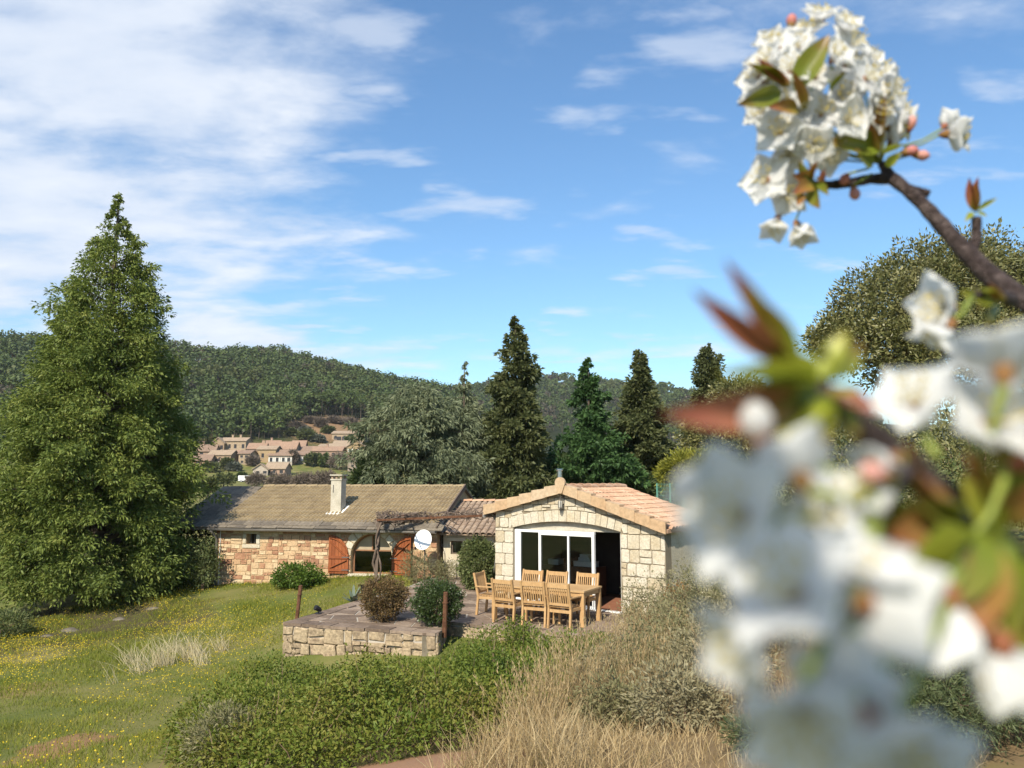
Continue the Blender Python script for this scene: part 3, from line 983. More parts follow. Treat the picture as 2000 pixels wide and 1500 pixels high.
    MB().span(cx - .215, cx + .215, cy - .025, cy + .425, topz, topz + .05).build('slab', MAT_CEMENT, ch)
    for dx in (-.16, 0, .16):
        for dy in (.04, .36):
            MB().span(cx + dx - .035, cx + dx + .035, cy + dy - .03, cy + dy + .03, topz + .05, topz + .155).build('pillar', MAT_TILE_OLD, ch)
    MB().span(cx - .23, cx + .23, cy - .04, cy + .44, topz + .155, topz + .20).build('cap', MAT_CEMENT, ch)
    MB().span(cx - .115, cx - .085, cy - .012, cy, topz - .42, topz - .16).build('cleat', MAT_IRON, ch)
    fl = MB()
    fl.bar((cx - .30, cy - .06, czb + .02), (cx + .24, cy - .06, czb + .02), .16, .05, (0, -sn, cs))
    fl.bar((cx + .24, cy - .06, czb + .03), (cx + .24, cy + .5, czb + .03 + .56 * math.tan(RSL)), .12, .05, (0, -sn, cs))
    fl.build('flashing', plainM('white_mortar', (.74, .72, .66), rough=.9), roof)
    return t
build_house()

def build_link():
    t = empty('link_building', HF.o, HF.rz, 'low pale-walled building with pinkish canal tiles between farmhouse and annex', 'outbuilding')
    x0, x1, wy, wt = HLEN + .12, 11.0, .30, 1.42
    cols = [(x0, 8.32, [(-.6, wt, -.6, wt)]), (8.32, 8.72, [(-.6, .70, -.6, .70), (1.12, wt, 1.12, wt)]), (8.72, x1, [(-.6, wt, -.6, wt)])]
    wall = strip_wall('wall', MAT_RENDER_PALE, t, cols, wy, wy + .35)
    def clips(cx, cz, c):
        if 8.16 < c[1] and c[0] < 8.88 and c[3] > .6 and c[2] < 1.22: return None
        return []
    polys = [p for p in masonry(x0, x1, -.3, 1.40, (.14, .2), (.18, .36), clips, .1)]
    e2 = empty('stone_facing', (0, wy, 0)); e2.parent = t
    place_stones(polys, MAT_STONE_ANNEX, e2, (.004, .014))
    MB().span(8.33, 8.71, wy + .14, wy + .15, .705, 1.115).build('pane', MAT_GLASS, t)
    f = MB()
    for a, b in ((8.33, 8.36), (8.68, 8.71)): f.span(a, b, wy + .11, wy + .138, .71, 1.11)
    f.span(8.36, 8.68, wy + .11, wy + .138, 1.08, 1.11).span(8.36, 8.68, wy + .11, wy + .138, .71, .74)
    f.build('window_frame', MAT_WOODGREY, t)
    MB().span(8.2, 8.84, wy - .05, wy + .01, 1.13, 1.24).build('lintel', MAT_RENDER_PALE, t)
    MB().span(x0, x0 + .3, wy + .36, 4.8, -.6, 1.4).span(x1 - .3, x1, wy + .36, 4.8, -.6, 1.4).span(x0 + .31, x1 - .31, 4.5, 4.8, -.6, 1.4).build('rear_wall', MAT_RENDER_PALE, t)
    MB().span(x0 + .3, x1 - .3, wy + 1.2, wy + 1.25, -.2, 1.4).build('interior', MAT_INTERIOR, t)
    ey, ez, ry, rzz = .02, 1.38, 2.72, 2.33
    sl = math.atan2(rzz - ez, ry - ey); cs, sn = math.cos(sl), math.sin(sl)
    rb = MB()
    V = []
    for x in (x0 - .1, x1 + .1):
        V += [(x, ey, ez), (x, ry, rzz), (x, 5.1, 1.5), (x, 5.1, 1.44), (x, ry, rzz - .06), (x, ey, ez - .05)]
    rb.add(V, [(0, 6, 7, 1), (1, 7, 8, 2), (2, 8, 9, 3), (3, 9, 10, 4), (4, 10, 11, 5), (5, 11, 6, 0), (0, 1, 2, 3, 4, 5), (6, 11, 10, 9, 8, 7)])
    roof = rb.build('roof', MAT_TILE_OLD, t)
    me = pymesh('tile', *barrel_tile(.42, .098, .08, .06), MAT_TILE_OLD)
    ln = math.hypot(ry - ey, rzz - ez)
    nc, nr = int((x1 - x0 + .2) / .205), int(ln / .31)
    for r in range(nr):
        for c in range(nc):
            o = mesh_obj('tile', me, None, roof)
            qq = r * .31 - .05 + random.uniform(-.02, .02)
            o.location = (x0 - .02 + c * .205, ey + qq * cs, ez + qq * sn + .005)
            o.rotation_euler = (sl + random.uniform(-.02, .02), 0, random.uniform(-.03, .03))
    rid = pymesh('ridge_tile', *barrel_tile(.42, .12, .10, .07), MAT_TILE_PINK)
    for k in range(7):
        o = mesh_obj('ridge_tile', rid, None, roof)
        o.location = (x0 - .1 + k * .42 + .42, ry, rzz + .02); o.rotation_euler = (0, 0, R(90))
build_link()

# ================================================================ THE ANNEX
_a, _b = G(1003, 1174), G(1204, 1196)
AF = Frame(_a, _b - _a)
def build_annex():
    t = empty('stone_annex', AF.o, AF.rz, 'cream stone annex with arched sliding glass door under a pink tiled gable', 'annex')
    X0, X1 = -.58, 4.24              # wall ends
    DX0, DX1, SPZ, CRZ = 0.0, 3.10, 1.86, 2.05
    RX, DEP = 1.56, 3.1              # ridge position, depth
    AZP = 2.76                       # underside of the verge at the ridge
    SLL, SLR = .248, .325
    under = lambda x: AZP - (SLL * (RX - x) if x < RX else SLR * (x - RX))
    half, rise = (DX1 - DX0) / 2, CRZ - SPZ
    rad = (half ** 2 + rise ** 2) / (2 * rise)
    cxa, cza = (DX0 + DX1) / 2, CRZ - rad
    arch = lambda x: cza + math.sqrt(rad ** 2 - (x - cxa) ** 2)
    cols = [(X0, DX0, [(-.3, under(X0) + .08, -.3, under(DX0) + .08)])]
    xs = sorted([DX0 + (DX1 - DX0) * k / 14 for k in range(15)] + [RX])
    for a, b in zip(xs, xs[1:]):
        if b - a > 1e-4:
            cols.append((a, b, [(arch(a), under(a) + .08, arch(b), under(b) + .08)]))
    cols.append((DX1, X1, [(-.3, under(DX1) + .08, -.3, under(X1) + .08)]))
    wall = strip_wall('wall', MAT_MORTAR_ANNEX, t, cols, 0, .32)
    polys = []
    # squared quoins of the left pier
    z = 0.02
    flip = 0
    while z < 1.80:
        h = min(random.uniform(.27, .33), 1.84 - z)
        m = X0 + (.30 if flip else .22) + random.uniform(-.02, .02)
        polys += [stone_poly(X0, m, z, z + h, .007, .005), stone_poly(m, DX0 - .005, z, z + h, .007, .005)]
        z += h; flip ^= 1
    # voussoirs
    a_end = math.asin((half + .02) / rad)
    nv = 16
    ed = [-1.0]
    for k in range(nv): ed.append(ed[-1] + random.uniform(.7, 1.3))
    ed = [-a_end + (e + 1) / (ed[-1] + 1) * 2 * a_end for e in ed]
    for a0, a1 in zip(ed, ed[1:]):
        r0, r1 = rad + .004, rad + random.uniform(.27, .30)
        g = .006 / rad
        q = [(cxa + r0 * math.sin(a0 + g), cza + r0 * math.cos(a0 + g)), (cxa + r0 * math.sin(a1 - g), cza + r0 * math.cos(a1 - g)),
             (cxa + r1 * math.sin(a1 - g), cza + r1 * math.cos(a1 - g)), (cxa + r1 * math.sin(a0 + g), cza + r1 * math.cos(a0 + g))]
        q = clip_half(q, -SLL, 1, AZP - SLL * RX - .01); q = clip_half(q, SLR, 1, AZP + SLR * RX - .01)
        polys.append(q)
    rim = rad + .30
    def clips(cx, cz, c):
        hp = [(-SLL, 1, AZP - SLL * RX + .02), (SLR, 1, AZP + SLR * RX + .02)]
        dx, dz = cx - cxa, cz - cza
        d = math.hypot(dx, dz)
        if DX0 - .02 < cx < DX1 + .02:
            if d < rim - .03: return None
            hp.append((-dx / d, -dz / d, -(rim + (dx * cxa + dz * cza) / d)))
        elif DX0 - .4 < cx < DX1 + .5 and cz > SPZ:
            ex = DX0 if cx < cxa else DX1          # beside the springers
            sx, sz = (-.30, .95) if cx < cxa else (.30, .95)
            hp.append((.9 if cx < cxa else -.9, -.43, (.9 * (ex - .08) - .43 * SPZ) if cx < cxa else (-.9 * (ex + .08) - .43 * SPZ)))
        return hp
    polys += masonry(X0, RX, 2.10, 2.80, (.14, .2), (.2, .36), clips, .2)
    polys += masonry(RX, X1, 2.06, 2.80, (.14, .2), (.2, .36), clips, .2)
    polys += masonry(X0, DX0 - .01, 1.84, 2.12, (.2, .26), (.24, .3), clips, 0)
    # the right pier: large squared blocks and small fillers
    polys += masonry(DX1 + .005, X1, 0, 2.06, (.24, .36), (.22, .44), clips, .2)
    place_stones(polys, MAT_STONE_ANNEX, wall, (.014, .03))
    # side and rear walls, ceiling and floor inside
    zr, zl = under(X1), under(X0)
    mb = MB()
    mb.span(X0, X0 + .3, .325, DEP, -.3, zl + .02).span(X1 - .3, X1, .325, DEP, -.3, zr + .02).span(X0 + .305, X1 - .305, DEP - .3, DEP, -.3, 1.9)
    mb.build('side_wall', MAT_STONE_ANNEX, t)
    V = [(X0 + .3, y, z) for y in (DEP - .3, DEP) for z in (1.9,)] 
    gb = MB().add([(X0, DEP - .28, zl), (X1, DEP - .28, zr), (RX, DEP - .28, AZP), (X0, DEP, zl), (X1, DEP, zr), (RX, DEP, AZP)], [(0, 1, 2), (5, 4, 3), (0, 3, 4, 1), (1, 4, 5, 2), (2, 5, 3, 0)])
    gb.build('rear_gable', MAT_STONE_ANNEX, t)
    MB().span(X0 + .31, X1 - .31, .0, DEP - .31, -.12, -.02).build('floor', MAT_TERRACOTTA, t)
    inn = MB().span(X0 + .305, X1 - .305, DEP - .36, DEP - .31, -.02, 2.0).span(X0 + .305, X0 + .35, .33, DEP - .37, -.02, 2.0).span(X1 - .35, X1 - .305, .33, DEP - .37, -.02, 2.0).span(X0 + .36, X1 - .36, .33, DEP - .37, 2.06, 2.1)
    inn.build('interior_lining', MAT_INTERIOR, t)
    # sill, plaster head of the opening, rolled-up blind box
    MB().span(DX0 + .02, DX1 - .02, -.06, .10, -.10, .012).build('sill', MAT_WHITE, t)
    MB().span(DX1 - .022, DX1 + .004, .03, .30, .02, SPZ).build('door_jamb', MAT_WHITE, t)
    hd = MB()
    pts = [(DX0 + .01, SPZ - .03)] + [(DX1 - .01, SPZ - .03)] + [(DX1 - .01 - (DX1 - DX0 - .02) * k / 12, arch(DX1 - .01 - (DX1 - DX0 - .02) * k / 12) - .004) for k in range(13)]
    hd.prism(pts, .12, .16)
    hd.build('door_head', MAT_CEMENT, t)
    dr = MB()
    dr.span(DX0 + .005, DX0 + .13, .05, .12, .02, SPZ - .035)
    dr.span(DX0 + .13, 2.36, .05, .12, SPZ - .10, SPZ - .035)
    dr.span(DX0 + .13, 2.36, .05, .118, .015, .07)
    door = dr.build('sliding_door', MAT_WHITE, t)
    for k, (a, b, w_) in enumerate(((.14, .19, .05), (.745, .81, .065), (1.60, 1.645, .045), (2.29, 2.36, .07))):
        MB().span(a, b, .045 - k * .002, .112, .07, SPZ - .10).build('stile', MAT_WHITE, door)
    MB().span(.81, 2.29, .042, .11, SPZ - .155, SPZ - .10).build('top_rail', MAT_WHITE, door)
    for a, b in ((.19, .745), (.81, 1.60), (1.645, 2.29)):
        MB().span(a, b, .075, .081, .07, SPZ - (.10 if a < .5 else .155)).build('pane', MAT_GLASS, door)
    # sideboard with boxes seen through the glass
    cb = MB().span(-.2, 1.5, 1.65, 2.2, 0, .78).build('sideboard', plainM('dark_wood', (.10, .055, .035)), t)
    # ---------------- roof
    th = .05
    rb = MB()
    XL, XR, Y0, Y1 = X0 - .26, X1 + .10, -.14, DEP + .1
    up = lambda x, q: under(x) + q
    V = []
    for y in (Y0 + .04, Y1):
        V += [(XL, y, up(XL, .10)), (RX, y, up(RX, .10)), (XR, y, up(XR, .10)), (XR, y, up(XR, .02)), (RX, y, up(RX, .02)), (XL, y, up(XL, .02))]
    rb.add(V, [(0, 1, 7, 6), (1, 2, 8, 7), (2, 3, 9, 8), (3, 4, 10, 9), (4, 5, 11, 10), (5, 0, 6, 11), (0, 5, 4, 3, 2, 1), (6, 7, 8, 9, 10, 11)])
    roof = rb.build('roof', MAT_TILE_PINK, t)
    me = pymesh('tile', *barrel_tile(.40, .086, .074, .075), MAT_TILE_PINK)
    left_tiles = MB()
    for side in (0, 1):
        slp = SLR if side else SLL
        run = (XR - RX) if side else (RX - XL)
        ang = math.atan(slp)
        ln = run / math.cos(ang)
        nr = int(ln / .30) + 1
        for r in range(nr):
            for c in range(18):
                o = mesh_obj('tile', me, None, roof)
                q = ln - .28 - r * .30 + random.uniform(-.012, .012) if False else r * .30 - .04 + random.uniform(-.012, .012)
                q = min(q, ln - .36)
                xx = (XR - q * math.cos(ang)) if side else (XL + q * math.cos(ang))
                o.location = (xx, Y0 + .27 + c * .174, up(xx, .105))
                # tile axis +y runs up the slope
                rot = Matrix.Rotation(R(90) if side else R(-90), 3, 'Z') @ Matrix.Rotation(ang, 3, 'X')
                o.rotation_euler = rot.to_euler()
                o.rotation_euler.z += random.uniform(-.02, .02)
                if not side:
                    mw = Matrix.Translation(o.location) @ o.rotation_euler.to_matrix().to_4x4()
                    left_tiles.add([mw @ v.co for v in me.vertices], [tuple(p.vertices) for p in me.polygons])
                    bpy.data.objects.remove(o)
    tag(left_tiles.build('hidden_slope_tiles', MAT_TILE_PINK, roof), kind='stuff')
    rid = pymesh('ridge_tile', *barrel_tile(.44, .13, .11, .09), MAT_TILE_PINK)
    for k in range(8):
        o = mesh_obj('ridge_tile', rid, None, roof)
        o.location = (RX, Y0 + .10 + k * .40, up(RX, .14))
    # verge tiles: an L of facing and top, overlapping up the slope
    def verge(x_lo, x_hi, lift):
        d = 1 if x_hi > x_lo else -1
        za, zb = under(x_lo), under(x_hi)
        hgt0, hgt1 = .262, .222
        V = []
        for x, z, hg, oy in ((x_lo, za + .012, hgt0, 0), (x_hi + d * .04, zb + (zb - za) / abs(x_hi - x_lo) * .04, hgt1, .012)):
            V += [(x, Y0 - .045 + oy - lift, z - .005), (x, Y0 - .045 + oy - lift, z + hg), (x, Y0 + .20, z + hg), (x, Y0 + .20, z + hg - .03), (x, Y0 - .01 + oy, z + hg - .03), (x, Y0 - .01 + oy, z - .005)]
        Fc = [(i, (i + 1) % 6, (i + 1) % 6 + 6, i + 6) for i in range(6)] + [(5, 4, 3, 2, 1, 0), (6, 7, 8, 9, 10, 11)]
        mesh_obj('verge_tile', pymesh('verge_tile', V, Fc, MAT_VERGE), None, roof)
    nl, nrr = 6, 7
    for k in range(nl):
        verge(XL + (RX - .1 - XL) * k / nl, XL + (RX - .1 - XL) * (k + 1) / nl, .014 * (1 - k % 2 * .3))
    for k in range(nrr):
        verge(XR - (XR - RX - .1) * k / nrr, XR - (XR - RX - .1) * (k + 1) / nrr, .014 * (1 - k % 2 * .3))
    # heart-shaped ridge end
    pts = []
    for k in range(13):
        a = math.pi * (-.12 + 1.24 * k / 12)
        pts.append((RX + .145 * math.cos(a), AZP + .255 + .135 * math.sin(a)))
    pts += [(RX - .05, AZP - .01), (RX + .05, AZP - .01)]
    MB().prism(pts, Y0 - .085, Y0 - .03).build('ridge_end', MAT_VERGE, roof)
    # bits of gutter, lantern, flue
    g = MB().tube([(XL - .02, Y0 + .0, up(XL, -.02)), (XL - .02, Y1, up(XL, -.02))], .055, 7)
    g.build('gutter', MAT_ZINC, t)
    MB().tube([(XL + .02, .12, zl), (X0 - .05, .14, zl - .25), (X0 - .05, .14, -.1)], .04, 7).build('downpipe', MAT_ZINC, t)
    lx, lz = RX - .02, AZP - .16
    ln_ = MB().tube([(lx, -.02, lz + .05), (lx, -.10, lz + .10), (lx, -.17, lz + .07), (lx, -.17, lz)], .012, 5)
    ln_.tube([(lx, -.02, lz - .1), (lx, -.06, lz - .14), (lx, -.03, lz - .2)], .01, 5)
    ln_.box((lx, -.012, lz), (.07, .02, .24))
    lan = ln_.build('wall_lantern', MAT_IRON, t)
    cage = MB()
    for k in range(6):
        a = k * math.pi / 3
        cage.tube([(lx + .02 * math.cos(a), -.17 + .02 * math.sin(a), lz), (lx + .065 * math.cos(a), -.17 + .065 * math.sin(a), lz - .05), (lx + .055 * math.cos(a), -.17 + .055 * math.sin(a), lz - .20), (lx, -.17, lz - .28)], .007, 4)
    cage.build('cage', MAT_IRON, lan)
    MB().tube([(lx, -.17, lz - .03), (lx, -.17, lz - .06), (lx, -.17, lz - .19), (lx, -.17, lz - .22)], [.02, .048, .040, .01], 8).build('lantern_glass', plainM('milky_glass', (.5, .48, .42), rough=.2), lan)
    q = AF.hit(1093, 945, (0, 1, 0), (0, 1.5, 0))
    fx = q[0]
    ft = AF.hit(1093, 917, (0, 1, 0), (0, 1.5, 0))[2]
    fl = MB().tube([(fx, 1.5, under(fx)), (fx, 1.5, ft)], .075, 12).build('flue', MAT_STEEL, t, False)
    MB().tube([(fx, 1.5, ft - .04), (fx, 1.5, ft - .03), (fx, 1.5, ft + .01), (fx, 1.5, ft + .02)], [.08, .10, .10, .08], 12).build('flue_cap', MAT_STEEL, fl)
build_annex()
def annex_boxes():
    mw = plainM('white_card', (.62, .60, .56), rough=.8)
    for nm, lab, x, w_, h, z in (('storage_box', 'low white box on the sideboard behind the left glass', .12, .34, .13, .78), ('storage_box', 'wide white box on the sideboard behind the right glass', 1.08, .62, .12, .78)):
        p = AF.w(x, 1.85, z)
        o = MB().box((0, 0, h / 2), (w_, .28, h)).box((0, 0, h + .008), (w_ + .015, .295, .016)).build(nm, mw)
        o.location = p; o.rotation_euler = (0, 0, AF.rz)
        tag(o, lab, 'box', 'boxes inside the annex')
    p = AF.w(1.05, 1.86, .918)
    o = MB().box((0, 0, .05), (.32, .22, .10), .2).box((.02, .0, .14), (.26, .2, .08), -.1).build('folded_linen', mw)
    o.location = p; o.rotation_euler = (0, 0, AF.rz)
    tag(o, 'pile of folded white linen on the wide box indoors', 'linen')
annex_boxes()

# ================================================================ TERRACE
C0, C1, C2, C3 = (-4.94, 17.28), (-1.52, 16.12), (-1.44, 17.45), (2.05, 15.45)
_ar, _al, _ab = AF.w(4.24, -.02), AF.w(-.6, -.02), AF.w(-.6, 3.1)
TERR = [C0, C1, C2, C3, (3.9, 16.6), tuple(_ar[:2]), tuple(_al[:2]), tuple(_ab[:2]), (-.3, 25.8), (-2.6, 25.2), (-3.0, 23.4), (-3.9, 20.6)]
def build_terrace():
    o = MB().slab(TERR, -.32, -.006).build('terrace', MAT_FLAGBED)
    tag(o, 'terrace paved with irregular grey brown flagstones', kind='structure')
    edges = [(C0, C1), (C1, C2), (C2, C3), (TERR[-1], C0)]
    n = 0
    for a, b in edges:                                   # coping along the edge
        a, b = np.array(a), np.array(b)
        L_ = np.linalg.norm(b - a); d = (b - a) / L_; nb = np.array([-d[1], d[0]])
        x = 0.
        while x < L_ - .1:
            w_ = min(random.uniform(.32, .6), L_ - x)
            if L_ - x - w_ < .2: w_ = L_ - x
            dep = random.uniform(.26, .36)
            pts = [a + d * (x + .008) - nb * random.uniform(.02, .05), a + d * (x + w_ - .008) - nb * random.uniform(.02, .05), a + d * (x + w_ - .008) + nb * dep, a + d * (x + .008) + nb * dep]
            z = random.uniform(.004, .014)
            MB().slab([tuple(p) for p in pts], -.045, z + .004).build('coping_stone', MAT_FLAG, o)
            x += w_
    rot = R(-24)
    cell = (.50, .36)
    cr, sr = math.cos(rot), math.sin(rot)
    pts = {}
    def pt(i, j):
        if (i, j) not in pts:
            u = (i + random.uniform(-.3, .3) + (.5 if j % 2 else 0)) * cell[0]; v = (j + random.uniform(-.28, .28)) * cell[1]
            pts[(i, j)] = (-1 + u * cr - v * sr, 20 + u * sr + v * cr)
        return pts[(i, j)]
    cells = []
    for i in range(-16, 18):
        for j in range(-18, 22):
            q = [pt(i, j), pt(i + 1, j), pt(i + 1, j + 1), pt(i, j + 1)]
            cx, cy = np.mean(q, 0)
            xs, ys = np.array([p[0] for p in q]), np.array([p[1] for p in q])
            if in_poly(np.array([cx]), np.array([cy]), TERR)[0]:
                q2 = []
                for p in q:
                    for t_ in (1, .8, .6, .4, .2):
                        v_ = (cx + (p[0] - cx) * t_, cy + (p[1] - cy) * t_)
                        if in_poly(np.array([v_[0]]), np.array([v_[1]]), TERR)[0]: break
                    q2.append(v_)
                q = q2
                dm = min(poly_dist(np.array([cx]), np.array([cy]), [a, b])[0] for a, b in edges)
                if dm > .12:
                    cells.append((cy, q, cx))
    cells.sort(key=lambda c: c[0])
    rest = MB()
    for k, (cy, q, cx) in enumerate(cells):
        q = [((p[0] - cx) * .93 + cx, (p[1] - cy) * .90 + cy) for p in q]
        z = random.uniform(.0, .006)
        if k < 270:
            MB().slab(q, -.04, z).build('flagstone', MAT_FLAG, o)
        else:
            rest.slab(q, -.04, z)
    if rest.v:
        tag(rest.build('far_flagstones', MAT_FLAG, o), kind='stuff')
build_terrace()
def build_retaining():
    t = empty('retaining_wall', (0, 0, 0), 0, 'rough stone retaining wall along the front edge of the terrace', 'wall')
    for a, b, zb in ((TERR[-1], C0, -.95), (C0, C1, -1.1), (C1, C2, -.9), (C2, C3, -.95)):
        L_ = math.hypot(b[0] - a[0], b[1] - a[1])
        e = empty('facing', (a[0], a[1], 0), math.atan2(b[1] - a[1], b[0] - a[0]))
        e.parent = t
        MB().span(.02, L_ - .02, .02, .30, zb, -.05).build('core', MAT_MORTAR_DARK, e)
        polys = []
        xb = 0.
        while xb < L_ - .01:
            xe = xb + random.uniform(.6, 1.2)
            if L_ - xe < .5: xe = L_
            polys += [[(x + random.uniform(-.022, .022), z + random.uniform(-.022, .022)) for x, z in p] for p in masonry(xb, xe, zb, -.05, (.17, .34), (.2, .5), None, .3)]
            xb = xe
        for p in polys:
            V, Fc = stone_mesh(p, random.uniform(.01, .06), .05, .03)
            mesh_obj('stone', pymesh('stone', V, Fc, MAT_STONE_TERRACE), None, e)
build_retaining()

# ================================================================ TEAK TABLE AND CHAIRS
TAB = np.array([.76, 17.66]); TRZ = R(-28.5)
def tab_w(u, v):
    return (TAB[0] + u * math.cos(TRZ) - v * math.sin(TRZ), TAB[1] + u * math.sin(TRZ) + v * math.cos(TRZ), .010)
def build_table():
    t = empty('garden_table', tab_w(0, 0), TRZ, 'long slatted teak garden table on the terrace', 'table')
    L_, W_, H_ = 2.26, 1.0, .74
    for k in range(7):
        y0 = -W_ / 2 + .10 + k * (W_ - .2) / 7
        MB().span(-L_ / 2 + .10, L_ / 2 - .10, y0 + .005, y0 + (W_ - .2) / 7 - .005, H_ - .032, H_ - .004).build('plank', MAT_TEAK_TOP, t)
    for y in (-1, 1):
        MB().span(-L_ / 2 + .10, L_ / 2 - .10, y * (W_ / 2 - .097), y * W_ / 2, H_ - .036, H_).build('edge_board', MAT_TEAK_TOP, t)
    for x in (-1, 1):
        MB().span(x * (L_ / 2 - .098), x * L_ / 2, -W_ / 2, W_ / 2, H_ - .036, H_).build('end_board', MAT_TEAK_TOP, t)
    for y in (-1, 1):
        MB().span(-L_ / 2 + .11, L_ / 2 - .11, y * (W_ / 2 - .03), y * (W_ / 2 - .06), H_ - .13, H_ - .038).build('apron', MAT_TEAK, t)
    for x in (-1, 1):
        MB().span(x * (L_ / 2 - .03), x * (L_ / 2 - .06), -W_ / 2 + .11, W_ / 2 - .11, H_ - .13, H_ - .038).build('apron', MAT_TEAK, t)
        for y in (-1, 1):
            MB().span(x * (L_ / 2 - .105), x * (L_ / 2 - .015), y * (W_ / 2 - .105), y * (W_ / 2 - .015), 0, H_ - .038).build('leg', MAT_TEAK, t)
build_table()
def build_chairs():
    """sitter looks along +y"""
    parts = []
    w, ds = .26, .23
    def part(name, mb): parts.append((name, mb.mesh(name, MAT_TEAK)))
    for x in (-1, 1):
        part('front_leg', MB().span(x * w - .022, x * w + .022, ds - .022, ds + .022, 0, .62))
        mb = MB().bar((x * w, -ds + .01, .42), (x * w, -ds - .03, 0), .042, .05, (0, 1, 0)).bar((x * w, -ds + .01, .42), (x * w, -ds - .10, .94), .042, .05, (0, 1, 0))
        part('back_post', mb)
        part('armrest', MB().bar((x * (w + .005), ds + .05, .635), (x * (w + .005), -ds - .05, .64), .058, .026))
        part('side_rail', MB().span(x * w - .012, x * w + .012, -ds + .02, ds - .02, .36, .42))
    part('front_rail', MB().span(-w + .024, w - .024, ds - .014, ds + .014, .36, .42))
    part('rear_rail', MB().span(-w + .024, w - .024, -ds - .01, -ds + .018, .33, .39))
    for k in range(7):
        y = -ds + .045 + k * .067
        part('seat_slat', MB().span(-w + .02, w - .02, y - .026, y + .026, .422 + abs(k - 3) * .003, .442 + abs(k - 3) * .003))
    bk = lambda z: -ds + .01 - .11 * (z - .42) / .52
    part('back_rail', MB().bar((-w + .024, bk(.88), .88), (w - .024, bk(.88), .88), .028, .085))
    part('back_rail', MB().bar((-w + .024, bk(.50), .50), (w - .024, bk(.50), .50), .026, .05))
    for k in range(9):
        x = (-4 + k) * .052
        part('back_slat', MB().bar((x, bk(.52), .52), (x, bk(.85), .85), .024, .014, (0, 1, 0)))
    spots = [(-.58, -.62, 0, 'teak armchair with its back to the camera, left in the front row'),
             (.10, -.63, 0, 'teak armchair with its back to the camera, middle of the front row'),
             (.78, -.66, 0, 'teak armchair with its back to the camera, right in the front row'),
             (-.88, .72, 180, 'teak armchair beyond the table before the left glass door panel'),
             (-.22, .74, 180, 'teak armchair beyond the table before the middle glass panel'),
             (.54, .74, 180, 'teak armchair beyond the table beside the open doorway'),
             (-1.42, .12, -90, 'teak armchair seen from the side at the left table end')]
    for u, v, a, lab in spots:
        t = empty('garden_chair', tab_w(u + random.uniform(-.03, .03), v + random.uniform(-.05, .05)), TRZ + R(a) + random.uniform(-.12, .12), lab, 'chair', 'teak chairs round the garden table')
        for nm, me in parts:
            mesh_obj(nm, me, None, t)
build_chairs()

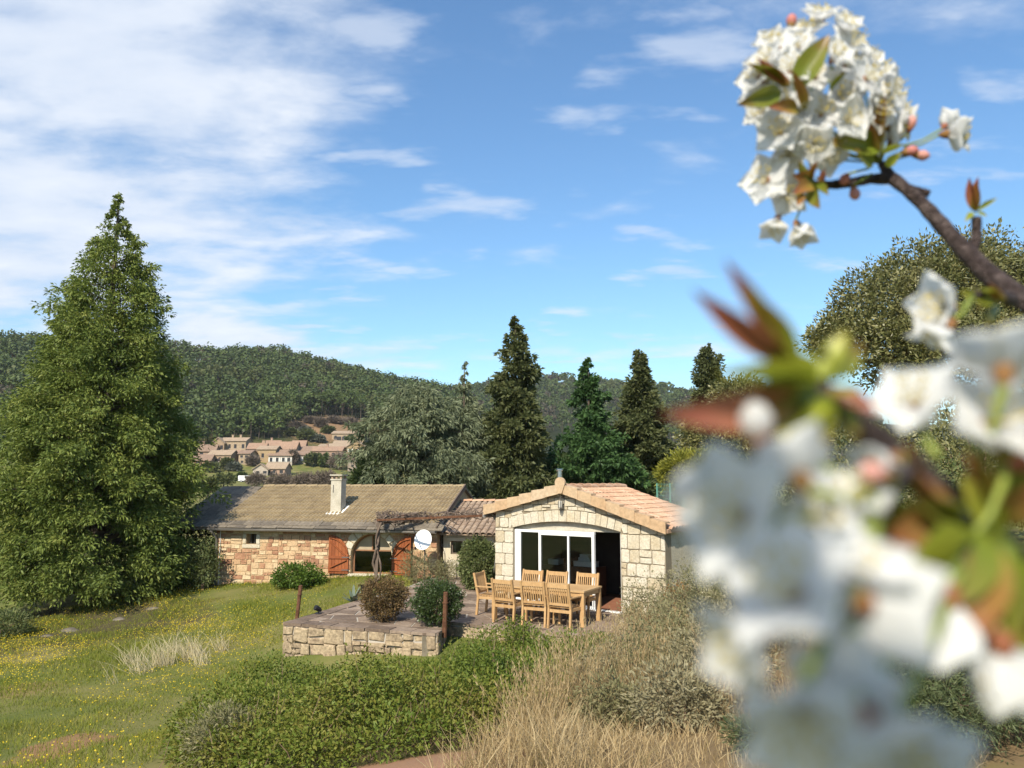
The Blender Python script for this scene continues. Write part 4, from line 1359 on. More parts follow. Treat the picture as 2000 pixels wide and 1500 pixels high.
# ================================================================ PERGOLA, VINE, DISH
def wobble(a, b, n, amp, seed=None):
    a, b = np.array(a, float), np.array(b, float)
    t = np.linspace(0, 1, n)[:, None]
    q = a + (b - a) * t
    w = np.cumsum(rng.normal(size=(n, 3)), 0); w -= w[0] + (w[-1] - w[0]) * t
    return [tuple(p) for p in q + w * amp]
def build_pergola():
    b0 = G(734, 1139, -.1)
    D0 = b0[1]
    top = P(740, 1016, D0)
    e = P(966, 1006, 21.3)
    m = P(846, 1010, D0 + 1.1); mb_ = np.array([m[0], m[1], gz(m[0], m[1]) - .05])
    r0 = P(748, 1006, D0 + 1.5)
    t = empty('pergola', b0, 0, 'rusty iron pergola frame carrying a bare grapevine before the farmhouse', 'pergola')
    o0 = np.array(b0)
    L = lambda p: tuple(np.array(p) - o0)
    MB().bar(L(b0 + [0, 0, -.1]), L(top), .085, .085).build('post', MAT_WOODGREY, t)
    MB().bar(L(mb_), L(m), .045, .045).build('post', MAT_RUST, t)
    MB().bar(L(top + [-.06, 0, .0]), L(e), .05, .06).build('beam', MAT_RUST, t)
    MB().bar(L(top + [0, .05, .02]), L(r0), .045, .05).build('beam', MAT_RUST, t)
    MB().bar(L(r0), L(m + [0, 0, .03]), .045, .05).build('beam', MAT_RUST, t)
    MB().bar(L((top + e) / 2 + [-.9, 0.3, .06]), L((r0 + m) / 2 + [0, 0, .05]), .03, .03).build('crossbar', MAT_RUST, t)
    v = empty('grapevine', b0, 0, 'leafless gnarled grapevine wound round the pergola post and beams', 'vine')
    tr = MB()
    pts, rad = [], []
    for k in range(26):
        u = k / 25
        a = u * 9.0
        c = np.array(b0) * (1 - u) + top * u
        r = .065 + .02 * math.sin(k)
        pts.append(L(c + [math.cos(a) * r - .03, math.sin(a) * r - .04, 0])); rad.append(.055 - .028 * u + .008 * math.sin(k * 1.9))
    tr.tube(pts, rad, 7)
    pts = [L(np.array(b0) * (1 - u) + top * u + [.05 + .10 * math.sin(u * 7), -.09, 0]) for u in np.linspace(0, 1, 14)]
    tr.tube(pts, [.03 + .008 * math.sin(i * 2) for i in range(14)], 6)
    base2 = mb_ + [.05, -.05, 0]
    for q in range(3):
        pts = [L(p) for p in wobble(base2 + [random.uniform(-.1, .1), 0, 0], m + [random.uniform(-.15, .15), 0, .03], 12, .028)]
        tr.tube(pts, .022, 5)
    tr.build('trunk', MAT_VINE, v, True)
    tw = MB()
    lines = [(top, m), (m, e), (top, r0), (r0, m)]
    wts = [46, 26, 16, 18]
    for (a, b), nn in zip(lines, wts):
        for k in range(nn):
            u0, u1 = sorted((random.random(), random.random()))
            u1 = min(1, max(u1, u0 + .15))
            p0 = a + (b - a) * u0 + rng.normal(size=3) * .05; p1 = a + (b - a) * u1 + rng.normal(size=3) * .09
            pts = wobble(p0, p1, 9, .06)
            tw.tube([L(p) for p in pts], [.020 - .0014 * i for i in range(9)], 4)
            if random.random() < .7:
                s = np.array(pts[5]); d = rng.normal(size=3) * .18; d[2] = random.uniform(-.15, .28)
                tw.tube([L(p) for p in wobble(s, s + d, 5, .03)], [.008, .007, .006, .005, .004], 3)
    for k in range(12):                                        # tangle hanging by the second post
        s = m + rng.normal(size=3) * [.12, .1, .05]
        f = mb_ + [random.uniform(-.3, .5), random.uniform(-.3, .2), random.uniform(.05, .7)]
        tw.tube([L(p) for p in wobble(s, f, 10, .05)], [.012 - .0007 * i for i in range(10)], 4)
    pts = [m + np.array([.02, 0, -.5]) + np.array([.9 * u, -.2 * u, -.85 * u + .25 * math.sin(u * 3.1) * -1]) for u in np.linspace(0, 1, 10)]
    tw.tube([L(p) for p in pts], .012, 4)
    tag(tw.build('canes', MAT_VINE, v), kind='stuff')
build_pergola()
def build_dish():
    c = P(826, 1054, 24.5)
    n = Vector((-.30, -.92, .22)).normalized()
    q = n.to_track_quat('Z', 'Y')
    t = empty('satellite_dish', c, 0, 'round white satellite dish before the farmhouse wall', 'satellite dish')
    t.rotation_euler = q.to_euler()
    V, Fc = [(0, 0, -.05)], []
    nr, na = 5, 32
    for back in (0, 1):
        for i in range(1, nr + 1):
            r = .30 * i / nr
            for j in range(na):
                a = 2 * math.pi * j / na
                V.append((r * .97 * math.cos(a), r * 1.05 * math.sin(a), -.05 + .05 * (i / nr) ** 2 - back * .012))
    for j in range(na):
        Fc.append((0, 1 + j, 1 + (j + 1) % na))
    for bk in (0, 1):
        o = 1 + bk * nr * na
        for i in range(nr - 1):
            for j in range(na):
                a, b = o + i * na + j, o + i * na + (j + 1) % na
                f = (a, a + na, b + na, b)
                Fc.append(f if not bk else f[::-1])
    o1, o2 = 1 + (nr - 1) * na, 1 + (2 * nr - 1) * na
    for j in range(na):
        Fc.append((o1 + j, o2 + j, o2 + (j + 1) % na, o1 + (j + 1) % na))
    mesh_obj('reflector', pymesh('reflector', V, Fc, MAT_DISH), None, t, False)
    MB().tube([(-.17, -.28, -.02), (-.18, -.31, .04), (-.19, -.30, .10)], .012, 6).build('feed_arm', MAT_IRON, t)
    MB().tube([(-.185, -.31, .08), (-.17, -.27, .13)], [.03, .035], 8).build('receiver', MAT_DARK, t)
    iq = q.inverted()
    f = lambda p: tuple(iq @ Vector(tuple(np.array(p) - c)))
    MB().tube([(0, 0, -.06), f(c + [.04, .10, -.06]), f(c + [.05, .13, -.3]), f((c[0] + .05, c[1] + .13, gz(c[0], c[1]) - .05))], .022, 7).build('mast', MAT_IRON, t)
build_dish()

# ================================================================ POSTS AND SMALL THINGS
def post(name, label, px, pyb, pyt, rad, mat, z=None, cat='post', lean=(0, 0), group=None, D=None):
    if D is None:
        b = G(px, pyb, 0 if z is None else z)
    else:
        b = P(px, pyb, D); b[2] = gz(b[0], b[1])
    h = P(px, pyt, b[1])[2] - b[2]
    mb = MB().tube([(0, 0, -.15), (0, 0, 0), (lean[0], lean[1], h - .01), (lean[0], lean[1], h)], [rad, rad, rad, rad * .8], 8)
    mb.tube([(lean[0] * .7, lean[1] * .7, h * .7), (lean[0] * .7, lean[1] * .7, h * .7 + .02)], rad * 1.35, 8)
    o = mb.build(name, mat)
    o.location = b
    return tag(o, label, cat, group)
post('iron_post', 'rusty iron post on the left corner of the terrace wall', 580, 1207, 1143, .045, MAT_RUST, 0, lean=(.06, 0), group='rusty posts along the terrace edge')
post('iron_post', 'rusty iron post beside the dark round bush', 868, 1230, 1156, .05, MAT_RUST, 0, lean=(.02, 0), group='rusty posts along the terrace edge')
post('fence_stake', 'thin grey stake standing before the clipped hedge', 931, 1122, 1085, .02, MAT_IRON, -.05, group='thin stakes by the low building')
post('fence_stake', 'thin grey stake left of the clipped hedge', 892, 1134, 1100, .02, MAT_IRON, -.05, group='thin stakes by the low building')
post('fence_stake', 'thin grey stake at the foot of the dish tangle', 846, 1130, 1108, .02, MAT_IRON, -.05, group='thin stakes by the low building')
def lean_pole():
    a, b = G(961, 1140, .01), P(969, 1086, 20.75)
    o = MB().tube([(0, 0, 0), tuple(b - a)], .014, 6).tube([tuple((b - a) * .98), tuple((b - a) * 1.0)], .02, 6).build('white_pole', MAT_WHITE)
    o.location = a
    tag(o, 'thin white pole leaning on the annex corner', 'pole')
lean_pole()
def spotlight():
    p = G(622, 1199, .01)
    t = empty('garden_lamp', p, .4, 'small black garden lamp standing on the terrace by the wall', 'lamp')
    MB().tube([(0, 0, 0), (0, 0, .015), (0, 0, .02)], [.07, .07, .02], 10).build('base', MAT_DARK, t)
    MB().tube([(0, 0, .01), (0, 0, .09)], .012, 6).build('stem', MAT_DARK, t)
    MB().tube([(.06, .03, .07), (.02, .01, .10), (-.07, -.03, .15), (-.085, -.035, .158)], [.03, .05, .065, .06], 10).build('head', MAT_DARK, t)
spotlight()
def agave():
    p = G(690, 1178, -.05)
    t = empty('agave_plant', p, 0, 'grey green agave with long pointed leaves by the terrace edge', 'plant')
    mt = plainM('agave_leaf', (.12, .15, .11), rough=.55)
    for k in range(13):
        a = k * 2.4 + random.uniform(-.2, .2)
        el = random.uniform(.5, 1.35)
        ln = random.uniform(.35, .6)
        d = np.array([math.cos(a) * math.cos(el), math.sin(a) * math.cos(el), math.sin(el)])
        s = np.array([-math.sin(a), math.cos(a), 0])
        V, n = [], 6
        for i in range(n + 1):
            u = i / n
            w_ = .045 * (1 - u) ** .6 * (1 + .6 * u) + .002
            c = d * ln * u + np.array([0, 0, -.16 * u * u * ln])
            V += [c - s * w_, c + np.array([0, 0, -.018 * (1 - u)]), c + s * w_]
        Fc = []
        for i in range(n):
            for j in range(2):
                q = i * 3 + j
                Fc.append((q, q + 1, q + 4, q + 3))
        mesh_obj('leaf', pymesh('leaf', V, Fc, mt), None, t)
    q = G(715, 1160, -.05)
    pot = MB().tube([(0, 0, 0), (0, 0, .02), (0, 0, .22), (0, 0, .24), (0, 0, .24), (0, 0, .18)], [.11, .12, .16, .17, .145, .13], 14).build('flower_pot', MAT_DARK)
    pot.location = q
    tag(pot, 'dark flower pot behind the agave on the grass edge', 'pot')
agave()
def rocks():
    mt = M('field_rock', [(.08, .065, .05), (.14, .12, .09), (.20, .17, .135)], nscale=3, rough=.95, bump=.8, bscale=12)
    for px, py, s, lab in ((138, 1216, .26, 'largest grey rock at the foot of the tall conifer'), (232, 1199, .2, 'flat grey rock under the middle of the conifer skirt'), (300, 1184, .2, 'small pale rock under the right conifer skirt'), (92, 1228, .2, 'small rock at the left of the conifer foot')):
        D = 22.0 + (1216 - py) * .07
        p = P(px, py, D); p[2] = gz(p[0], p[1])
        mb = MB().ball((0, 0, 0), s, 12, 8, (1.1, .8, .5))
        mb.v = [tuple(np.array(v) * (1 + .35 * (vnoise(v[0] * 6 + px, v[1] * 6 + v[2] * 4) - .5))) for v in mb.v]
        o = mb.build('rock', mt)
        o.location = p + [0, 0, -.05]
        tag(o, lab, 'rock', 'rocks under the conifer')
rocks()
def green_fence():
    t = empty('mesh_fence', P(1310, 1000, 24.5), 0, 'green wire mesh fence beyond the annex roof', 'fence')
    mt = plainM('green_wire', (.10, .26, .20), rough=.5)
    o0 = np.array(t.location)
    b0, b1 = P(1284, 1000, 25.5), P(1420, 1005, 23.5)
    zt = P(1300, 944, 24.5)[2]
    for k in range(6):
        u = k / 5
        p = b0 + (b1 - b0) * u
        g = gz(p[0], p[1]) - .1
        MB().bar((p[0] - o0[0], p[1] - o0[1], g - o0[2]), (p[0] - o0[0], p[1] - o0[1], zt - o0[2]), .04, .04).build('fence_post', mt, t)
    w = MB()
    for k in range(9):
        z = zt - .03 - k * .12
        w.bar((b0[0] - o0[0], b0[1] - o0[1], z - o0[2]), (b1[0] - o0[0], b1[1] - o0[1], z - o0[2]), .006, .006)
    for k in range(42):
        p = b0 + (b1 - b0) * (k / 41.)
        w.bar((p[0] - o0[0], p[1] - o0[1], zt - 1.05 - o0[2]), (p[0] - o0[0], p[1] - o0[1], zt - o0[2]), .005, .005)
    w.build('wire_mesh', mt, t)
green_fence()
def lamp_post():
    b = P(1318, 905, 48.); g = gz(b[0], b[1])
    h = P(1318, 868, 48.)[2] - g
    t = empty('street_lamp', (b[0], b[1], g), 0, 'thin grey lamp post between the cypresses and the yellow shrub', 'lamp post')
    MB().tube([(0, 0, -.2), (0, 0, h)], [.07, .05], 8).build('pole', MAT_CEMENT, t)
    MB().tube([(0, 0, h - .03), (.5, 0, h + .12)], .03, 6).build('arm', MAT_CEMENT, t)
    MB().box((.62, 0, h + .12), (.32, .16, .08), 0, 0, -.2).build('lamp_head', MAT_CEMENT, t)
lamp_post()

# ================================================================ TREES
def conifer(name, label, base, H, prof, n_br, per, leaf, mats, droop=.25, rise=.25, clump=.22, group=None, limbs=70, lean=(0, 0), cluster=22, tips=.55, inner=.35, cat='tree', ragged=1.0):
    """prof: [(metres below the tip, radius)]; sprays of flat leaves hang along n_br boughs"""
    t = empty(name, base, 0, label, cat, group)
    pr = np.array(prof, float)
    hs = np.linspace(0, pr[-1, 0], 400)
    rs = np.interp(hs, pr[:, 0], pr[:, 1])
    cdf = np.cumsum(rs + .34 * rs.max()); cdf /= cdf[-1]
    d = np.interp((np.arange(n_br) + rng.random(n_br)) / n_br, cdf, hs)
    r = np.interp(d, pr[:, 0], pr[:, 1])
    az = rng.random(n_br) * 2 * math.pi
    # uneven outline: longer and shorter boughs by sector
    lob = .87 + ragged * (.5 * (vnoise(az * 2.2 + 3, d * 1.3) - .5) + .30 * (rng.random(n_br) - .5))
    lob = np.where(rng.random(n_br) < .12 * ragged, lob * 1.22, lob)
    Lb = r * lob
    zt = H - d
    out = np.stack([np.cos(az), np.sin(az), np.zeros(n_br)], 1)
    ns = np.maximum(1, np.round(per * (.12 + 1.2 * Lb / rs.max())).astype(int))
    idx = np.repeat(np.arange(n_br), ns)
    u = inner + (1.03 - inner) * rng.random(len(idx)) ** tips
    def bough(i, u):
        x = out[i] * (Lb[i] * u)[:, None]
        z = zt[i] + rise * Lb[i] * (u - .6) * 1.0 - droop * Lb[i] * u ** 2 + droop * .5 * Lb[i]
        x[:, 2] = z
        x[:, 0] += lean[0] * z / H; x[:, 1] += lean[1] * z / H
        return x
    csc = np.clip(.15 + 1.6 * r / rs.max(), 0, 1)
    C = bough(idx, u) + rng.normal(size=(len(idx), 3)) * clump * np.array([1, 1, .7]) * csc[idx][:, None]
    k = np.repeat(np.arange(len(C)), cluster)
    ang = rand_unit(len(k))
    sp = C[k] + ang * (rng.random((len(k), 1)) ** .6) * clump * 1.1 * np.array([1, 1, .6]) * csc[idx[k]][:, None]
    D = out[idx[k]] * .55 + ang * .75 + np.array([0, 0, -droop * 1.2 + rise * .6])
    Ln = leaf[0] * (.6 + .8 * rng.random(len(k))) * (.55 + .45 * csc[idx[k]]); Wd = leaf[1] * (.6 + .8 * rng.random(len(k)))
    V, Fa = leaf_quads(sp, D, Ln, Wd, .15)
    V[:, 2] = np.maximum(V[:, 2], -.25 + .02 * rng.random(len(V)))
    mesh_obj('crown', npmesh('crown', V, Fa, mats[0]), None, t)
    tr = MB()
    rb = max(.09, H * .018)
    tr.tube([(lean[0] * q, lean[1] * q, -.3 + (H * .97 + .3) * q) for q in np.linspace(0, 1, 9)], [rb * (1 - .93 * q) + .01 for q in np.linspace(0, 1, 9)], 8)
    for i in rng.permutation(n_br)[:limbs]:
        uu = np.array([0, .35, .7, .95])
        pts = bough(np.full(4, i), uu)
        pts[0, 2] = min(pts[0, 2], H * .95)
        q = rb * .35 * (1 - zt[i] / H) + .012
        tr.tube([tuple(p) for p in pts], [q, q * .7, q * .45, q * .2], 4)
    tr.build('trunk', mats[1], t)
    return t
def broadleaf(name, label, base, lobes, n, leaf, mats, group=None, cluster=24, clump=.3, trunk_r=.2, shell=.72, cat='tree', stems=1, up=.25, trunk=True, part='crown', wild=.2):
    """lobes: [((x,y,z), (rx,ry,rz))] relative to the base"""
    t = empty(name, base, 0, label, cat, group)
    lb = np.array([list(c) + list(r) for c, r in lobes], float)
    ar = (lb[:, 3] * lb[:, 4] + lb[:, 3] * lb[:, 5] + lb[:, 4] * lb[:, 5])
    pick = rng.choice(len(lb), n, p=ar / ar.sum())
    dr = rand_unit(n)
    dr[:, 2] = np.where(dr[:, 2] < (-.5 if cat == 'tree' else -.95), -dr[:, 2] * .6, dr[:, 2])
    bump = 1 - wild + 2 * wild * vnoise(np.arctan2(dr[:, 1], dr[:, 0]) * 2.4 + pick * 5.3, dr[:, 2] * 3.5 + pick)
    rad = (shell + (1.02 - shell) * rng.random(n) ** .7) * bump
    C = lb[pick, :3] + dr * lb[pick, 3:] * rad[:, None]
    C[:, 2] = np.maximum(C[:, 2], .04)
    k = np.repeat(np.arange(n), cluster)
    a = rand_unit(len(k))
    sp = C[k] + a * clump * rng.random((len(k), 1)) ** .5
    D = dr[k] * .5 + a * .9 + np.array([0, 0, up])
    V, Fa = leaf_quads(sp, D, leaf[0] * (.6 + .8 * rng.random(len(k))), leaf[1] * (.6 + .8 * rng.random(len(k))), .1)
    V[:, 2] = np.maximum(V[:, 2], -.02)
    mesh_obj(part, npmesh(part, V, Fa, mats[0]), None, t)
    if trunk:
        tr = MB()
        zc = lb[:, 2].mean()
        for s in range(stems):
            dx, dy = (0, 0) if stems == 1 else (random.uniform(-.5, .5) * lb[0, 3] * .5, random.uniform(-.5, .5) * lb[0, 4] * .5)
            pts = wobble((dx * .3, dy * .3, -.25), (lb[0, 0] + dx, lb[0, 1] + dy, zc), 6, trunk_r * .25)
            tr.tube(pts, [trunk_r * (1 - .12 * i) for i in range(6)], 7)
        top = np.array(pts[4])
        for i in rng.permutation(n)[:max(12, 4 * len(lb))]:
            pp = wobble(top + rng.normal(size=3) * trunk_r * .3, tuple(C[i]), 5, trunk_r * .2)
            tr.tube(pp, [trunk_r * .42 * (1 - .2 * q) for q in range(5)], 4)
        so = tr.build('trunk' if cat == 'tree' else 'stems', mats[1], t)
        if cat != 'tree': tag(so, kind='stuff')
    return t
def at_ground(px, D, py=950):
    p = P(px, py, D)
    return np.array([p[0], p[1], float(gz(p[0], p[1]))])

L_CEDAR = leafM('incense_cedar_leaf', [(0.066, 0.095, 0.020), (0.119, 0.162, 0.032), (0.185, 0.225, 0.047), (0.267, 0.267, 0.062)], nscale=.8, namt=.45)
L_CYP_BROWN = leafM('cypress_brown_leaf', [(0.055, 0.072, 0.026), (0.097, 0.112, 0.040), (0.139, 0.143, 0.056)], nscale=.7)
L_CYP_GREEN = leafM('cypress_green_leaf', [(0.034, 0.071, 0.025), (0.056, 0.115, 0.034), (0.085, 0.155, 0.044)], nscale=.7)
L_BLUE = leafM('blue_cedar_leaf', [(0.094, 0.116, 0.062), (0.158, 0.185, 0.103), (0.264, 0.281, 0.157)], nscale=.7)
L_OAK = leafM('holm_oak_leaf', [(0.070, 0.081, 0.025), (0.124, 0.131, 0.042), (0.185, 0.176, 0.064), (0.264, 0.237, 0.105)], nscale=.8, trans=.2, spec=.5, rough=.45)
L_FOREST = leafM('pine_wood_leaf', [(0.039, 0.060, 0.018), (0.069, 0.099, 0.026), (0.106, 0.142, 0.036)], nscale=.045, namt=.62, trans=.25)
L_WOOD_LIGHT = leafM('light_wood_leaf', [(0.050, 0.066, 0.018), (0.076, 0.092, 0.024), (0.104, 0.112, 0.034)], nscale=.1, namt=.4)
L_WOOD_BARE = leafM('bare_wood_leaf', [(0.064, 0.056, 0.036), (0.093, 0.078, 0.053), (0.119, 0.102, 0.068)], nscale=.1, namt=.4)
L_YELLOW = leafM('yellow_green_leaf', [(.14, .15, .02), (.22, .22, .03), (.30, .28, .045)], nscale=2)

# the big conifer at the left
_b = G(178, 1214, -1.0); _b = np.array([_b[0] * (_b[1] + 2.9) / _b[1], _b[1] + 2.9, 0]); _b[2] = gz(_b[0], _b[1])
_H = P(241, 380, _b[1])[2] - _b[2]
conifer('incense_cedar', 'tall broad green conifer standing at the left of the meadow', _b, _H,
        [(0, .05), (.6, .20), (1.5, .58), (2.4, 1.0), (3.4, 1.36), (4.8, 1.75), (6.4, 2.3), (8.0, 2.8), (9.8, 3.1), (11.6, 3.1), (_H - .35, 2.9)], 800, 17, (.128, .048), (L_CEDAR, MAT_BARK),
        droop=.38, rise=.5, clump=.19, limbs=160, cluster=18, tips=.45, inner=.34, ragged=.55)
def bk(px, tip, D, w, name, label, mat, **k):
    b = at_ground(px, D)
    H = P(px, tip, D)[2] - b[2]
    s = D / F_PX
    kf = k.pop('slim', .74)
    prof = [((y - tip) * s, r * s * kf) for y, r in w]
    prof.append((H - .1, w[-1][1] * s * kf))
    return conifer(name, label, b, H, prof, k.pop('n_br', 330), k.pop('per', 9), k.pop('leaf', (.25, .10)), (mat, MAT_BARK), group='tall conifers behind the buildings', **k)
RG = dict(ragged=1.5)
bk(1007, 620, 41, [(620, 2), (650, 15), (700, 32), (740, 38), (800, 46), (850, 56), (900, 72), (950, 80)], 'cypress_tree', 'tallest dark brown green cypress just left of the annex gable', L_CYP_BROWN, droop=.1, rise=.5, clump=.20, n_br=210, per=12, leaf=(.27, .11), **RG)
bk(1152, 700, 44, [(700, 2), (730, 18), (770, 30), (820, 42), (850, 48), (885, 88), (930, 120), (960, 125)], 'spruce_tree', 'bright green conifer with a wide skirt behind the annex ridge', L_CYP_GREEN, droop=.2, rise=.3, clump=.22, n_br=200, per=14, leaf=(.28, .12), **RG)
bk(1254, 684, 45, [(684, 2), (715, 17), (760, 28), (800, 38), (850, 54), (900, 56), (950, 54)], 'cypress_tree', 'brown green cypress right of the bright green conifer', L_CYP_BROWN, droop=.1, rise=.5, clump=.20, n_br=190, per=12, leaf=(.27, .11), **RG)
bk(1392, 672, 50, [(672, 2), (700, 15), (740, 26), (800, 30), (900, 36)], 'cypress_tree', 'slim dark cypress top showing above the red cherry leaves', L_CYP_BROWN, droop=.1, rise=.5, clump=.2, n_br=150, per=13, **RG)
def cedar_group():
    for px, tip, D, w, lab, n in ((905, 706, 41.5, [(706, 1), (740, 5), (780, 22), (840, 58), (900, 78), (960, 82)], 'blue grey cedar with a thin bare leader left of the tallest cypress', 300),
                                  (812, 748, 39.5, [(748, 14), (768, 52), (800, 92), (850, 120), (920, 126), (965, 126)], 'wide drooping blue grey cedar behind the farmhouse roof', 420)):
        bk(px, tip, D, w, 'blue_cedar', lab, L_BLUE, slim=.95, droop=.55, rise=.35, clump=.19, n_br=n // 2, per=15, leaf=(.25, .056), cluster=18, inner=.2)
cedar_group()
def oak_at(name, label, px, py, D, rp, lobes, n, leaf, mat, **k):
    c = P(px, py, D)
    g = float(gz(c[0], c[1]))
    s = D / F_PX
    lb = [(((x - px) * s, dy, P(px, y, D)[2] - g), (rx * s, rx * s, ry * s)) for x, y, rx, ry, dy in lobes]
    return broadleaf(name, label, (c[0], c[1], g), lb, n, leaf, (mat, MAT_BARK), **k)
oak_at('holm_oak', 'large rounded olive green oak behind the cherry blossom', 1830, 640, 31, 0,
       [(1740, 620, 125, 105, 0), (1850, 580, 140, 125, .5), (1950, 570, 150, 130, 1), (1690, 690, 115, 90, -.5), (1800, 700, 140, 110, -1.2), (1930, 700, 150, 130, 0), (2050, 640, 150, 150, 0), (1640, 665, 60, 50, 0)],
       4000, (.18, .08), L_OAK, clump=.34, trunk_r=.3, shell=.7, cluster=20, wild=.16)
oak_at('holm_oak', 'small dark oak below the slim cypress', 1430, 830, 36, 0, [(1390, 855, 60, 45, 0), (1450, 800, 60, 60, .3), (1500, 850, 70, 60, 0), (1420, 870, 70, 40, -.5)], 1300, (.18, .08), L_OAK, clump=.34, trunk_r=.18, cluster=18)
oak_at('yellow_shrub', 'yellow green rounded shrub beyond the mesh fence', 1360, 920, 28, 0, [(1345, 918, 45, 30, 0), (1385, 912, 42, 28, .2), (1320, 930, 30, 26, 0)], 700, (.16, .05), L_YELLOW, clump=.2, trunk_r=.06, cluster=20, cat='shrub', stems=3)
# low evergreen mass along the plot's far side
L_DARKHEDGE = leafM('dark_evergreen_leaf', [(0.026, 0.044, 0.013), (0.047, 0.070, 0.021), (0.072, 0.098, 0.029)], nscale=.6)
for px, top, w, lab, D in ((1075, 900, 75, 'dark low evergreen between the tallest cypress and the green conifer', 43), (1215, 905, 60, 'dark low evergreen between the green conifer and its right neighbour', 44), (960, 905, 50, 'dark low evergreen at the right edge of the blue cedars', 42), (720, 905, 32, 'dark low evergreen left of the blue cedars', 38), (1300, 920, 40, 'dark low evergreen right of the cypresses', 46)):
    b = at_ground(px, D); s = D / F_PX
    h = P(px, top, D)[2] - b[2]
    broadleaf('evergreen_bush', lab, b, [((0, 0, h * .45), (w * s, w * s * .8, h * .55)), ((w * s * .4, 0, h * .35), (w * s * .7, w * s * .6, h * .45))], 700, (.26, .10), (L_DARKHEDGE, MAT_BARK), clump=.35, trunk_r=.1, cat='bush', group='low evergreens behind the annex', cluster=18)
oak_at('holm_oak', 'pale green oak crown behind the red cherry leaf tips', 1470, 770, 62, 0, [(1455, 770, 30, 26, 0), (1490, 790, 40, 34, 0), (1530, 810, 45, 38, 0)], 500, (.3, .13), L_OAK, clump=.4, trunk_r=.15, cluster=16)

# ================================================================ THE WOOD ON THE HILLS
BOUND = np.array([(-900, 970), (300, 960), (375, 872), (470, 862), (560, 856), (600, 818), (650, 812), (715, 812), (770, 880), (860, 940), (1000, 960), (2600, 960)])
def forest():
    def scatter(n, r0, r1, px0, px1):
        a0, a1 = math.atan((px0 - 1000) / F_PX), math.atan((px1 - 1000) / F_PX)
        r = np.sqrt(r0 ** 2 + (r1 ** 2 - r0 ** 2) * rng.random(n))
        a = a0 + (a1 - a0) * rng.random(n)
        return np.stack([np.sin(a) * r, np.cos(a) * r], 1)
    q1 = scatter(5200, 285, 640, -120, 900)
    q2 = scatter(3600, 330, 1000, 760, 1720)
    q = np.concatenate([q1, q2])
    z = gz(q[:, 0], q[:, 1])
    px, py = proj(np.c_[q, z])
    keep = (py < np.interp(px, BOUND[:, 0], BOUND[:, 1])) & ~((np.hypot(q[:, 0], q[:, 1]) < 500) & (px > 880))
    q, z = q[keep], z[keep]
    n = len(q)
    r = np.hypot(q[:, 0], q[:, 1])
    big = rng.random(n) ** 2
    hgt = 5.5 + 7.5 * big + 2 * rng.random(n); cr = 1.7 + 2.0 * big + .9 * rng.random(n)
    K = np.where(r < 480, 50, 30)
    idx = np.repeat(np.arange(n), K)
    d = rand_unit(len(idx)); d[:, 2] = np.where(d[:, 2] < -.35, -d[:, 2], d[:, 2])
    tall = .7 + .4 * rng.random(n)
    C = np.c_[q, z + hgt * .60][idx] + d * np.stack([cr, cr, cr * tall * 1.25], 1)[idx] * (.55 + .5 * rng.random((len(idx), 1)))
    sz = np.interp(r[idx], [300, 600, 1000], [1.25, 1.6, 2.6]) * (.7 + .6 * rng.random(len(idx)))
    D = d * .6 + rand_unit(len(idx)) * .9
    N = unit(d * np.array([1, 1, 1.2]) + rand_unit(len(idx)) * .75)
    V, Fa = leaf_quads(C, D, sz, sz * .95, 0., N)
    # trunks: three-sided, as thin quads
    sx = .16
    tv = np.empty((n, 4, 3)); 
    for j, (dx, tz) in enumerate(((-sx, -.5), (sx, -.5), (sx * .6, .8), (-sx * .6, .8))):
        tv[:, j] = np.c_[q[:, 0] + dx, q[:, 1] - dx * .4, z + np.where(tz < 0, -.5, hgt * tz * .7)]
    tv2 = tv.copy(); c = tv.mean(1, keepdims=True); dl = tv - c
    tv2[:, :, 0] = c[:, :, 0] - dl[:, :, 1]; tv2[:, :, 1] = c[:, :, 1] + dl[:, :, 0]
    T = np.concatenate([tv, tv2]).reshape(-1, 3)
    o = mesh_obj('forest', npmesh('forest', V, Fa, L_FOREST))
    o.data.materials.append(L_WOOD_LIGHT); o.data.materials.append(L_WOOD_BARE)
    sp = vnoise(q[:, 0] / 38 + 3, q[:, 1] / 30) + .5 * (rng.random(n) - .5)
    kind = np.where(sp > .80, 1, 0)
    kind = np.where((vnoise(q[:, 0] / 26 + 40, q[:, 1] / 22) + .45 * (rng.random(n) - .5)) > .86, 2, kind)
    kind = np.where(rng.random(n) < .06, 1, kind)
    o.data.polygons.foreach_set('material_index', kind[idx].astype(np.int32))
    tag(o, 'dense green pine wood covering the hills', None, kind='stuff')
    TF = np.arange(len(T)).reshape(-1, 4)
    mesh_obj('forest_trunks', npmesh('forest_trunks', T, TF, plainM('pine_trunk', (.10, .075, .06), rough=.95)), None, o)
forest()
def edge_pines():
    mt = bpy.data.materials['pine_trunk']
    spots = [(575, 800, 'first'), (596, 800, ''), (612, 797, ''), (628, 806, ''), (641, 800, ''), (655, 806, ''), (668, 802, ''), (680, 806, ''), (693, 804, ''), (704, 808, '')]
    names = ['leftmost', 'second', 'third', 'fourth', 'fifth', 'sixth', 'seventh', 'eighth', 'ninth', 'rightmost']
    for k, (px, py, _) in enumerate(spots):
        p = P(px, py + 14, 372 + (k % 3) * 6)
        g = float(gz(p[0], p[1]))
        h = random.uniform(11, 14)
        broadleaf('pine_tree', f'{names[k]} of the bare-trunked pines at the wood edge above the village' if k not in (0, 9) else f'{names[k]} bare-trunked pine at the wood edge above the village',
                  (p[0], p[1], g), [((0, 0, h * .82), (2.4, 2.4, 2.0)), ((.8, 0, h * .7), (1.8, 1.8, 1.3))], 26, (1.3, .7), (L_FOREST, mt), group='pines at the edge of the wood', cluster=7, clump=.8, trunk_r=.2)
edge_pines()

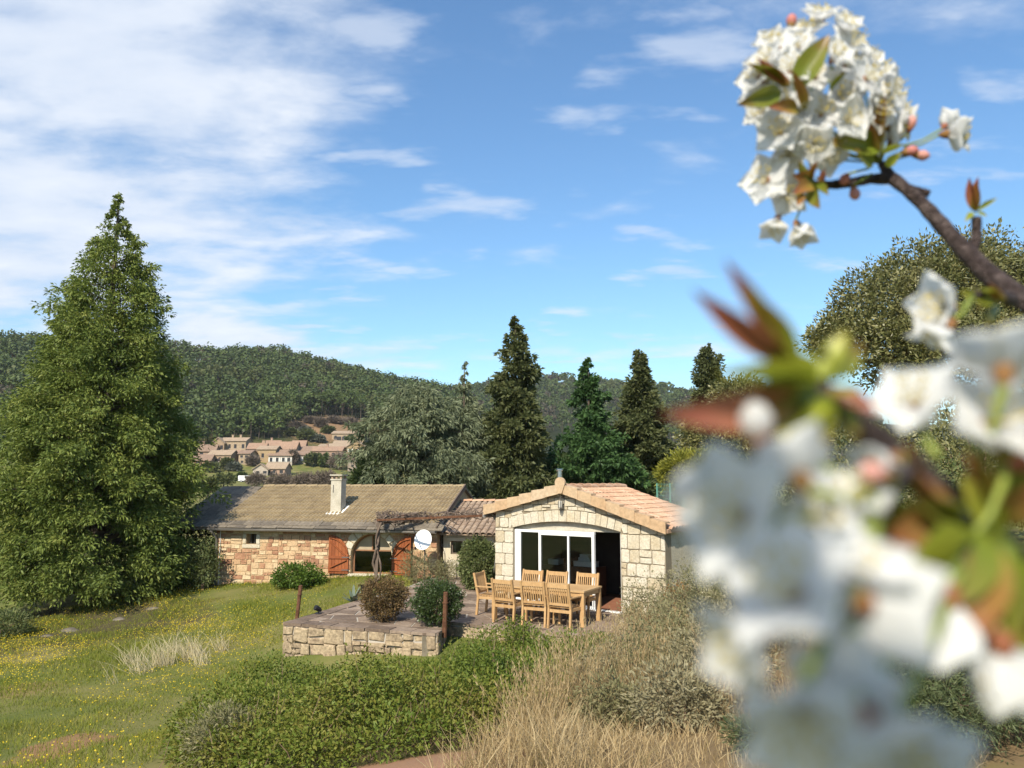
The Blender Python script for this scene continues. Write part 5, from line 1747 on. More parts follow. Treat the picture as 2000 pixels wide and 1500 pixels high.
# ================================================================ THE VILLAGE
def hit_ground(px, py, r0=60., r1=900.):
    Ds = np.linspace(r0, r1, 1700)
    d = ray(px, py)
    pts = np.array([0, 0, CAM_Z]) + d[None] * (Ds / d[1])[:, None]
    below = np.where(pts[:, 2] < gz(pts[:, 0], pts[:, 1]))[0]
    return pts[below[0]] if len(below) else pts[-1]
VW = [M('village_wall_%s' % n, [tuple(x * .85 for x in c), c], nscale=.6, rough=.95, bump=.3, bscale=3, fine=.2, fscale=2.5) for n, c in
      (('beige', (.35, .25, .165)), ('sand', (.38, .29, .195)), ('pink', (.36, .245, .18)), ('white', (.45, .38, .31)), ('ochre', (.37, .265, .15)), ('grey', (.31, .245, .19)))]
VR = [M('village_roof_%s' % n, [tuple(x * .8 for x in c), c], nscale=.8, rough=.95, fine=.25, fscale=4, bump=.4, bscale=5) for n, c in (('pink', (.33, .215, .15)), ('brown', (.27, .185, .135)), ('pale', (.36, .27, .19)))]
V_DARK = plainM('village_window_porch_shade', (.03, .028, .03), rough=.3, spec=.5)
V_SHUT = plainM('village_shutter', (.60, .58, .54))
V_WOOD = plainM('village_shutter_brown', (.16, .09, .05))
SEEN = {}
def vhouse(x0, x1, yr, ye, yb, wall, roof, label, rot=0., nwin=3, floors=1, shut=None, gable=False, porch=False, depth=None, chim=0):
    xm = (x0 + x1) / 2
    b = hit_ground(xm, yb, 200)
    D = b[1]
    s = D / F_PX
    W = (x1 - x0) * s
    He = (yb - ye) * s * 1.12; Hr = (yb - yr) * s * 1.12
    dep = depth or max(6., W * .6)
    t = empty('village_house', b, R(rot), label, 'house', 'houses of the village on the hillside')
    h2 = W / 2
    z0 = -5
    if not gable:
        MB().span(-h2, h2, 0, dep, z0, He).build('wall', VW[wall], t)
        rr = max(Hr - He, .5)
        ry = dep / 2
        g = MB()
        for x in (-h2 + .01, h2 - .01):
            g.add([(x, .02, He), (x, dep - .02, He), (x, ry, He + rr * .96)], [(0, 1, 2)])
        g.build('gable', VW[wall], t)
        o = .4
        V = []
        for x in (-h2 - o, h2 + o):
            V += [(x, -o, He - rr * o / ry), (x, ry, He + rr), (x, dep + o, He - rr * o / ry), (x, dep + o, He - rr * o / ry + .22), (x, ry, He + rr + .25), (x, -o, He - rr * o / ry + .22)]
        rf = MB().add(V, [(0, 1, 7, 6), (1, 2, 8, 7), (2, 3, 9, 8), (3, 4, 10, 9), (4, 5, 11, 10), (5, 0, 6, 11), (0, 5, 4, 3, 2, 1), (6, 7, 8, 9, 10, 11)]).build('roof', VR[roof], t)
    else:
        MB().span(-h2, h2, 0, dep, z0, He).build('wall', VW[wall], t)
        MB().add([(-h2, .02, He), (h2, .02, He), (0, .02, Hr), (-h2, dep - .02, He), (h2, dep - .02, He), (0, dep - .02, Hr)], [(0, 1, 2), (5, 4, 3)]).build('gable', VW[wall], t)
        o = .4
        k = (Hr - He) / h2
        V = []
        for y in (-o, dep + o):
            V += [(-h2 - o, y, He - k * o), (0, y, Hr), (h2 + o, y, He - k * o), (h2 + o, y, He - k * o + .25), (0, y, Hr + .28), (-h2 - o, y, He - k * o + .25)]
        rf = MB().add(V, [(0, 1, 7, 6), (1, 2, 8, 7), (2, 3, 9, 8), (3, 4, 10, 9), (4, 5, 11, 10), (5, 0, 6, 11), (0, 5, 4, 3, 2, 1), (6, 7, 8, 9, 10, 11)]).build('roof', VR[roof], t)
    for c in range(chim):
        cx = random.uniform(-h2 * .7, h2 * .7)
        MB().span(cx - .35, cx + .35, dep / 2 - .35, dep / 2 + .35, Hr - .6, Hr + 1.1).span(cx - .45, cx + .45, dep / 2 - .45, dep / 2 + .45, Hr + 1.1, Hr + 1.25).build('chimney', VW[wall], rf)
    for f in range(floors):
        for k in range(nwin):
            wx = -h2 + W * (k + .5 + random.uniform(-.15, .15)) / nwin
            wz = He * (1 - (f + .5) / (floors + .15)) - .1
            ww, wh = random.uniform(.9, 1.15), min(1.5, He / floors * .42)
            w = MB().span(wx - ww / 2, wx + ww / 2, -.03, .05, wz - wh / 2, wz + wh / 2).build('window', V_DARK, t)
            MB().span(wx - ww / 2 - .12, wx + ww / 2 + .12, -.10, .04, wz - wh / 2 - .16, wz - wh / 2).build('sill', VW[3], w)
            if shut is not None:
                for sg in (-1, 1):
                    MB().span(wx + sg * (ww / 2 + .02), wx + sg * (ww / 2 + ww * .5), -.09, -.01, wz - wh / 2, wz + wh / 2).build('shutter', V_SHUT if shut else V_WOOD, w)
    if porch:
        MB().span(-h2 * .9, h2 * .1, -.06, .06, 0, He * .62).build('porch_shade_slab', V_DARK, t)  # flat dark slab on the wall stands in for the porch's shade
        for k in range(3):
            px_ = -h2 * .9 + h2 * k / 2
            MB().span(px_ - .15, px_ + .15, -.14, -.06, -1, He * .64).build('porch_pillar', VW[wall], t)
    return t
def z5(x, y): return 340 + x / 5, 780 + y / 5
VH = [
 (455, 690, 390, 418, 520, 1, 2, 'long two-storey village house with pale roof at the upper left', -4, 4, 1, None, False, False, 2),
 (378, 474, 392, 436, 520, 0, 2, 'square little tower house left of the long two-storey village house', 3, 2, 1, None, True, False, 0),
 (240, 385, 455, 510, 560, 2, 1, 'broad low roofed village house at the left edge by the conifer', 5, 2, 1, None, False, False, 1),
 (335, 545, 515, 552, 640, 0, 2, 'beige village house with dark ground floor opening, lower left', -6, 3, 1, None, False, True, 0),
 (190, 340, 555, 602, 660, 2, 1, 'lowest left village house half hidden by the conifer', 4, 2, 1, 0, False, False, 0),
 (495, 620, 510, 548, 610, 2, 0, 'pink village house in the middle of the left cluster', 8, 2, 1, None, False, False, 0),
 (635, 730, 515, 542, 640, 1, 1, 'narrow sand coloured village house with two rows of windows', -5, 2, 2, None, False, False, 0),
 (725, 870, 445, 492, 580, 0, 0, 'steep pink roofed village house left of the tallest cluster', 3, 3, 1, 0, False, False, 1),
 (820, 980, 474, 502, 620, 4, 2, 'tall ochre village house with a single small window', -3, 2, 1, None, False, False, 0),
 (865, 1010, 415, 458, 520, 2, 0, 'uppermost pink village house in the central cluster', 4, 2, 1, None, False, False, 1),
 (1005, 1175, 430, 490, 560, 0, 0, 'wide pink roof in the centre of the village', -2, 3, 1, None, False, False, 0),
 (1160, 1262, 418, 466, 540, 2, 0, 'small pink roofed house right of the wide central roof', 6, 2, 1, None, False, False, 0),
 (930, 1140, 510, 556, 640, 3, 1, 'pale village house with four white shuttered windows', 0, 4, 1, 1, False, False, 0),
 (1195, 1350, 470, 507, 560, 5, 1, 'grey village house between the pale one and the long pink roof', -4, 2, 1, None, False, False, 0),
 (1200, 1300, 520, 552, 630, 3, 1, 'small whitish village house in front of the grey one', 2, 2, 1, 1, False, False, 0),
 (1350, 1625, 475, 511, 580, 2, 0, 'longest pink roofed row of the village, right of centre', -2, 5, 1, None, False, False, 1),
 (1505, 1700, 445, 477, 540, 1, 2, 'pale roofed village house behind the long pink row', 3, 3, 1, None, False, False, 0),
 (1695, 1850, 425, 478, 600, 4, 2, 'ochre gable-fronted village house at the right beside the cedar', 0, 2, 2, 1, True, False, 0),
 (1550, 1850, 318, 342, 412, 1, 2, 'highest village house with a dark porch below the clearing', -2, 4, 1, None, False, True, 0),
 (1565, 1690, 412, 442, 480, 5, 2, 'small shed roof just below the highest village house', 2, 2, 1, None, False, False, 0),
 (895, 1072, 635, 682, 742, 2, 2, 'lowest village house with brown roof and garage opening', -3, 3, 1, None, False, True, 0),
 (780, 900, 645, 690, 742, 3, 2, 'pale gabled lean-to left of the lowest village house', 8, 2, 1, None, True, False, 0),
 (1704, 1762, 580, 600, 710, 5, 1, 'narrow tall village house above the chimney at the right', 0, 1, 3, None, False, False, 0),
 (1420, 1500, 445, 462, 500, 3, 2, 'tiny whitish village house behind the long pink row', -5, 2, 1, None, False, False, 0),
]
for a, b_, yr, ye, yb, wl, rf, lab, rot, nw, fl, sh, gab, por, chm in VH:
    X0, Y0_ = z5(a, yr); X1, Y1_ = z5(b_, ye)
    vhouse(X0 - 2, X1 + 2, Y0_, Y1_, 780 + yb / 5, wl, rf, lab, rot, nw, fl, sh, gab, por, None, chm)
L_BARE = M('bare_twigs', [(.10, .078, .06), (.14, .11, .085), (.18, .145, .115)], rand='island', nscale=.4, rough=.95, coord='Position')
L_GARDEN = leafM('garden_leaf', [(.045, .06, .018), (.08, .095, .026), (.12, .125, .04)], nscale=.3)
L_OLIVE = leafM('olive_leaf', [(.09, .10, .07), (.14, .15, .11)], nscale=.4)
def vbush(zx, zy, w, h, mat, label, name='village_tree', D=None, n=70):
    px, py = z5(zx, zy)
    b = hit_ground(px, py, 60) if D is None else at_ground(px, D)
    s = b[1] / F_PX
    W, Hh = w / 5 * s / 2, h / 5 * s
    if D is not None:
        Hh = max(P(px, py - h / 5, D)[2] - b[2], 1.0)
    k = b[1] / 300.
    broadleaf(name, label, b, [((0, 0, Hh * .55), (W, W, Hh * .48)), ((W * .4, -.2 * W, Hh * .42), (W * .7, W * .7, Hh * .4)), ((-W * .4, 0, Hh * .4), (W * .65, W * .65, Hh * .36))], n * (2 if mat is L_BARE else 1), ((1.25 * k + .1, .16 * k + .02) if mat is L_BARE else (.95 * k + .1, .5 * k + .05)), (mat, MAT_BARK), group='trees and shrubs around the village', cluster=14, clump=.55 * k + .1, trunk_r=.14, cat='tree')
vbush(1350, 655, 130, 130, L_GARDEN, 'brown green round tree in front of the whitish village house')
vbush(1465, 665, 120, 120, L_FOREST, 'dark green round tree right of the brown green one')
vbush(1300, 405, 170, 100, L_GARDEN, 'yellow green tree at the edge of the village clearing')
vbush(1160, 640, 60, 130, L_BARE, 'bare dark tree right of the pale shuttered village house')
vbush(1620, 690, 190, 160, L_BARE, 'large bare purplish tree below the ochre gabled house')
vbush(760, 650, 90, 80, L_BARE, 'leafless tree below the steep pink roof')
vbush(510, 690, 90, 110, L_GARDEN, 'olive green tree beside the house with the dark opening')
vbush(580, 700, 110, 70, L_OLIVE, 'silvery olive tree in the lower village gardens')
vbush(350, 710, 150, 80, L_GARDEN, 'dark garden shrub at the lower left of the village')
vbush(660, 800, 60, 70, L_FOREST, 'small dark conifer next to the white van')
vbush(1200, 300, 120, 60, L_BARE, 'dry thicket at the left of the clearing')
vbush(1430, 270, 90, 70, L_BARE, 'dry thicket in the middle of the clearing')
vbush(1700, 250, 150, 50, L_BARE, 'dry thicket at the right of the clearing')
vbush(1400, 420, 110, 60, L_OLIVE, 'grey green shrub below the clearing')
vbush(1720, 420, 60, 50, L_FOREST, 'dark shrub beside the highest village house')
for _x, _y, _w, _h, _m, _l in ((1150, 350, 90, 50, L_GARDEN, 'dull green scrub at the lower left of the clearing'), (1270, 330, 110, 45, L_OLIVE, 'grey scrub left of the clearing centre'), (1500, 330, 100, 50, L_GARDEN, 'dull green scrub above the highest house'), (1560, 230, 110, 40, L_BARE, 'dry brush under the wood edge, right of centre'), (1330, 230, 100, 40, L_BARE, 'dry brush under the wood edge, left of centre'), (1800, 300, 100, 50, L_GARDEN, 'dull green scrub right of the highest house')):
    vbush(_x, _y, _w, _h, _m, _l)
vbush(480, 790, 220, 60, L_GARDEN, 'olive brown shrub row above the farmhouse roof, left', D=190)
vbush(1050, 830, 260, 80, L_BARE, 'wide bare thicket above the farmhouse roof, centre', D=150, n=150)
vbush(1280, 830, 240, 95, L_BARE, 'wide bare thicket left of the farmhouse chimney', D=140, n=150)
vbush(1480, 830, 240, 110, L_BARE, 'wide bare thicket behind the farmhouse chimney', D=135, n=150)
vbush(1750, 840, 200, 90, L_OLIVE, 'grey green thicket between chimney and cedars', D=120, n=110)
vbush(800, 790, 150, 50, L_BARE, 'low bare scrub right of the white van', D=200)
vbush(330, 830, 160, 70, L_GARDEN, 'dark scrub beside the conifer above the roof', D=110, n=90)
def van():
    px, py = z5(715, 808)
    b = hit_ground(px, py, 150)
    t = empty('parked_van', b, R(6), 'white van parked on the lane below the village', 'van')
    wp = plainM('white_paint', (.72, .72, .72), rough=.3, spec=.5)
    prof = [(-2.4, .35), (2.4, .35), (2.4, .95), (1.7, 1.1), (1.15, 1.85), (-2.3, 1.9), (-2.4, 1.7)]
    MB().prism(prof, -.95, .95).build('body', wp, t)
    MB().prism([(1.62, 1.12), (1.14, 1.74), (.55, 1.74), (.55, 1.12)], -.975, -.955).build('window', V_DARK, t)
    MB().prism([(.4, 1.12), (.4, 1.74), (-.6, 1.74), (-.6, 1.12)], -.975, -.955).build('window', V_DARK, t)
    MB().prism([(1.78, 1.1), (1.72, 1.1), (1.18, 1.82), (1.24, 1.82)], -.8, .8).build('windscreen', V_DARK, t)
    for x in (-1.5, 1.5):
        for y in (-.9, .9):
            w = MB().tube([(x, y - .1, .33), (x, y + .1, .33)], .33, 14).build('wheel', MAT_DARK, t)
            MB().tube([(x, y - .12 * (1 if y < 0 else -1), .33), (x, y, .33)], .17, 10).build('rim', wp, w)
    for y in (-.7, .7):
        MB().box((2.41, y, .78), (.06, .3, .18)).build('headlight', MAT_STEEL, t)
van()
def fields():
    px, py = z5(600, 830)
    p = at_ground(470, 170)
    mt = M('pasture', [(.05, .068, .02), (.075, .09, .028)], nscale=.2, rough=.95, coord='Position')
    xs = np.linspace(-16, 16, 12); ys = np.linspace(-22, 22, 16)
    X, Y = np.meshgrid(xs + p[0], ys + p[1])
    Z = gz(X, Y) + .12
    V = np.stack([X, Y, Z], -1).reshape(-1, 3)
    i, j = np.meshgrid(np.arange(15), np.arange(11), indexing='ij')
    a = (i * 12 + j).ravel()
    o = mesh_obj('pasture', npmesh('pasture', V, np.stack([a, a + 1, a + 13, a + 12], 1), mt))
    tag(o, 'small green pasture below the village', kind='structure')
fields()

# ================================================================ SHRUBS, HEDGE, GRASS
L_RED = leafM('red_brown_leaf', [(0.081, 0.068, 0.024), (0.149, 0.101, 0.041), (0.216, 0.128, 0.061)], nscale=2)
L_DGREEN = leafM('glossy_dark_leaf', [(0.026, 0.047, 0.013), (0.052, 0.081, 0.021), (0.091, 0.124, 0.039)], nscale=2, spec=.5, rough=.4)
L_BRIGHT = leafM('bright_green_leaf', [(.055, .10, .012), (.085, .14, .018), (.13, .19, .028)], nscale=2)
L_VARIEG = leafM('variegated_leaf', [(0.063, 0.091, 0.028), (0.119, 0.147, 0.049), (0.210, 0.210, 0.084)], nscale=3)
L_JASMIN = leafM('trailing_leaf', [(0.054, 0.092, 0.014), (0.096, 0.141, 0.019), (0.138, 0.177, 0.026), (0.198, 0.196, 0.036), (0.192, 0.147, 0.042)], nscale=.75, namt=.55)
L_GREY = leafM('silvery_leaf', [(0.182, 0.166, 0.091), (0.266, 0.238, 0.134), (0.378, 0.330, 0.207)], nscale=1.6)
L_GREYGREEN = leafM('grey_green_leaf', [(0.141, 0.144, 0.064), (0.214, 0.201, 0.097), (0.313, 0.273, 0.143)], nscale=1.6)
L_JUNIPER = leafM('juniper_leaf', [(0.056, 0.081, 0.033), (0.094, 0.119, 0.048), (0.150, 0.163, 0.075)], nscale=2)
L_RUSTLEAF = leafM('rusty_leaf', [(.22, .10, .03), (.30, .15, .045), (.34, .22, .07)], nscale=2)
MAT_STEM = plainM('dry_stem', (.17, .115, .075), rough=.95)
def shrub(name, label, px, py, D, wpx, hpx, n, leaf, mat, group=None, cluster=18, clump=.08, squash=1., ground=True, up=.3, shell=.55, wild=.14, extra=()):
    """py is the foot of the shrub"""
    p = P(px, py, D)
    g = float(gz(p[0], p[1])) if ground is True else ground
    s = D / F_PX
    W, H = wpx * s / 2, hpx * s
    lobes = [((0, 0, H * .52), (W, W * squash, H * .5))]
    for dx, dz, f in extra:
        lobes.append(((dx * W, random.uniform(-.3, .3) * W, dz * H), (W * f, W * f * squash, H * f * .5)))
    return broadleaf(name, label, (p[0], p[1], g), lobes, int(n * .88), leaf, (mat, MAT_STEM), group=group, cluster=cluster, clump=clump, trunk_r=max(.012, W * .04), shell=shell, cat='shrub', stems=4, up=up, part='foliage', wild=wild)
shrub('round_bush', 'rounded reddish brown bush on the terrace edge', 747, 1215, 17.6, 92, 80, 520, (.055, .024), L_RED, cluster=20, clump=.07, ground=0., wild=.1, shell=.45)
shrub('round_bush', 'rounded dark green bush beside the rusty post', 853, 1228, 17.0, 96, 84, 560, (.055, .028), L_DGREEN, cluster=20, clump=.07, ground=0., wild=.1, shell=.45)
shrub('green_shrub', 'bright green leafy shrub against the farmhouse wall', 580, 1147, 25.2, 96, 42, 330, (.085, .045), L_BRIGHT, cluster=18, clump=.1, extra=((-.4, .3, .6), (.5, .35, .6)))
shrub('clipped_hedge', 'tall rounded variegated hedge left of the annex corner', 935, 1125, 22.6, 74, 100, 800, (.075, .036), L_VARIEG, cluster=20, clump=.09, ground=-.1, wild=.08, shell=.6)
shrub('grey_shrub', 'grey twiggy shrub under the satellite dish', 812, 1142, 24.4, 66, 62, 150, (.09, .016), L_GREYGREEN, cluster=16, clump=.14, shell=.2, wild=.3)
shrub('grey_shrub', 'grey green shrub between dish and low building window', 868, 1136, 24.6, 70, 46, 150, (.08, .018), L_GREYGREEN, cluster=16, clump=.13, shell=.2, wild=.3)
shrub('yellow_weed', 'yellow green weeds behind the reddish bush', 770, 1146, 23.0, 56, 20, 90, (.06, .02), L_YELLOW, cluster=14, clump=.08, shell=.2)
shrub('bramble', 'loose bramble at the left corner of the farmhouse', 396, 1150, 26.3, 60, 90, 260, (.09, .04), L_VARIEG, cluster=12, clump=.12, shell=.2, wild=.35)
shrub('evergreen_bush', 'dark bush between the tall conifer and the farmhouse corner', 372, 1140, 28.5, 110, 130, 420, (.12, .05), L_DARKHEDGE, cluster=18, clump=.16)
shrub('low_bush', 'yellow green bush at the lower left edge of the conifer', 10, 1245, 21.5, 90, 44, 160, (.10, .03), L_VARIEG, cluster=16, clump=.12)

# the broad trailing hedge on the bank before the terrace
HEDGE = [(-4.3, 10.2), (-4.8, 12.4), (-4.55, 14.6), (-3.6, 15.5), (-2.2, 15.5), (-.9, 15.4), (.2, 16.0), (1.5, 15.4), (2.1, 14.6), (1.9, 12.8), (1.0, 10.4), (.0, 8.3), (-1.0, 7.35), (-2.3, 7.4), (-3.5, 8.5)]
def hedge_top(x, y):
    d = poly_dist(x, y, HEDGE)
    h = .80 * np.clip(d / 1.1, 0, 1) ** .6 * (.50 + .95 * vnoise(x * 1.2 + 3, y * 1.2)) + .26 * vnoise(x * 3.1, y * 3.1)
    h *= np.interp(y, [7, 9, 12.5, 14.2, 15.5], [.7, .92, .72, .30, .16]) * np.interp(x, [-1.6, 0], [1, 1]) + .20 * np.clip((x + 1.2) / 1.2, 0, 1) * np.clip((y - 10.5) / 2, 0, 1) * np.clip(d / .5, 0, 1)
    return gz(x, y), h
def build_hedge():
    t = empty('trailing_hedge', (-1.5, 11.5, float(gz(-1.5, 11.5))), 0, 'wide mound of small-leaved green trailing shrub below the terrace', 'hedge')
    o0 = np.array(t.location)
    q = sample_poly(HEDGE, 10500)
    g, h = hedge_top(q[:, 0], q[:, 1])
    f = 1 - .55 * rng.random(len(q)) ** 2.2
    C = np.c_[q, g + h * f]
    k = np.repeat(np.arange(len(C)), 15)
    a = rand_unit(len(k))
    sp = C[k] + a * (.04 + .12 * rng.random((len(k), 1)))
    D = a + np.array([0, -.2, .45])
    V, Fa = leaf_quads(sp - o0, D, .054 * (.6 + .8 * rng.random(len(k))), .024 * (.6 + .8 * rng.random(len(k))), .2)
    mesh_obj('foliage', npmesh('foliage', V, Fa, L_JASMIN), None, t)
    st = MB()
    for i in rng.permutation(len(q))[:420]:
        b = np.array([q[i, 0] + rng.normal() * .15, q[i, 1] + rng.normal() * .15, g[i] - .02]) - o0
        e = C[i] + [rng.normal() * .06, rng.normal() * .06, .10 + .12 * random.random()] - o0
        st.tube(wobble(b, e, 4, .03), [.006, .005, .004, .003], 3, False)
    tag(st.build('stems', MAT_STEM, t), kind='stuff')
build_hedge()
shrub('silver_shrub', 'pale silvery green shrub at the lower left end of the hedge', 440, 1478, 8.6, 150, 110, 360, (.06, .012), L_GREYGREEN, cluster=18, clump=.09, shell=.35, wild=.25)

# grey dry shrubs on the bank at the right
GB = 'dry silvery shrubs on the right bank'
for px, py, D, w, h, n, mat, lab in (
    (1262, 1215, 14.6, 90, 105, 330, L_GREYGREEN, 'tall thin grey green shrub before the right annex pier'),
    (1345, 1205, 13.6, 130, 110, 420, L_GREY, 'silvery shrub right of the annex pier'),
    (1380, 1260, 11.5, 150, 140, 460, L_GREYGREEN, 'dense grey green shrub in the middle of the right bank'),
    (1470, 1310, 10.4, 170, 120, 460, L_GREY, 'silvery leaved shrub beside the large blurred petals'),
    (1300, 1320, 9.6, 150, 120, 380, L_GREYGREEN, 'grey green shrub among dry grass left of the bank'),
    (1400, 1390, 8.4, 190, 130, 420, L_GREY, 'lower silvery shrub in the dry grass'),
    (1230, 1300, 11.2, 90, 60, 160, L_OLIVE, 'small bluish grey shrub in the dry grass'),
    (1190, 1420, 7.6, 120, 80, 200, L_GREYGREEN, 'flat grey green tuft low in the dry grass'),
    (1330, 1450, 6.9, 150, 90, 260, L_GREY, 'pale shrub tuft at the bottom of the dry bank'),
    (1170, 1330, 9.9, 100, 80, 200, L_GREY, 'pale grey plant beside the end of the green hedge'),
    (1440, 1230, 12.4, 130, 110, 330, L_GREYGREEN, 'grey green shrub tucked behind the silvery one by the petals')):
    shrub('silver_shrub', lab, px, py, D, w * 1.12, h * 1.3, int(n * .85), (.055, .016), mat, group=GB, cluster=18, clump=.11, shell=.25, wild=.3, extra=((-.5, .4, .6), (.5, .5, .55)))
shrub('rusty_bush', 'orange brown leaved bush at the right annex corner', 1325, 1135, 17.6, 60, 62, 200, (.08, .035), L_RUSTLEAF, cluster=14, clump=.1, shell=.3, wild=.3)
for px, py, D, w, h, n, lab in ((1860, 1500, 5.2, 460, 210, 900, 'dark juniper bush at the bottom right corner'), (1560, 1520, 5.4, 220, 70, 300, 'low juniper sprawl under the big blurred petal'), (1980, 1420, 6.4, 260, 230, 600, 'taller juniper at the right picture edge')):
    shrub('juniper_bush', lab, px, py, D, w, h, n, (.045, .008), L_JUNIPER, group='junipers at the lower right', cluster=34, clump=.085, shell=.3, wild=.25, extra=((-.5, .4, .6), (.5, .45, .6), (0, .6, .5)))
for px, py, D, w, h, mat, lab in ((1600, 1260, 13., 260, 180, L_GREYGREEN, 'grey green shrub behind the central blurred flower'), (1790, 1270, 13.5, 300, 260, L_VARIEG, 'green shrub behind the blurred leaves at right'), (1960, 1260, 15., 300, 330, L_OAK, 'olive shrub at the right edge below the oak'), (1460, 1080, 21., 170, 150, L_VARIEG, 'green shrub right of the annex roof'), (1640, 1130, 22., 240, 260, L_OAK, 'tall olive shrub behind the blossom cluster'), (1850, 1080, 24., 300, 260, L_OAK, 'dense olive shrub below the large oak')):
    shrub('bank_shrub', lab, px, py, D, w, h, 520, (.0065 * D, .0028 * D), mat, group='shrubs on the slope at the right', cluster=18, clump=.012 * D, shell=.4, wild=.2, extra=((-.5, .4, .6), (.5, .4, .6)))

# dry grass on the bank
G_DRY = M('dry_grass', [(0.134, 0.143, 0.045), (0.280, 0.198, 0.095), (0.403, 0.298, 0.156), (0.494, 0.386, 0.221), (0.471, 0.408, 0.261)], rand='island', nscale=.8, namt=.35, rough=.85, trans=.3, coord='Position', spec=.15)
G_MEADOW = M('meadow_grass', [(0.104, 0.141, 0.016), (0.158, 0.193, 0.023), (0.227, 0.230, 0.037), (0.344, 0.283, 0.075)], rand='island', nscale=.55, namt=.5, rough=.7, trans=.3, coord='Position', spec=.2)
BANK = [(-.7, 5.0), (.25, 7.6), (1.2, 10.2), (2.05, 12.8), (2.3, 15.2), (2.9, 17.0), (4.6, 16.6), (5.5, 13.5), (5.2, 9.5), (4.2, 6.0), (2.6, 4.6)]
def dry_grass():
    parts = []
    q = sample_poly(BANK, 36000)
    dens = vnoise(q[:, 0] * 1.1 + 5, q[:, 1] * 1.1)
    edge = poly_dist(q[:, 0], q[:, 1], [BANK[0], BANK[1], BANK[2], BANK[3], BANK[4], BANK[3], BANK[2], BANK[1]])
    thin = np.interp(edge, [0, 1.3, 2.1, 4], [1, 1, .42, .32]) * np.interp(q[:, 1], [5.5, 7.5], [1.6, 1])
    q, keep = q[rng.random(len(q)) < (.25 + .9 * dens) * thin], None
    z = gz(q[:, 0], q[:, 1])
    n = len(q)
    edge = poly_dist(q[:, 0], q[:, 1], [BANK[0], BANK[1], BANK[2], BANK[3], BANK[4], BANK[3], BANK[2], BANK[1]])
    tall = np.interp(edge, [0, .35, 1.4, 2.2], [.55, .9, 1, .7]) * np.interp(vnoise(q[:, 0] * .7, q[:, 1] * .7 + 4), [.2, .8], [.26, .80]) * np.interp(q[:, 1], [4.5, 7, 13, 17], [.55, .9, 1.0, .8])
    D = np.stack([rng.normal(size=n) * .38, rng.normal(size=n) * .38, np.ones(n)], 1)
    parts.append(blades(np.c_[q, z - .02], D, tall * (.35 + .75 * rng.random(n)), .006, .75))
    o = mesh_obj('dry_grass', npmesh('dry_grass', *join_quads(parts), G_DRY))
    tag(o, 'dry straw coloured grass covering the bank', kind='stuff')
    # tall flowering grass clumps with seed heads
    for k, (px, py, D_, h, lab) in enumerate(((1130, 1400, 8.6, 1.15, 'tall straw grass clump in front of the green hedge'), (1085, 1440, 7.8, .95, 'shorter straw grass clump at the hedge foot'), (1215, 1245, 13.2, .85, 'straw grass clump before the open doorway'), (1185, 1320, 10.4, 1.0, 'straw grass clump right of the hedge'), (1250, 1390, 8.4, .95, 'straw grass clump in the middle of the bank'), (1310, 1250, 11.8, .95, 'straw grass clump among the grey shrubs'), (1365, 1330, 9.4, .9, 'straw grass clump before the dense grey green shrub'), (1030, 1465, 7.3, .7, 'small straw grass clump beside the bare soil'), (1420, 1440, 7.2, .8, 'straw grass clump near the big blurred petal'), (1240, 1210, 14.2, .9, 'straw grass clump below the right annex pier'))):
        b = P(px, py, D_); b[2] = gz(b[0], b[1])
        m = 170
        st = np.c_[rng.normal(size=(m, 2)) * .14, np.zeros(m) - .02]
        D = np.stack([rng.normal(size=m) * .22 + .03, rng.normal(size=m) * .22, np.ones(m)], 1)
        ln = h * (.55 + .5 * rng.random(m))
        V, Fa = blades(st, D, ln, .007, .22)
        tips = V.reshape(-1, 6, 3)[:, 4]
        kk = np.repeat(np.arange(m), 5)
        hd = tips[kk] - unit(D)[kk] * (rng.random((len(kk), 1)) * .14)
        V2, F2 = leaf_quads(hd, unit(D)[kk] + rand_unit(len(kk)) * .45, .05, .008)
        o = mesh_obj('grass_clump', npmesh('grass_clump', *join_quads([(V, Fa), (V2, F2)]), G_DRY))
        o.location = b
        tag(o, lab, 'grass clump', 'tall grass clumps on the bank')
dry_grass()
G_PALE = M('pale_grass', [(.42, .34, .18), (.56, .48, .30), (.62, .56, .38)], rand='island', nscale=2, namt=.3, rough=.85, trans=.3, coord='Position')
for px, py, D_, wx, m, lab in ((345, 1262, 17.8, .55, 620, 'large pale dry grass tuft in the flowering meadow'), (282, 1278, 16.8, .18, 150, 'small pale dry grass tuft left of the large one')):
    b = P(px, py, D_); b[2] = gz(b[0], b[1])
    cl = np.c_[rng.normal(size=(9, 1)) * wx, rng.normal(size=(9, 1)) * .45]
    ci = rng.integers(0, 9, m)
    st = np.c_[cl[ci] + rng.normal(size=(m, 2)) * .09, np.zeros((m, 1)) - .02]
    st[:, 2] += gz(st[:, 0] + b[0], st[:, 1] + b[1]) - b[2]
    D = np.stack([rng.normal(size=m) * .35 - .45, rng.normal(size=m) * .3, np.ones(m)], 1)
    o = mesh_obj('dry_grass_tuft', npmesh('dry_grass_tuft', *blades(st, D, .52 * (.4 + .9 * rng.random(m)), .009, .9), G_PALE))
    o.location = b
    tag(o, lab, 'grass tuft', 'pale tufts in the meadow')
MEADOW = [(-3.7, 8.0), (-6, 5.8), (-10, 7.5), (-14, 12), (-19, 20), (-15, 24.5), (-11.2, 28), (-10, 27.2), (-3.4, 25.6), (-3.0, 23.5), (-3.9, 20.5), (-5.0, 17.2), (-4.7, 15.5), (-4.9, 12.4), (-4.2, 9.6)]
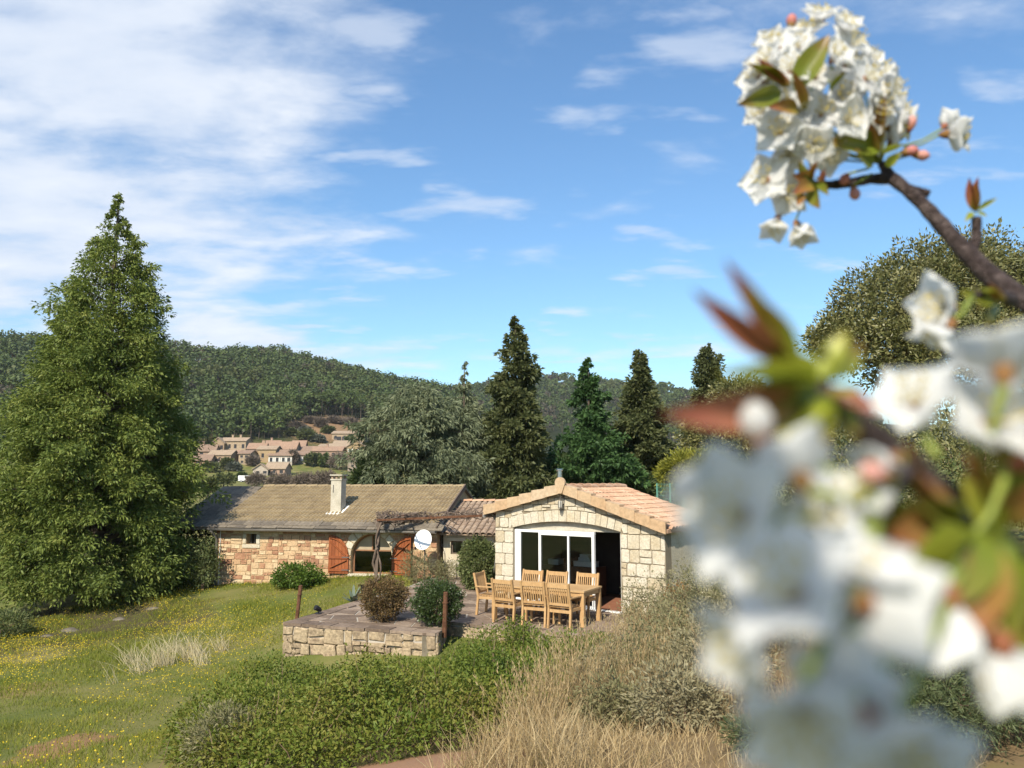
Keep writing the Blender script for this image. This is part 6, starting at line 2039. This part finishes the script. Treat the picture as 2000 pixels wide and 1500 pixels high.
def meadow():
    n = 150000
    q = sample_poly(MEADOW, n)
    q = q[np.argsort(q[:, 1])]
    z = gz(q[:, 0], q[:, 1])
    bare = np.hypot(q[:, 0] + 6.0, q[:, 1] - 10.9) < .55 + .35 * vnoise(q[:, 0] * 4, q[:, 1] * 4)
    ok = ~bare | (rng.random(len(q)) < .4)
    q, z = q[ok], z[ok]
    n = len(q)
    L_ = (.035 + .09 * rng.random(n)) * (.30 + 1.45 * vnoise(q[:, 0] * .9, q[:, 1] * .9 + 11) ** 1.5)
    W = np.interp(q[:, 1], [8, 16, 28], [.007, .011, .016])
    D = np.stack([rng.normal(size=n) * .45, rng.normal(size=n) * .45, np.ones(n)], 1)
    V, Fa = blades_short(np.c_[q, z - .01], D, L_, W, .5)
    tag(mesh_obj('meadow_grass', npmesh('meadow_grass', V, Fa, G_MEADOW)), 'short green grass of the meadow', kind='stuff')
    q = sample_poly(MEADOW, 54000)
    p = np.clip(vnoise(q[:, 0] * .45 + 2, q[:, 1] * .32 + 5) * 1.7 - .55, 0.02, 1) ** 1.3 * np.interp(q[:, 1], [7, 11, 15, 19, 24, 28], [.12, .25, .55, 1, .7, .25])
    q = q[rng.random(len(q)) < p]
    z = gz(q[:, 0], q[:, 1]) + .05 + .09 * rng.random(len(q))
    k = np.repeat(np.arange(len(q)), 2)
    D = rand_unit(len(k)); D[:, 2] *= .35
    C = np.c_[q, z][k]
    sz = .023 * (.7 + .6 * rng.random(len(k)))
    V, Fa = leaf_quads(C - unit(D) * sz[:, None] * .5, D, sz, sz * .95)
    mt = M('yellow_petal', [(.62, .46, .02), (.75, .60, .05)], rand='island', namt=.3, rough=.6, trans=.3, coord='Position')
    tag(mesh_obj('meadow_flowers', npmesh('meadow_flowers', V, Fa, mt)), 'small yellow flowers scattered through the meadow', kind='stuff')
meadow()

# ================================================================ CHERRY BLOSSOM CLOSE TO THE CAMERA
M_PETAL = M('cherry_petal', [(.74, .74, .73), (.80, .80, .80)], rand='object', nscale=160, namt=.3, rough=.65, trans=.48, spec=.2)
M_STAMEN = plainM('stamen_yellow', (.55, .42, .06), rough=.7)
M_FILAMENT = plainM('filament_pale', (.66, .62, .48), rough=.7)
M_CALYX = M('calyx', [(.20, .17, .03), (.28, .12, .05), (.30, .07, .06)], rand='object', nscale=120, namt=.5, rough=.55, trans=.15)
M_PEDICEL = plainM('pedicel_green', (.22, .26, .05), rough=.5)
M_BUD = M('pink_bud', [(.42, .10, .10), (.60, .26, .22), (.66, .42, .36)], rand='object', nscale=150, namt=.5, rough=.5, trans=.2)
M_CHERRYBARK = M('cherry_bark', [(.045, .030, .028), (.10, .07, .065), (.21, .16, .15)], nscale=110, rough=.7, bump=.9, bscale=260, fine=.45, fscale=300)
def leafgrad(name, cols, pos):
    m = bpy.data.materials.new(name); m.use_nodes = True
    nt = m.node_tree; n, L = nt.nodes, nt.links
    b = n['Principled BSDF']; out = n['Material Output']
    b.inputs['Roughness'].default_value = .4
    tc = n.new('ShaderNodeTexCoord'); sp = n.new('ShaderNodeSeparateXYZ')
    L.new(tc.outputs['Object'], sp.inputs[0])
    nz = n.new('ShaderNodeTexNoise'); nz.inputs['Scale'].default_value = 7; L.new(tc.outputs['Object'], nz.inputs['Vector'])
    ad = n.new('ShaderNodeMath'); ad.operation = 'MULTIPLY_ADD'; ad.inputs[1].default_value = .5; ad.inputs[2].default_value = -.25
    L.new(nz.outputs['Fac'], ad.inputs[0])
    a2 = n.new('ShaderNodeMath'); a2.operation = 'ADD'; L.new(sp.outputs[0], a2.inputs[0]); L.new(ad.outputs[0], a2.inputs[1])
    rp = n.new('ShaderNodeValToRGB')
    while len(rp.color_ramp.elements) < len(cols): rp.color_ramp.elements.new(.5)
    for e, c, p in zip(rp.color_ramp.elements, cols, pos):
        e.position = p; e.color = (*c, 1)
    L.new(a2.outputs[0], rp.inputs[0]); L.new(rp.outputs[0], b.inputs['Base Color'])
    tr = n.new('ShaderNodeBsdfTranslucent'); L.new(rp.outputs[0], tr.inputs[0])
    ms = n.new('ShaderNodeMixShader'); ms.inputs[0].default_value = .35
    L.new(b.outputs[0], ms.inputs[1]); L.new(tr.outputs[0], ms.inputs[2]); L.new(ms.outputs[0], out.inputs[0])
    return m
M_YL = {'green': leafgrad('young_leaf_green', [(.16, .20, .02), (.20, .20, .03), (.22, .12, .03)], [.2, .7, 1]),
        'bronze': leafgrad('young_leaf_bronze', [(.24, .21, .03), (.31, .17, .045), (.30, .11, .045)], [.1, .5, .95]),
        'red': leafgrad('young_leaf_red', [(.32, .26, .05), (.36, .15, .075), (.34, .105, .065)], [.0, .3, .9]),
        'lime': leafgrad('young_leaf_lime', [(.34, .38, .04), (.38, .40, .05), (.40, .36, .06)], [.1, .6, 1])}
def petal_mesh(k):
    rr = random.Random(k)
    nu, nv = 9, 8
    V, Fc = [], []
    cup, wav = rr.uniform(.10, .26), rr.uniform(.005, .02)
    for i in range(nu + 1):
        u = i / nu
        w = .43 * (max(0, math.sin(math.pi * (.05 + .95 * u ** 1.25) ** .95)) ** .6) if u < .999 else .10
        for j in range(nv + 1):
            v = j / nv * 2 - 1
            x = u - (.06 * (1 - abs(v)) if u > .9 else 0) - .24 * v * v * u ** 1.5
            z = cup * u * u * .8 - cup * .4 * u ** 4 + .11 * v * v * u + wav * math.sin(v * 5 + k) * u
            V.append((x, v * w, z))
    for i in range(nu):
        for j in range(nv):
            a = i * (nv + 1) + j
            Fc.append((a, a + nv + 1, a + nv + 2, a + 1))
    me = pymesh('petal', V, Fc, M_PETAL)
    me.polygons.foreach_set('use_smooth', [True] * len(me.polygons))
    return me
PETALS = [petal_mesh(k) for k in range(5)]
def stamen_mesh():
    fb = MB(); ab = MB()
    for k in range(18):
        a = k * 2.4; t = .25 + .5 * random.random(); l = .42 + .25 * random.random()
        d = np.array([math.cos(a) * math.sin(t), math.sin(a) * math.sin(t), math.cos(t)])
        fb.tube([tuple(d * .02), tuple(d * l)], .012, 3, False)
        ab.ball(tuple(d * l), .035, 5, 4)
    return fb.mesh('filaments', M_FILAMENT), ab.mesh('anthers', M_STAMEN)
FILA, ANTH = stamen_mesh()
CAL = MB().tube([(0, 0, .03), (0, 0, -.06), (0, 0, -.20), (0, 0, -.30)], [.13, .16, .12, .05], 8).mesh('calyx', M_CALYX)
def leaf_mesh(fold, bend):
    V, Fc = [], []
    n = 8
    for i in range(n + 1):
        u = i / n
        w = .26 * math.sin(math.pi * u ** .8) ** .9 + .004
        for v in (-1, -.5, 0, .5, 1):
            V.append((u, v * w * math.cos(fold), abs(v) * w * math.sin(fold) - bend * u * u + .012 * math.sin(9 * u + 2 * v)))
    for i in range(n):
        for j in range(4):
            a = i * 5 + j
            Fc.append((a, a + 5, a + 6, a + 1))
    return V, Fc
YL = {}
for _k in M_YL:
    for _i, (fo, be) in enumerate(((.5, .12), (.9, -.10), (.25, .2))):
        me = pymesh('leaf', *leaf_mesh(fo, be), M_YL[_k])
        me.polygons.foreach_set('use_smooth', [True] * len(me.polygons))
        YL[(_k, _i)] = me
DS = 1.0
def PB(px, py, d):
    return P(px, py, d * DS)
class Branch:
    def __init__(s, name, label, base):
        s.b = np.array(base, float)
        s.t = empty(name, base, 0, label, 'branch')
    def wood(s, pts, rad, name='branch', mat=None, k=9):
        rad = [q * DS for q in rad]
        P3 = [PB(*p) - s.b for p in pts]
        # smooth and roughen the run of the twig
        q, r = [], []
        for i in range(len(P3) - 1):
            for j in range(5):
                u = j / 5
                p0, p1, p2, p3 = P3[max(i - 1, 0)], P3[i], P3[i + 1], P3[min(i + 2, len(P3) - 1)]
                c = .5 * ((2 * p1) + (-p0 + p2) * u + (2 * p0 - 5 * p1 + 4 * p2 - p3) * u * u + (-p0 + 3 * p1 - 3 * p2 + p3) * u ** 3)
                q.append(c); r.append((rad[i] * (1 - u) + rad[i + 1] * u) * random.uniform(.9, 1.13))
        q.append(P3[-1]); r.append(rad[-1])
        return MB().tube(q, r, k).build(name, mat or M_CHERRYBARK, s.t, True)
    def flower(s, px, py, d, axis, size=.0155, tilt=.25, root=None, n=5):
        size *= DS
        c = PB(px, py, d) - s.b
        ax = Vector(axis).normalized()
        o = mesh_obj('flower', CAL, None, s.t)
        o.location = c
        q = ax.to_track_quat('Z', 'Y') @ Matrix.Rotation(random.uniform(0, 6), 3, 'Z').to_quaternion()
        o.rotation_mode = 'QUATERNION'; o.rotation_quaternion = q
        o.scale = (size,) * 3
        for k in range(n):
            p = mesh_obj('petal', random.choice(PETALS), None, o)
            p.rotation_euler = (random.uniform(-.15, .15), -tilt - random.uniform(-.15, .2), k * 2 * math.pi / 5 + random.uniform(-.12, .12))
            p.scale = (random.uniform(.92, 1.08), random.uniform(.9, 1.1), 1)
        mesh_obj('filaments', FILA, None, o)
        mesh_obj('anthers', ANTH, None, o)
        if root is not None:
            r = PB(*root) - s.b
            a = np.array(c) - np.array(ax) * size * .28
            m = (a + r) / 2 + np.array([0, 0, -.002])
            MB().tube([tuple(a), tuple(m), tuple(r)], [.0008, .0007, .0009], 6).build('pedicel', M_PEDICEL, s.t, True)
    def leaf(s, a, b, kind, var=0, roll=0., width=1.):
        A, B = PB(*a), PB(*b)
        d = Vector(B - A)
        ln = d.length
        o = mesh_obj('leaf', YL[(kind, var)], None, s.t)
        o.location = A - s.b
        x = d.normalized()
        view = Vector(tuple(-(A + B) / 2 + np.array([0, 0, CAM_Z]))).normalized()
        view = (view + Vector((random.uniform(-.5, .5), random.uniform(-.5, .5), random.uniform(-.3, .6)))).normalized()
        y = view.cross(x).normalized()
        z = x.cross(y)
        m = Matrix((x, y, z)).transposed() @ Matrix.Rotation(roll, 3, 'X')
        o.rotation_mode = 'QUATERNION'; o.rotation_quaternion = m.to_quaternion()
        o.scale = (ln, ln * width, ln)
    def bud(s, px, py, d, axis, size=.004, root=None, mat=None):
        ax = Vector(axis).normalized()
        o = MB().tube([(0, 0, -.5), (0, 0, .2), (0, 0, .9), (0, 0, 1.5), (0, 0, 1.9)], [.35, .75, .9, .6, .1], 9).build('bud', mat or M_BUD, s.t, True)
        MB().tube([(0, 0, -1.1), (0, 0, -.5), (0, 0, .5)], [.2, .5, .82], 9).build('bud_calyx', M_CALYX, o, True)
        size *= DS
        o.location = PB(px, py, d) - s.b
        o.rotation_mode = 'QUATERNION'; o.rotation_quaternion = ax.to_track_quat('Z', 'Y')
        o.scale = (size,) * 3
        if root is not None:
            r = PB(*root) - s.b
            MB().tube([tuple(np.array(o.location) - np.array(ax) * size), tuple(r)], [.0009, .0009], 6).build('pedicel', M_PEDICEL, s.t, True)
def top_branch():
    global DS
    d0 = .42
    DS = 1.3
    B = Branch('cherry_branch', 'upper cherry branch with a dense head of white blossom against the sky', P(2080, 640, .36))
    B.wood([(2100, 650, .355), (2000, 585, .37), (1925, 530, .385), (1850, 452, .40), (1795, 392, .41), (1740, 345, .42), (1722, 320, .425)], [.0054, .0050, .0047, .0040, .0037, .0032, .0023])
    B.wood([(1742, 350, .42), (1700, 350, .422), (1655, 358, .42), (1600, 362, .415), (1575, 355, .412)], [.0032, .0030, .0026, .0024, .0018], 'twig')
    B.wood([(1752, 362, .42), (1785, 370, .415), (1816, 379, .412)], [.0024, .0021, .0019], 'twig')
    B.wood([(1895, 505, .395), (1906, 470, .395), (1907, 425, .395)], [.0032, .0026, .0024], 'twig')
    hub = (1720, 318, .425)
    fl = [(1603, 40), (1645, 58), (1662, 92), (1507, 90), (1560, 95), (1628, 112), (1690, 118), (1722, 145), (1592, 152), (1690, 155), (1735, 178), (1750, 215),
          (1500, 122), (1482, 150), (1488, 185), (1655, 235), (1702, 218), (1490, 222), (1590, 280), (1738, 250), (1540, 300), (1640, 185), (1560, 215), (1545, 140), (1700, 262), (1520, 95), (1575, 70), (1650, 130), (1712, 190), (1500, 160), (1560, 260), (1535, 200), (1760, 235), (1615, 300)]
    for px, py in fl:
        dx, dy = (px - 1612) / 158, (182 - py) / 168
        bul = math.sqrt(max(0, 1 - dx * dx - dy * dy))
        ax = (dx * 1.05 + random.uniform(-.2, .2), -bul - .22 + random.uniform(-.15, .15), dy * 1.0 + .1 + random.uniform(-.2, .2))
        B.flower(px, py, d0 - .032 * bul + random.uniform(-.010, .014), ax, .0155 * random.uniform(.86, 1.04), random.uniform(.05, .5), hub if random.random() < .45 else None)
    B.flower(1600, 224, .395, (.0, -.9, .25), .0165, .12, hub)
    B.flower(1523, 258, .39, (-.35, -.85, .1), .0165, .2, hub)
    B.flower(1497, 352, .40, (-.55, -.7, .1), .0165, .15, (1590, 360, .415))
    B.flower(1533, 378, .405, (.1, -.8, -.3), .015, .35, (1590, 360, .415))
    B.flower(1540, 335, .41, (-.3, -.4, .5), .014, .5, (1590, 360, .415))
    B.flower(1518, 430, .405, (-.35, -.35, -.9), .0135, .75, (1575, 365, .412), 4)
    B.flower(1558, 442, .40, (.15, -.35, -.95), .0140, .75, (1578, 365, .412))
    B.flower(1853, 262, .41, (.75, -.45, -.15), .0165, .6, (1765, 290, .425))
    B.flower(1846, 245, .42, (.6, .2, .6), .012, .7, (1765, 285, .425), 4)
    for px, py, ax in ((1777, 248, (.2, -.2, .9)), (1770, 297, (.9, -.3, .1)), (1792, 303, (.9, -.3, -.2)), (1590, 314, (0, -.5, .6)), (1652, 346, (-.4, -.4, -.6)), (1557, 318, (-.4, -.5, .4)), (1742, 272, (.4, -.3, .7)), (1545, 48, (.1, -.1, .9)), (1610, 335, (.2, -.5, .4)), (1668, 372, (0, -.3, -.9))):
        B.bud(px, py, .412, ax, .0034, (px * .35 + 1720 * .65 if px > 1640 else px * .4 + 1585 * .6, py * .4 + (318 if px > 1640 else 357) * .6, .42))
    for a, b, kd, v, w_ in (((1552, 178), (1620, 62), 'green', 0, .9), ((1543, 168), (1476, 108), 'red', 1, .7), ((1535, 165), (1453, 125), 'green', 1, .7), ((1525, 178), (1450, 203), 'green', 0, .75), ((1572, 215), (1545, 138), 'bronze', 1, .8), ((1560, 215), (1508, 205), 'bronze', 0, .8), ((1622, 178), (1660, 138), 'green', 1, .8),
                         ((1718, 285), (1731, 186), 'bronze', 1, .8), ((1722, 290), (1616, 272), 'green', 0, .8), ((1715, 300), (1690, 240), 'bronze', 2, .8), ((1725, 300), (1772, 282), 'lime', 1, .8), ((1705, 325), (1680, 290), 'green', 2, .9), ((1730, 325), (1755, 300), 'lime', 2, .9),
                         ((1592, 355), (1566, 305), 'green', 1, .9), ((1590, 358), (1555, 372), 'bronze', 0, .9), ((1585, 365), (1590, 400), 'green', 2, .9), ((1588, 362), (1618, 388), 'green', 1, .9), ((1580, 350), (1600, 310), 'bronze', 1, .9), ((1590, 350), (1560, 345), 'bronze', 2, .9), ((1600, 355), (1612, 325), 'red', 1, .9), ((1555, 375), (1552, 408), 'bronze', 1, .9)):
        dz_ = .018 if a[1] < 260 else 0
        B.leaf((*a, .398 - dz_), (*b, .386 - dz_), kd, v, 0, w_)
    for a, b, kd in (((1907, 415), (1896, 345), 'red'), ((1907, 412), (1915, 345), 'red'), ((1905, 415), (1906, 352), 'bronze'), ((1906, 418), (1884, 438), 'lime'), ((1908, 415), (1930, 425), 'lime'), ((1908, 412), (1948, 388), 'lime')):
        B.leaf((*a, .395), (*b, .39), kd, 1, 0, .8)
def near_branch():
    global DS
    DS = .86
    B = Branch('cherry_branch', 'blurred near cherry branch with big white flowers and reddish young leaves', P(2080, 1300, .20))
    B.wood([(2120, 1330, .21), (1990, 1120, .20), (1880, 1010, .19), (1770, 910, .182), (1690, 840, .176), (1630, 785, .172), (1590, 755, .17)], [.0056, .0050, .0045, .0038, .0033, .0031, .0026])
    B.wood([(1985, 1120, .20), (1930, 1180, .175), (1890, 1260, .165)], [.004, .003, .002], 'twig')
    B.wood([(1770, 910, .182), (1745, 935, .165), (1725, 948, .155)], [.003, .0025, .002], 'twig')
    # tip leaves
    tip = (1585, 755)
    for a, b, kd, v, w_, da, db in (((1548, 700), (1346, 552), 'red', 1, .6, .165, .155), ((1540, 700), (1412, 505), 'red', 1, .55, .165, .16), ((1560, 720), (1440, 560), 'lime', 1, .5, .163, .16), ((1570, 785), (1326, 826), 'red', 2, .5, .165, .150), ((1600, 745), (1378, 742), 'lime', 1, .5, .165, .155), ((1570, 770), (1420, 790), 'bronze', 0, .55, .165, .155),
                                 ((1600, 740), (1650, 640), 'lime', 2, .8, .167, .165), ((1610, 745), (1690, 665), 'green', 0, .8, .167, .17), ((1620, 760), (1715, 800), 'red', 0, .8, .167, .16), ((1610, 770), (1600, 870), 'green', 2, 1.0, .165, .16), ((1580, 775), (1520, 880), 'green', 0, .9, .165, .16), ((1630, 770), (1690, 760), 'lime', 1, .8, .165, .16), ((1590, 740), (1560, 690), 'lime', 2, 1.2, .165, .16), ((1640, 720), (1600, 650), 'green', 1, .7, .168, .165), ((1600, 760), (1470, 760), 'green', 0, .7, .166, .158), ((1610, 780), (1560, 850), 'lime', 1, .8, .166, .16), ((1650, 790), (1680, 850), 'green', 2, .9, .168, .165), ((1600, 750), (1500, 690), 'lime', 0, .6, .166, .16)):
        B.leaf((*a, da), (*b, db), kd, v, 0, w_)
    # flowers: (x, y, depth, axis, size, tilt)
    hub = (1725, 948, .155)
    hub2 = (1890, 1060, .17)
    for px, py, d, ax, sz, tl, rt in (
        (1450, 1010, .134, (-.75, -.55, .22), .0140, .22, hub), (1560, 930, .138, (-.2, .6, .75), .0120, .35, hub), (1640, 1000, .150, (.1, -.3, .5), .0115, .5, hub),
        (1555, 1165, .120, (-.55, -.40, .62), .0140, .22, hub), (1690, 1180, .125, (.5, .5, -.1), .0130, .3, hub), (1565, 1385, .108, (-.3, -.8, -.45), .0122, .5, hub), (1700, 1420, .112, (.25, -.6, -.6), .0135, .4, hub2), (1650, 1300, .125, (.2, .6, -.6), .0105, .3, hub),
        (1790, 790, .205, (-.45, -.55, .6), .0150, .30, (1830, 890, .19)), (1930, 830, .175, (.15, -.7, .45), .0148, .25, (1880, 960, .185)), (1960, 720, .165, (.25, .3, .8), .0145, .3, (1900, 950, .185)), (1740, 900, .170, (-.6, -.2, -.3), .0105, .6, (1790, 930, .182)),
        (1665, 1055, .18, (-.3, -.2, -.9), .0140, .8, (1725, 960, .17)), (1850, 1180, .155, (-.1, .3, -.95), .0150, .7, hub2), (1960, 1270, .16, (.2, .1, -.95), .0150, .8, hub2), (1760, 1500, .118, (.3, -.7, -.5), .0130, .35, hub2),
        (2010, 900, .17, (.6, -.4, .3), .0150, .4, hub2),
        (1400, 960, .142, (-.5, .3, .8), .0115, .4, hub), (1500, 1100, .140, (-.4, .5, -.5), .0120, .4, hub), (1660, 1130, .130, (.2, -.5, .8), .0115, .5, hub), (1480, 1250, .125, (-.8, -.2, -.3), .0115, .5, hub), (1640, 1380, .118, (.4, .4, .5), .0120, .4, hub2), (1590, 1040, .145, (0, -.6, .5), .0110, .6, hub)):
        B.flower(px, py, d, ax, sz, tl, rt)
    for a, b, kd, v, w_, da, db in (((1900, 1010), (1800, 900), 'bronze', 1, .8, .18, .17), ((1880, 1000), (1760, 960), 'green', 1, .8, .178, .165), ((1870, 1060), (1690, 1080), 'green', 2, .7, .175, .16), ((1930, 1000), (1860, 880), 'bronze', 1, .7, .18, .172), ((1990, 1000), (1960, 870), 'green', 2, .8, .185, .175), ((1900, 1100), (1760, 1230), 'bronze', 1, .6, .172, .16), ((1980, 1060), (1830, 1120), 'green', 0, .8, .18, .165), ((2000, 1150), (1990, 1340), 'green', 1, .8, .18, .165), ((1880, 1040), (1700, 1000), 'green', 0, .9, .18, .165), ((1900, 1060), (1740, 1160), 'lime', 1, .35, .17, .15), ((1880, 1090), (1770, 1200), 'lime', 1, .3, .17, .15), ((1920, 1040), (1850, 1180), 'green', 2, .9, .17, .155), ((1930, 1060), (1900, 1260), 'bronze', 0, .8, .17, .155),
                                 ((1950, 1080), (1960, 1300), 'green', 0, .9, .18, .16), ((1940, 1020), (2030, 960), 'bronze', 2, .9, .18, .165), ((1900, 1000), (1900, 880), 'green', 1, .8, .18, .17), ((1860, 1000), (1760, 1060), 'bronze', 2, .8, .175, .16), ((1980, 1100), (2060, 1220), 'green', 0, 1, .18, .16), ((1960, 1040), (1900, 950), 'lime', 2, .8, .18, .17), ((1900, 1080), (1820, 1230), 'green', 1, .8, .175, .165), ((1960, 1150), (1900, 1340), 'bronze', 1, .7, .175, .17), ((1800, 960), (1770, 850), 'bronze', 1, .7, .18, .175)):
        B.leaf((*a, da), (*b, db), kd, v, 0, w_)
    # unseen leaves behind the camera, added to shade the near blossom from the sun
    c0 = np.array([.050, .115, 3.018]); s3 = np.array(sd); e1 = unit(np.cross(s3, [0, 0, 1])); e2 = np.cross(s3, e1)
    for k in range(13):
        r_, a_ = .058 * math.sqrt(random.random()), random.uniform(0, 6.28)
        p = c0 + s3 * random.uniform(.30, .42) + e1 * r_ * math.cos(a_) + e2 * r_ * math.sin(a_)
        o = mesh_obj('leaf', YL[(random.choice(('green', 'bronze', 'lime')), k % 3)], None, B.t)
        o.location = p - B.b
        o.rotation_euler = (random.uniform(0, 6), random.uniform(-.8, .8), random.uniform(0, 6))
        o.scale = (.055, .055, .055)
    q0 = c0 + s3 * .36
    MB().tube([tuple(q - B.b) for q in (B.b + [.02, -.05, -.05], B.b + [.1, -.25, .05], q0 + [.12, -.05, -.02], q0, q0 + [-.1, .02, .03])], [.006, .0055, .004, .003, .002], 8).build('branch', M_CHERRYBARK, B.t, True)  # added wood out of view, carrying the shading leaves
    B.bud(1480, 850, .16, (-.2, -.3, .9), .0042, hub, M_PETAL)
    B.bud(1720, 925, .150, (-.9, -.3, .1), .0026, hub)
def side_sprig():
    global DS
    DS = 1.0
    B = Branch('cherry_twig', 'short cherry twig with one side-on white flower below the main branch', P(1960, 590, .33))
    B.wood([(1975, 585, .345), (1930, 575, .32), (1900, 572, .31)], [.0035, .0025, .002], 'twig')
    B.flower(1848, 600, .29, (-.9, -.25, -.05), .0165, .55, (1900, 575, .31))
    B.flower(1850, 640, .285, (-.5, .2, -.7), .0150, .5, (1900, 580, .31), 4)
    for a, b, kd in (((1945, 580), (1860, 566), 'lime'), ((1950, 590), (1900, 610), 'green'), ((1960, 585), (1930, 545), 'bronze'), ((1955, 600), (1940, 640), 'green')):
        B.leaf((*a, .32), (*b, .31), kd, 1, 0, .8)
top_branch()
near_branch()
side_sprig()

# ================================================================ HAZE
def haze():
    m = bpy.data.materials.new('haze_air'); m.use_nodes = True
    nt = m.node_tree; nt.nodes.clear()
    out = nt.nodes.new('ShaderNodeOutputMaterial')
    v = nt.nodes.new('ShaderNodeVolumePrincipled')
    v.inputs['Color'].default_value = (.86, .92, 1.0, 1)
    v.inputs['Density'].default_value = .00009
    v.inputs['Anisotropy'].default_value = .0
    nt.links.new(v.outputs[0], out.inputs['Volume'])
    o = MB().span(-2700, 2700, -2700, 2700, -12, 190).build('haze', m)
    tag(o, 'thin pale air over the valley', kind='stuff')
haze()
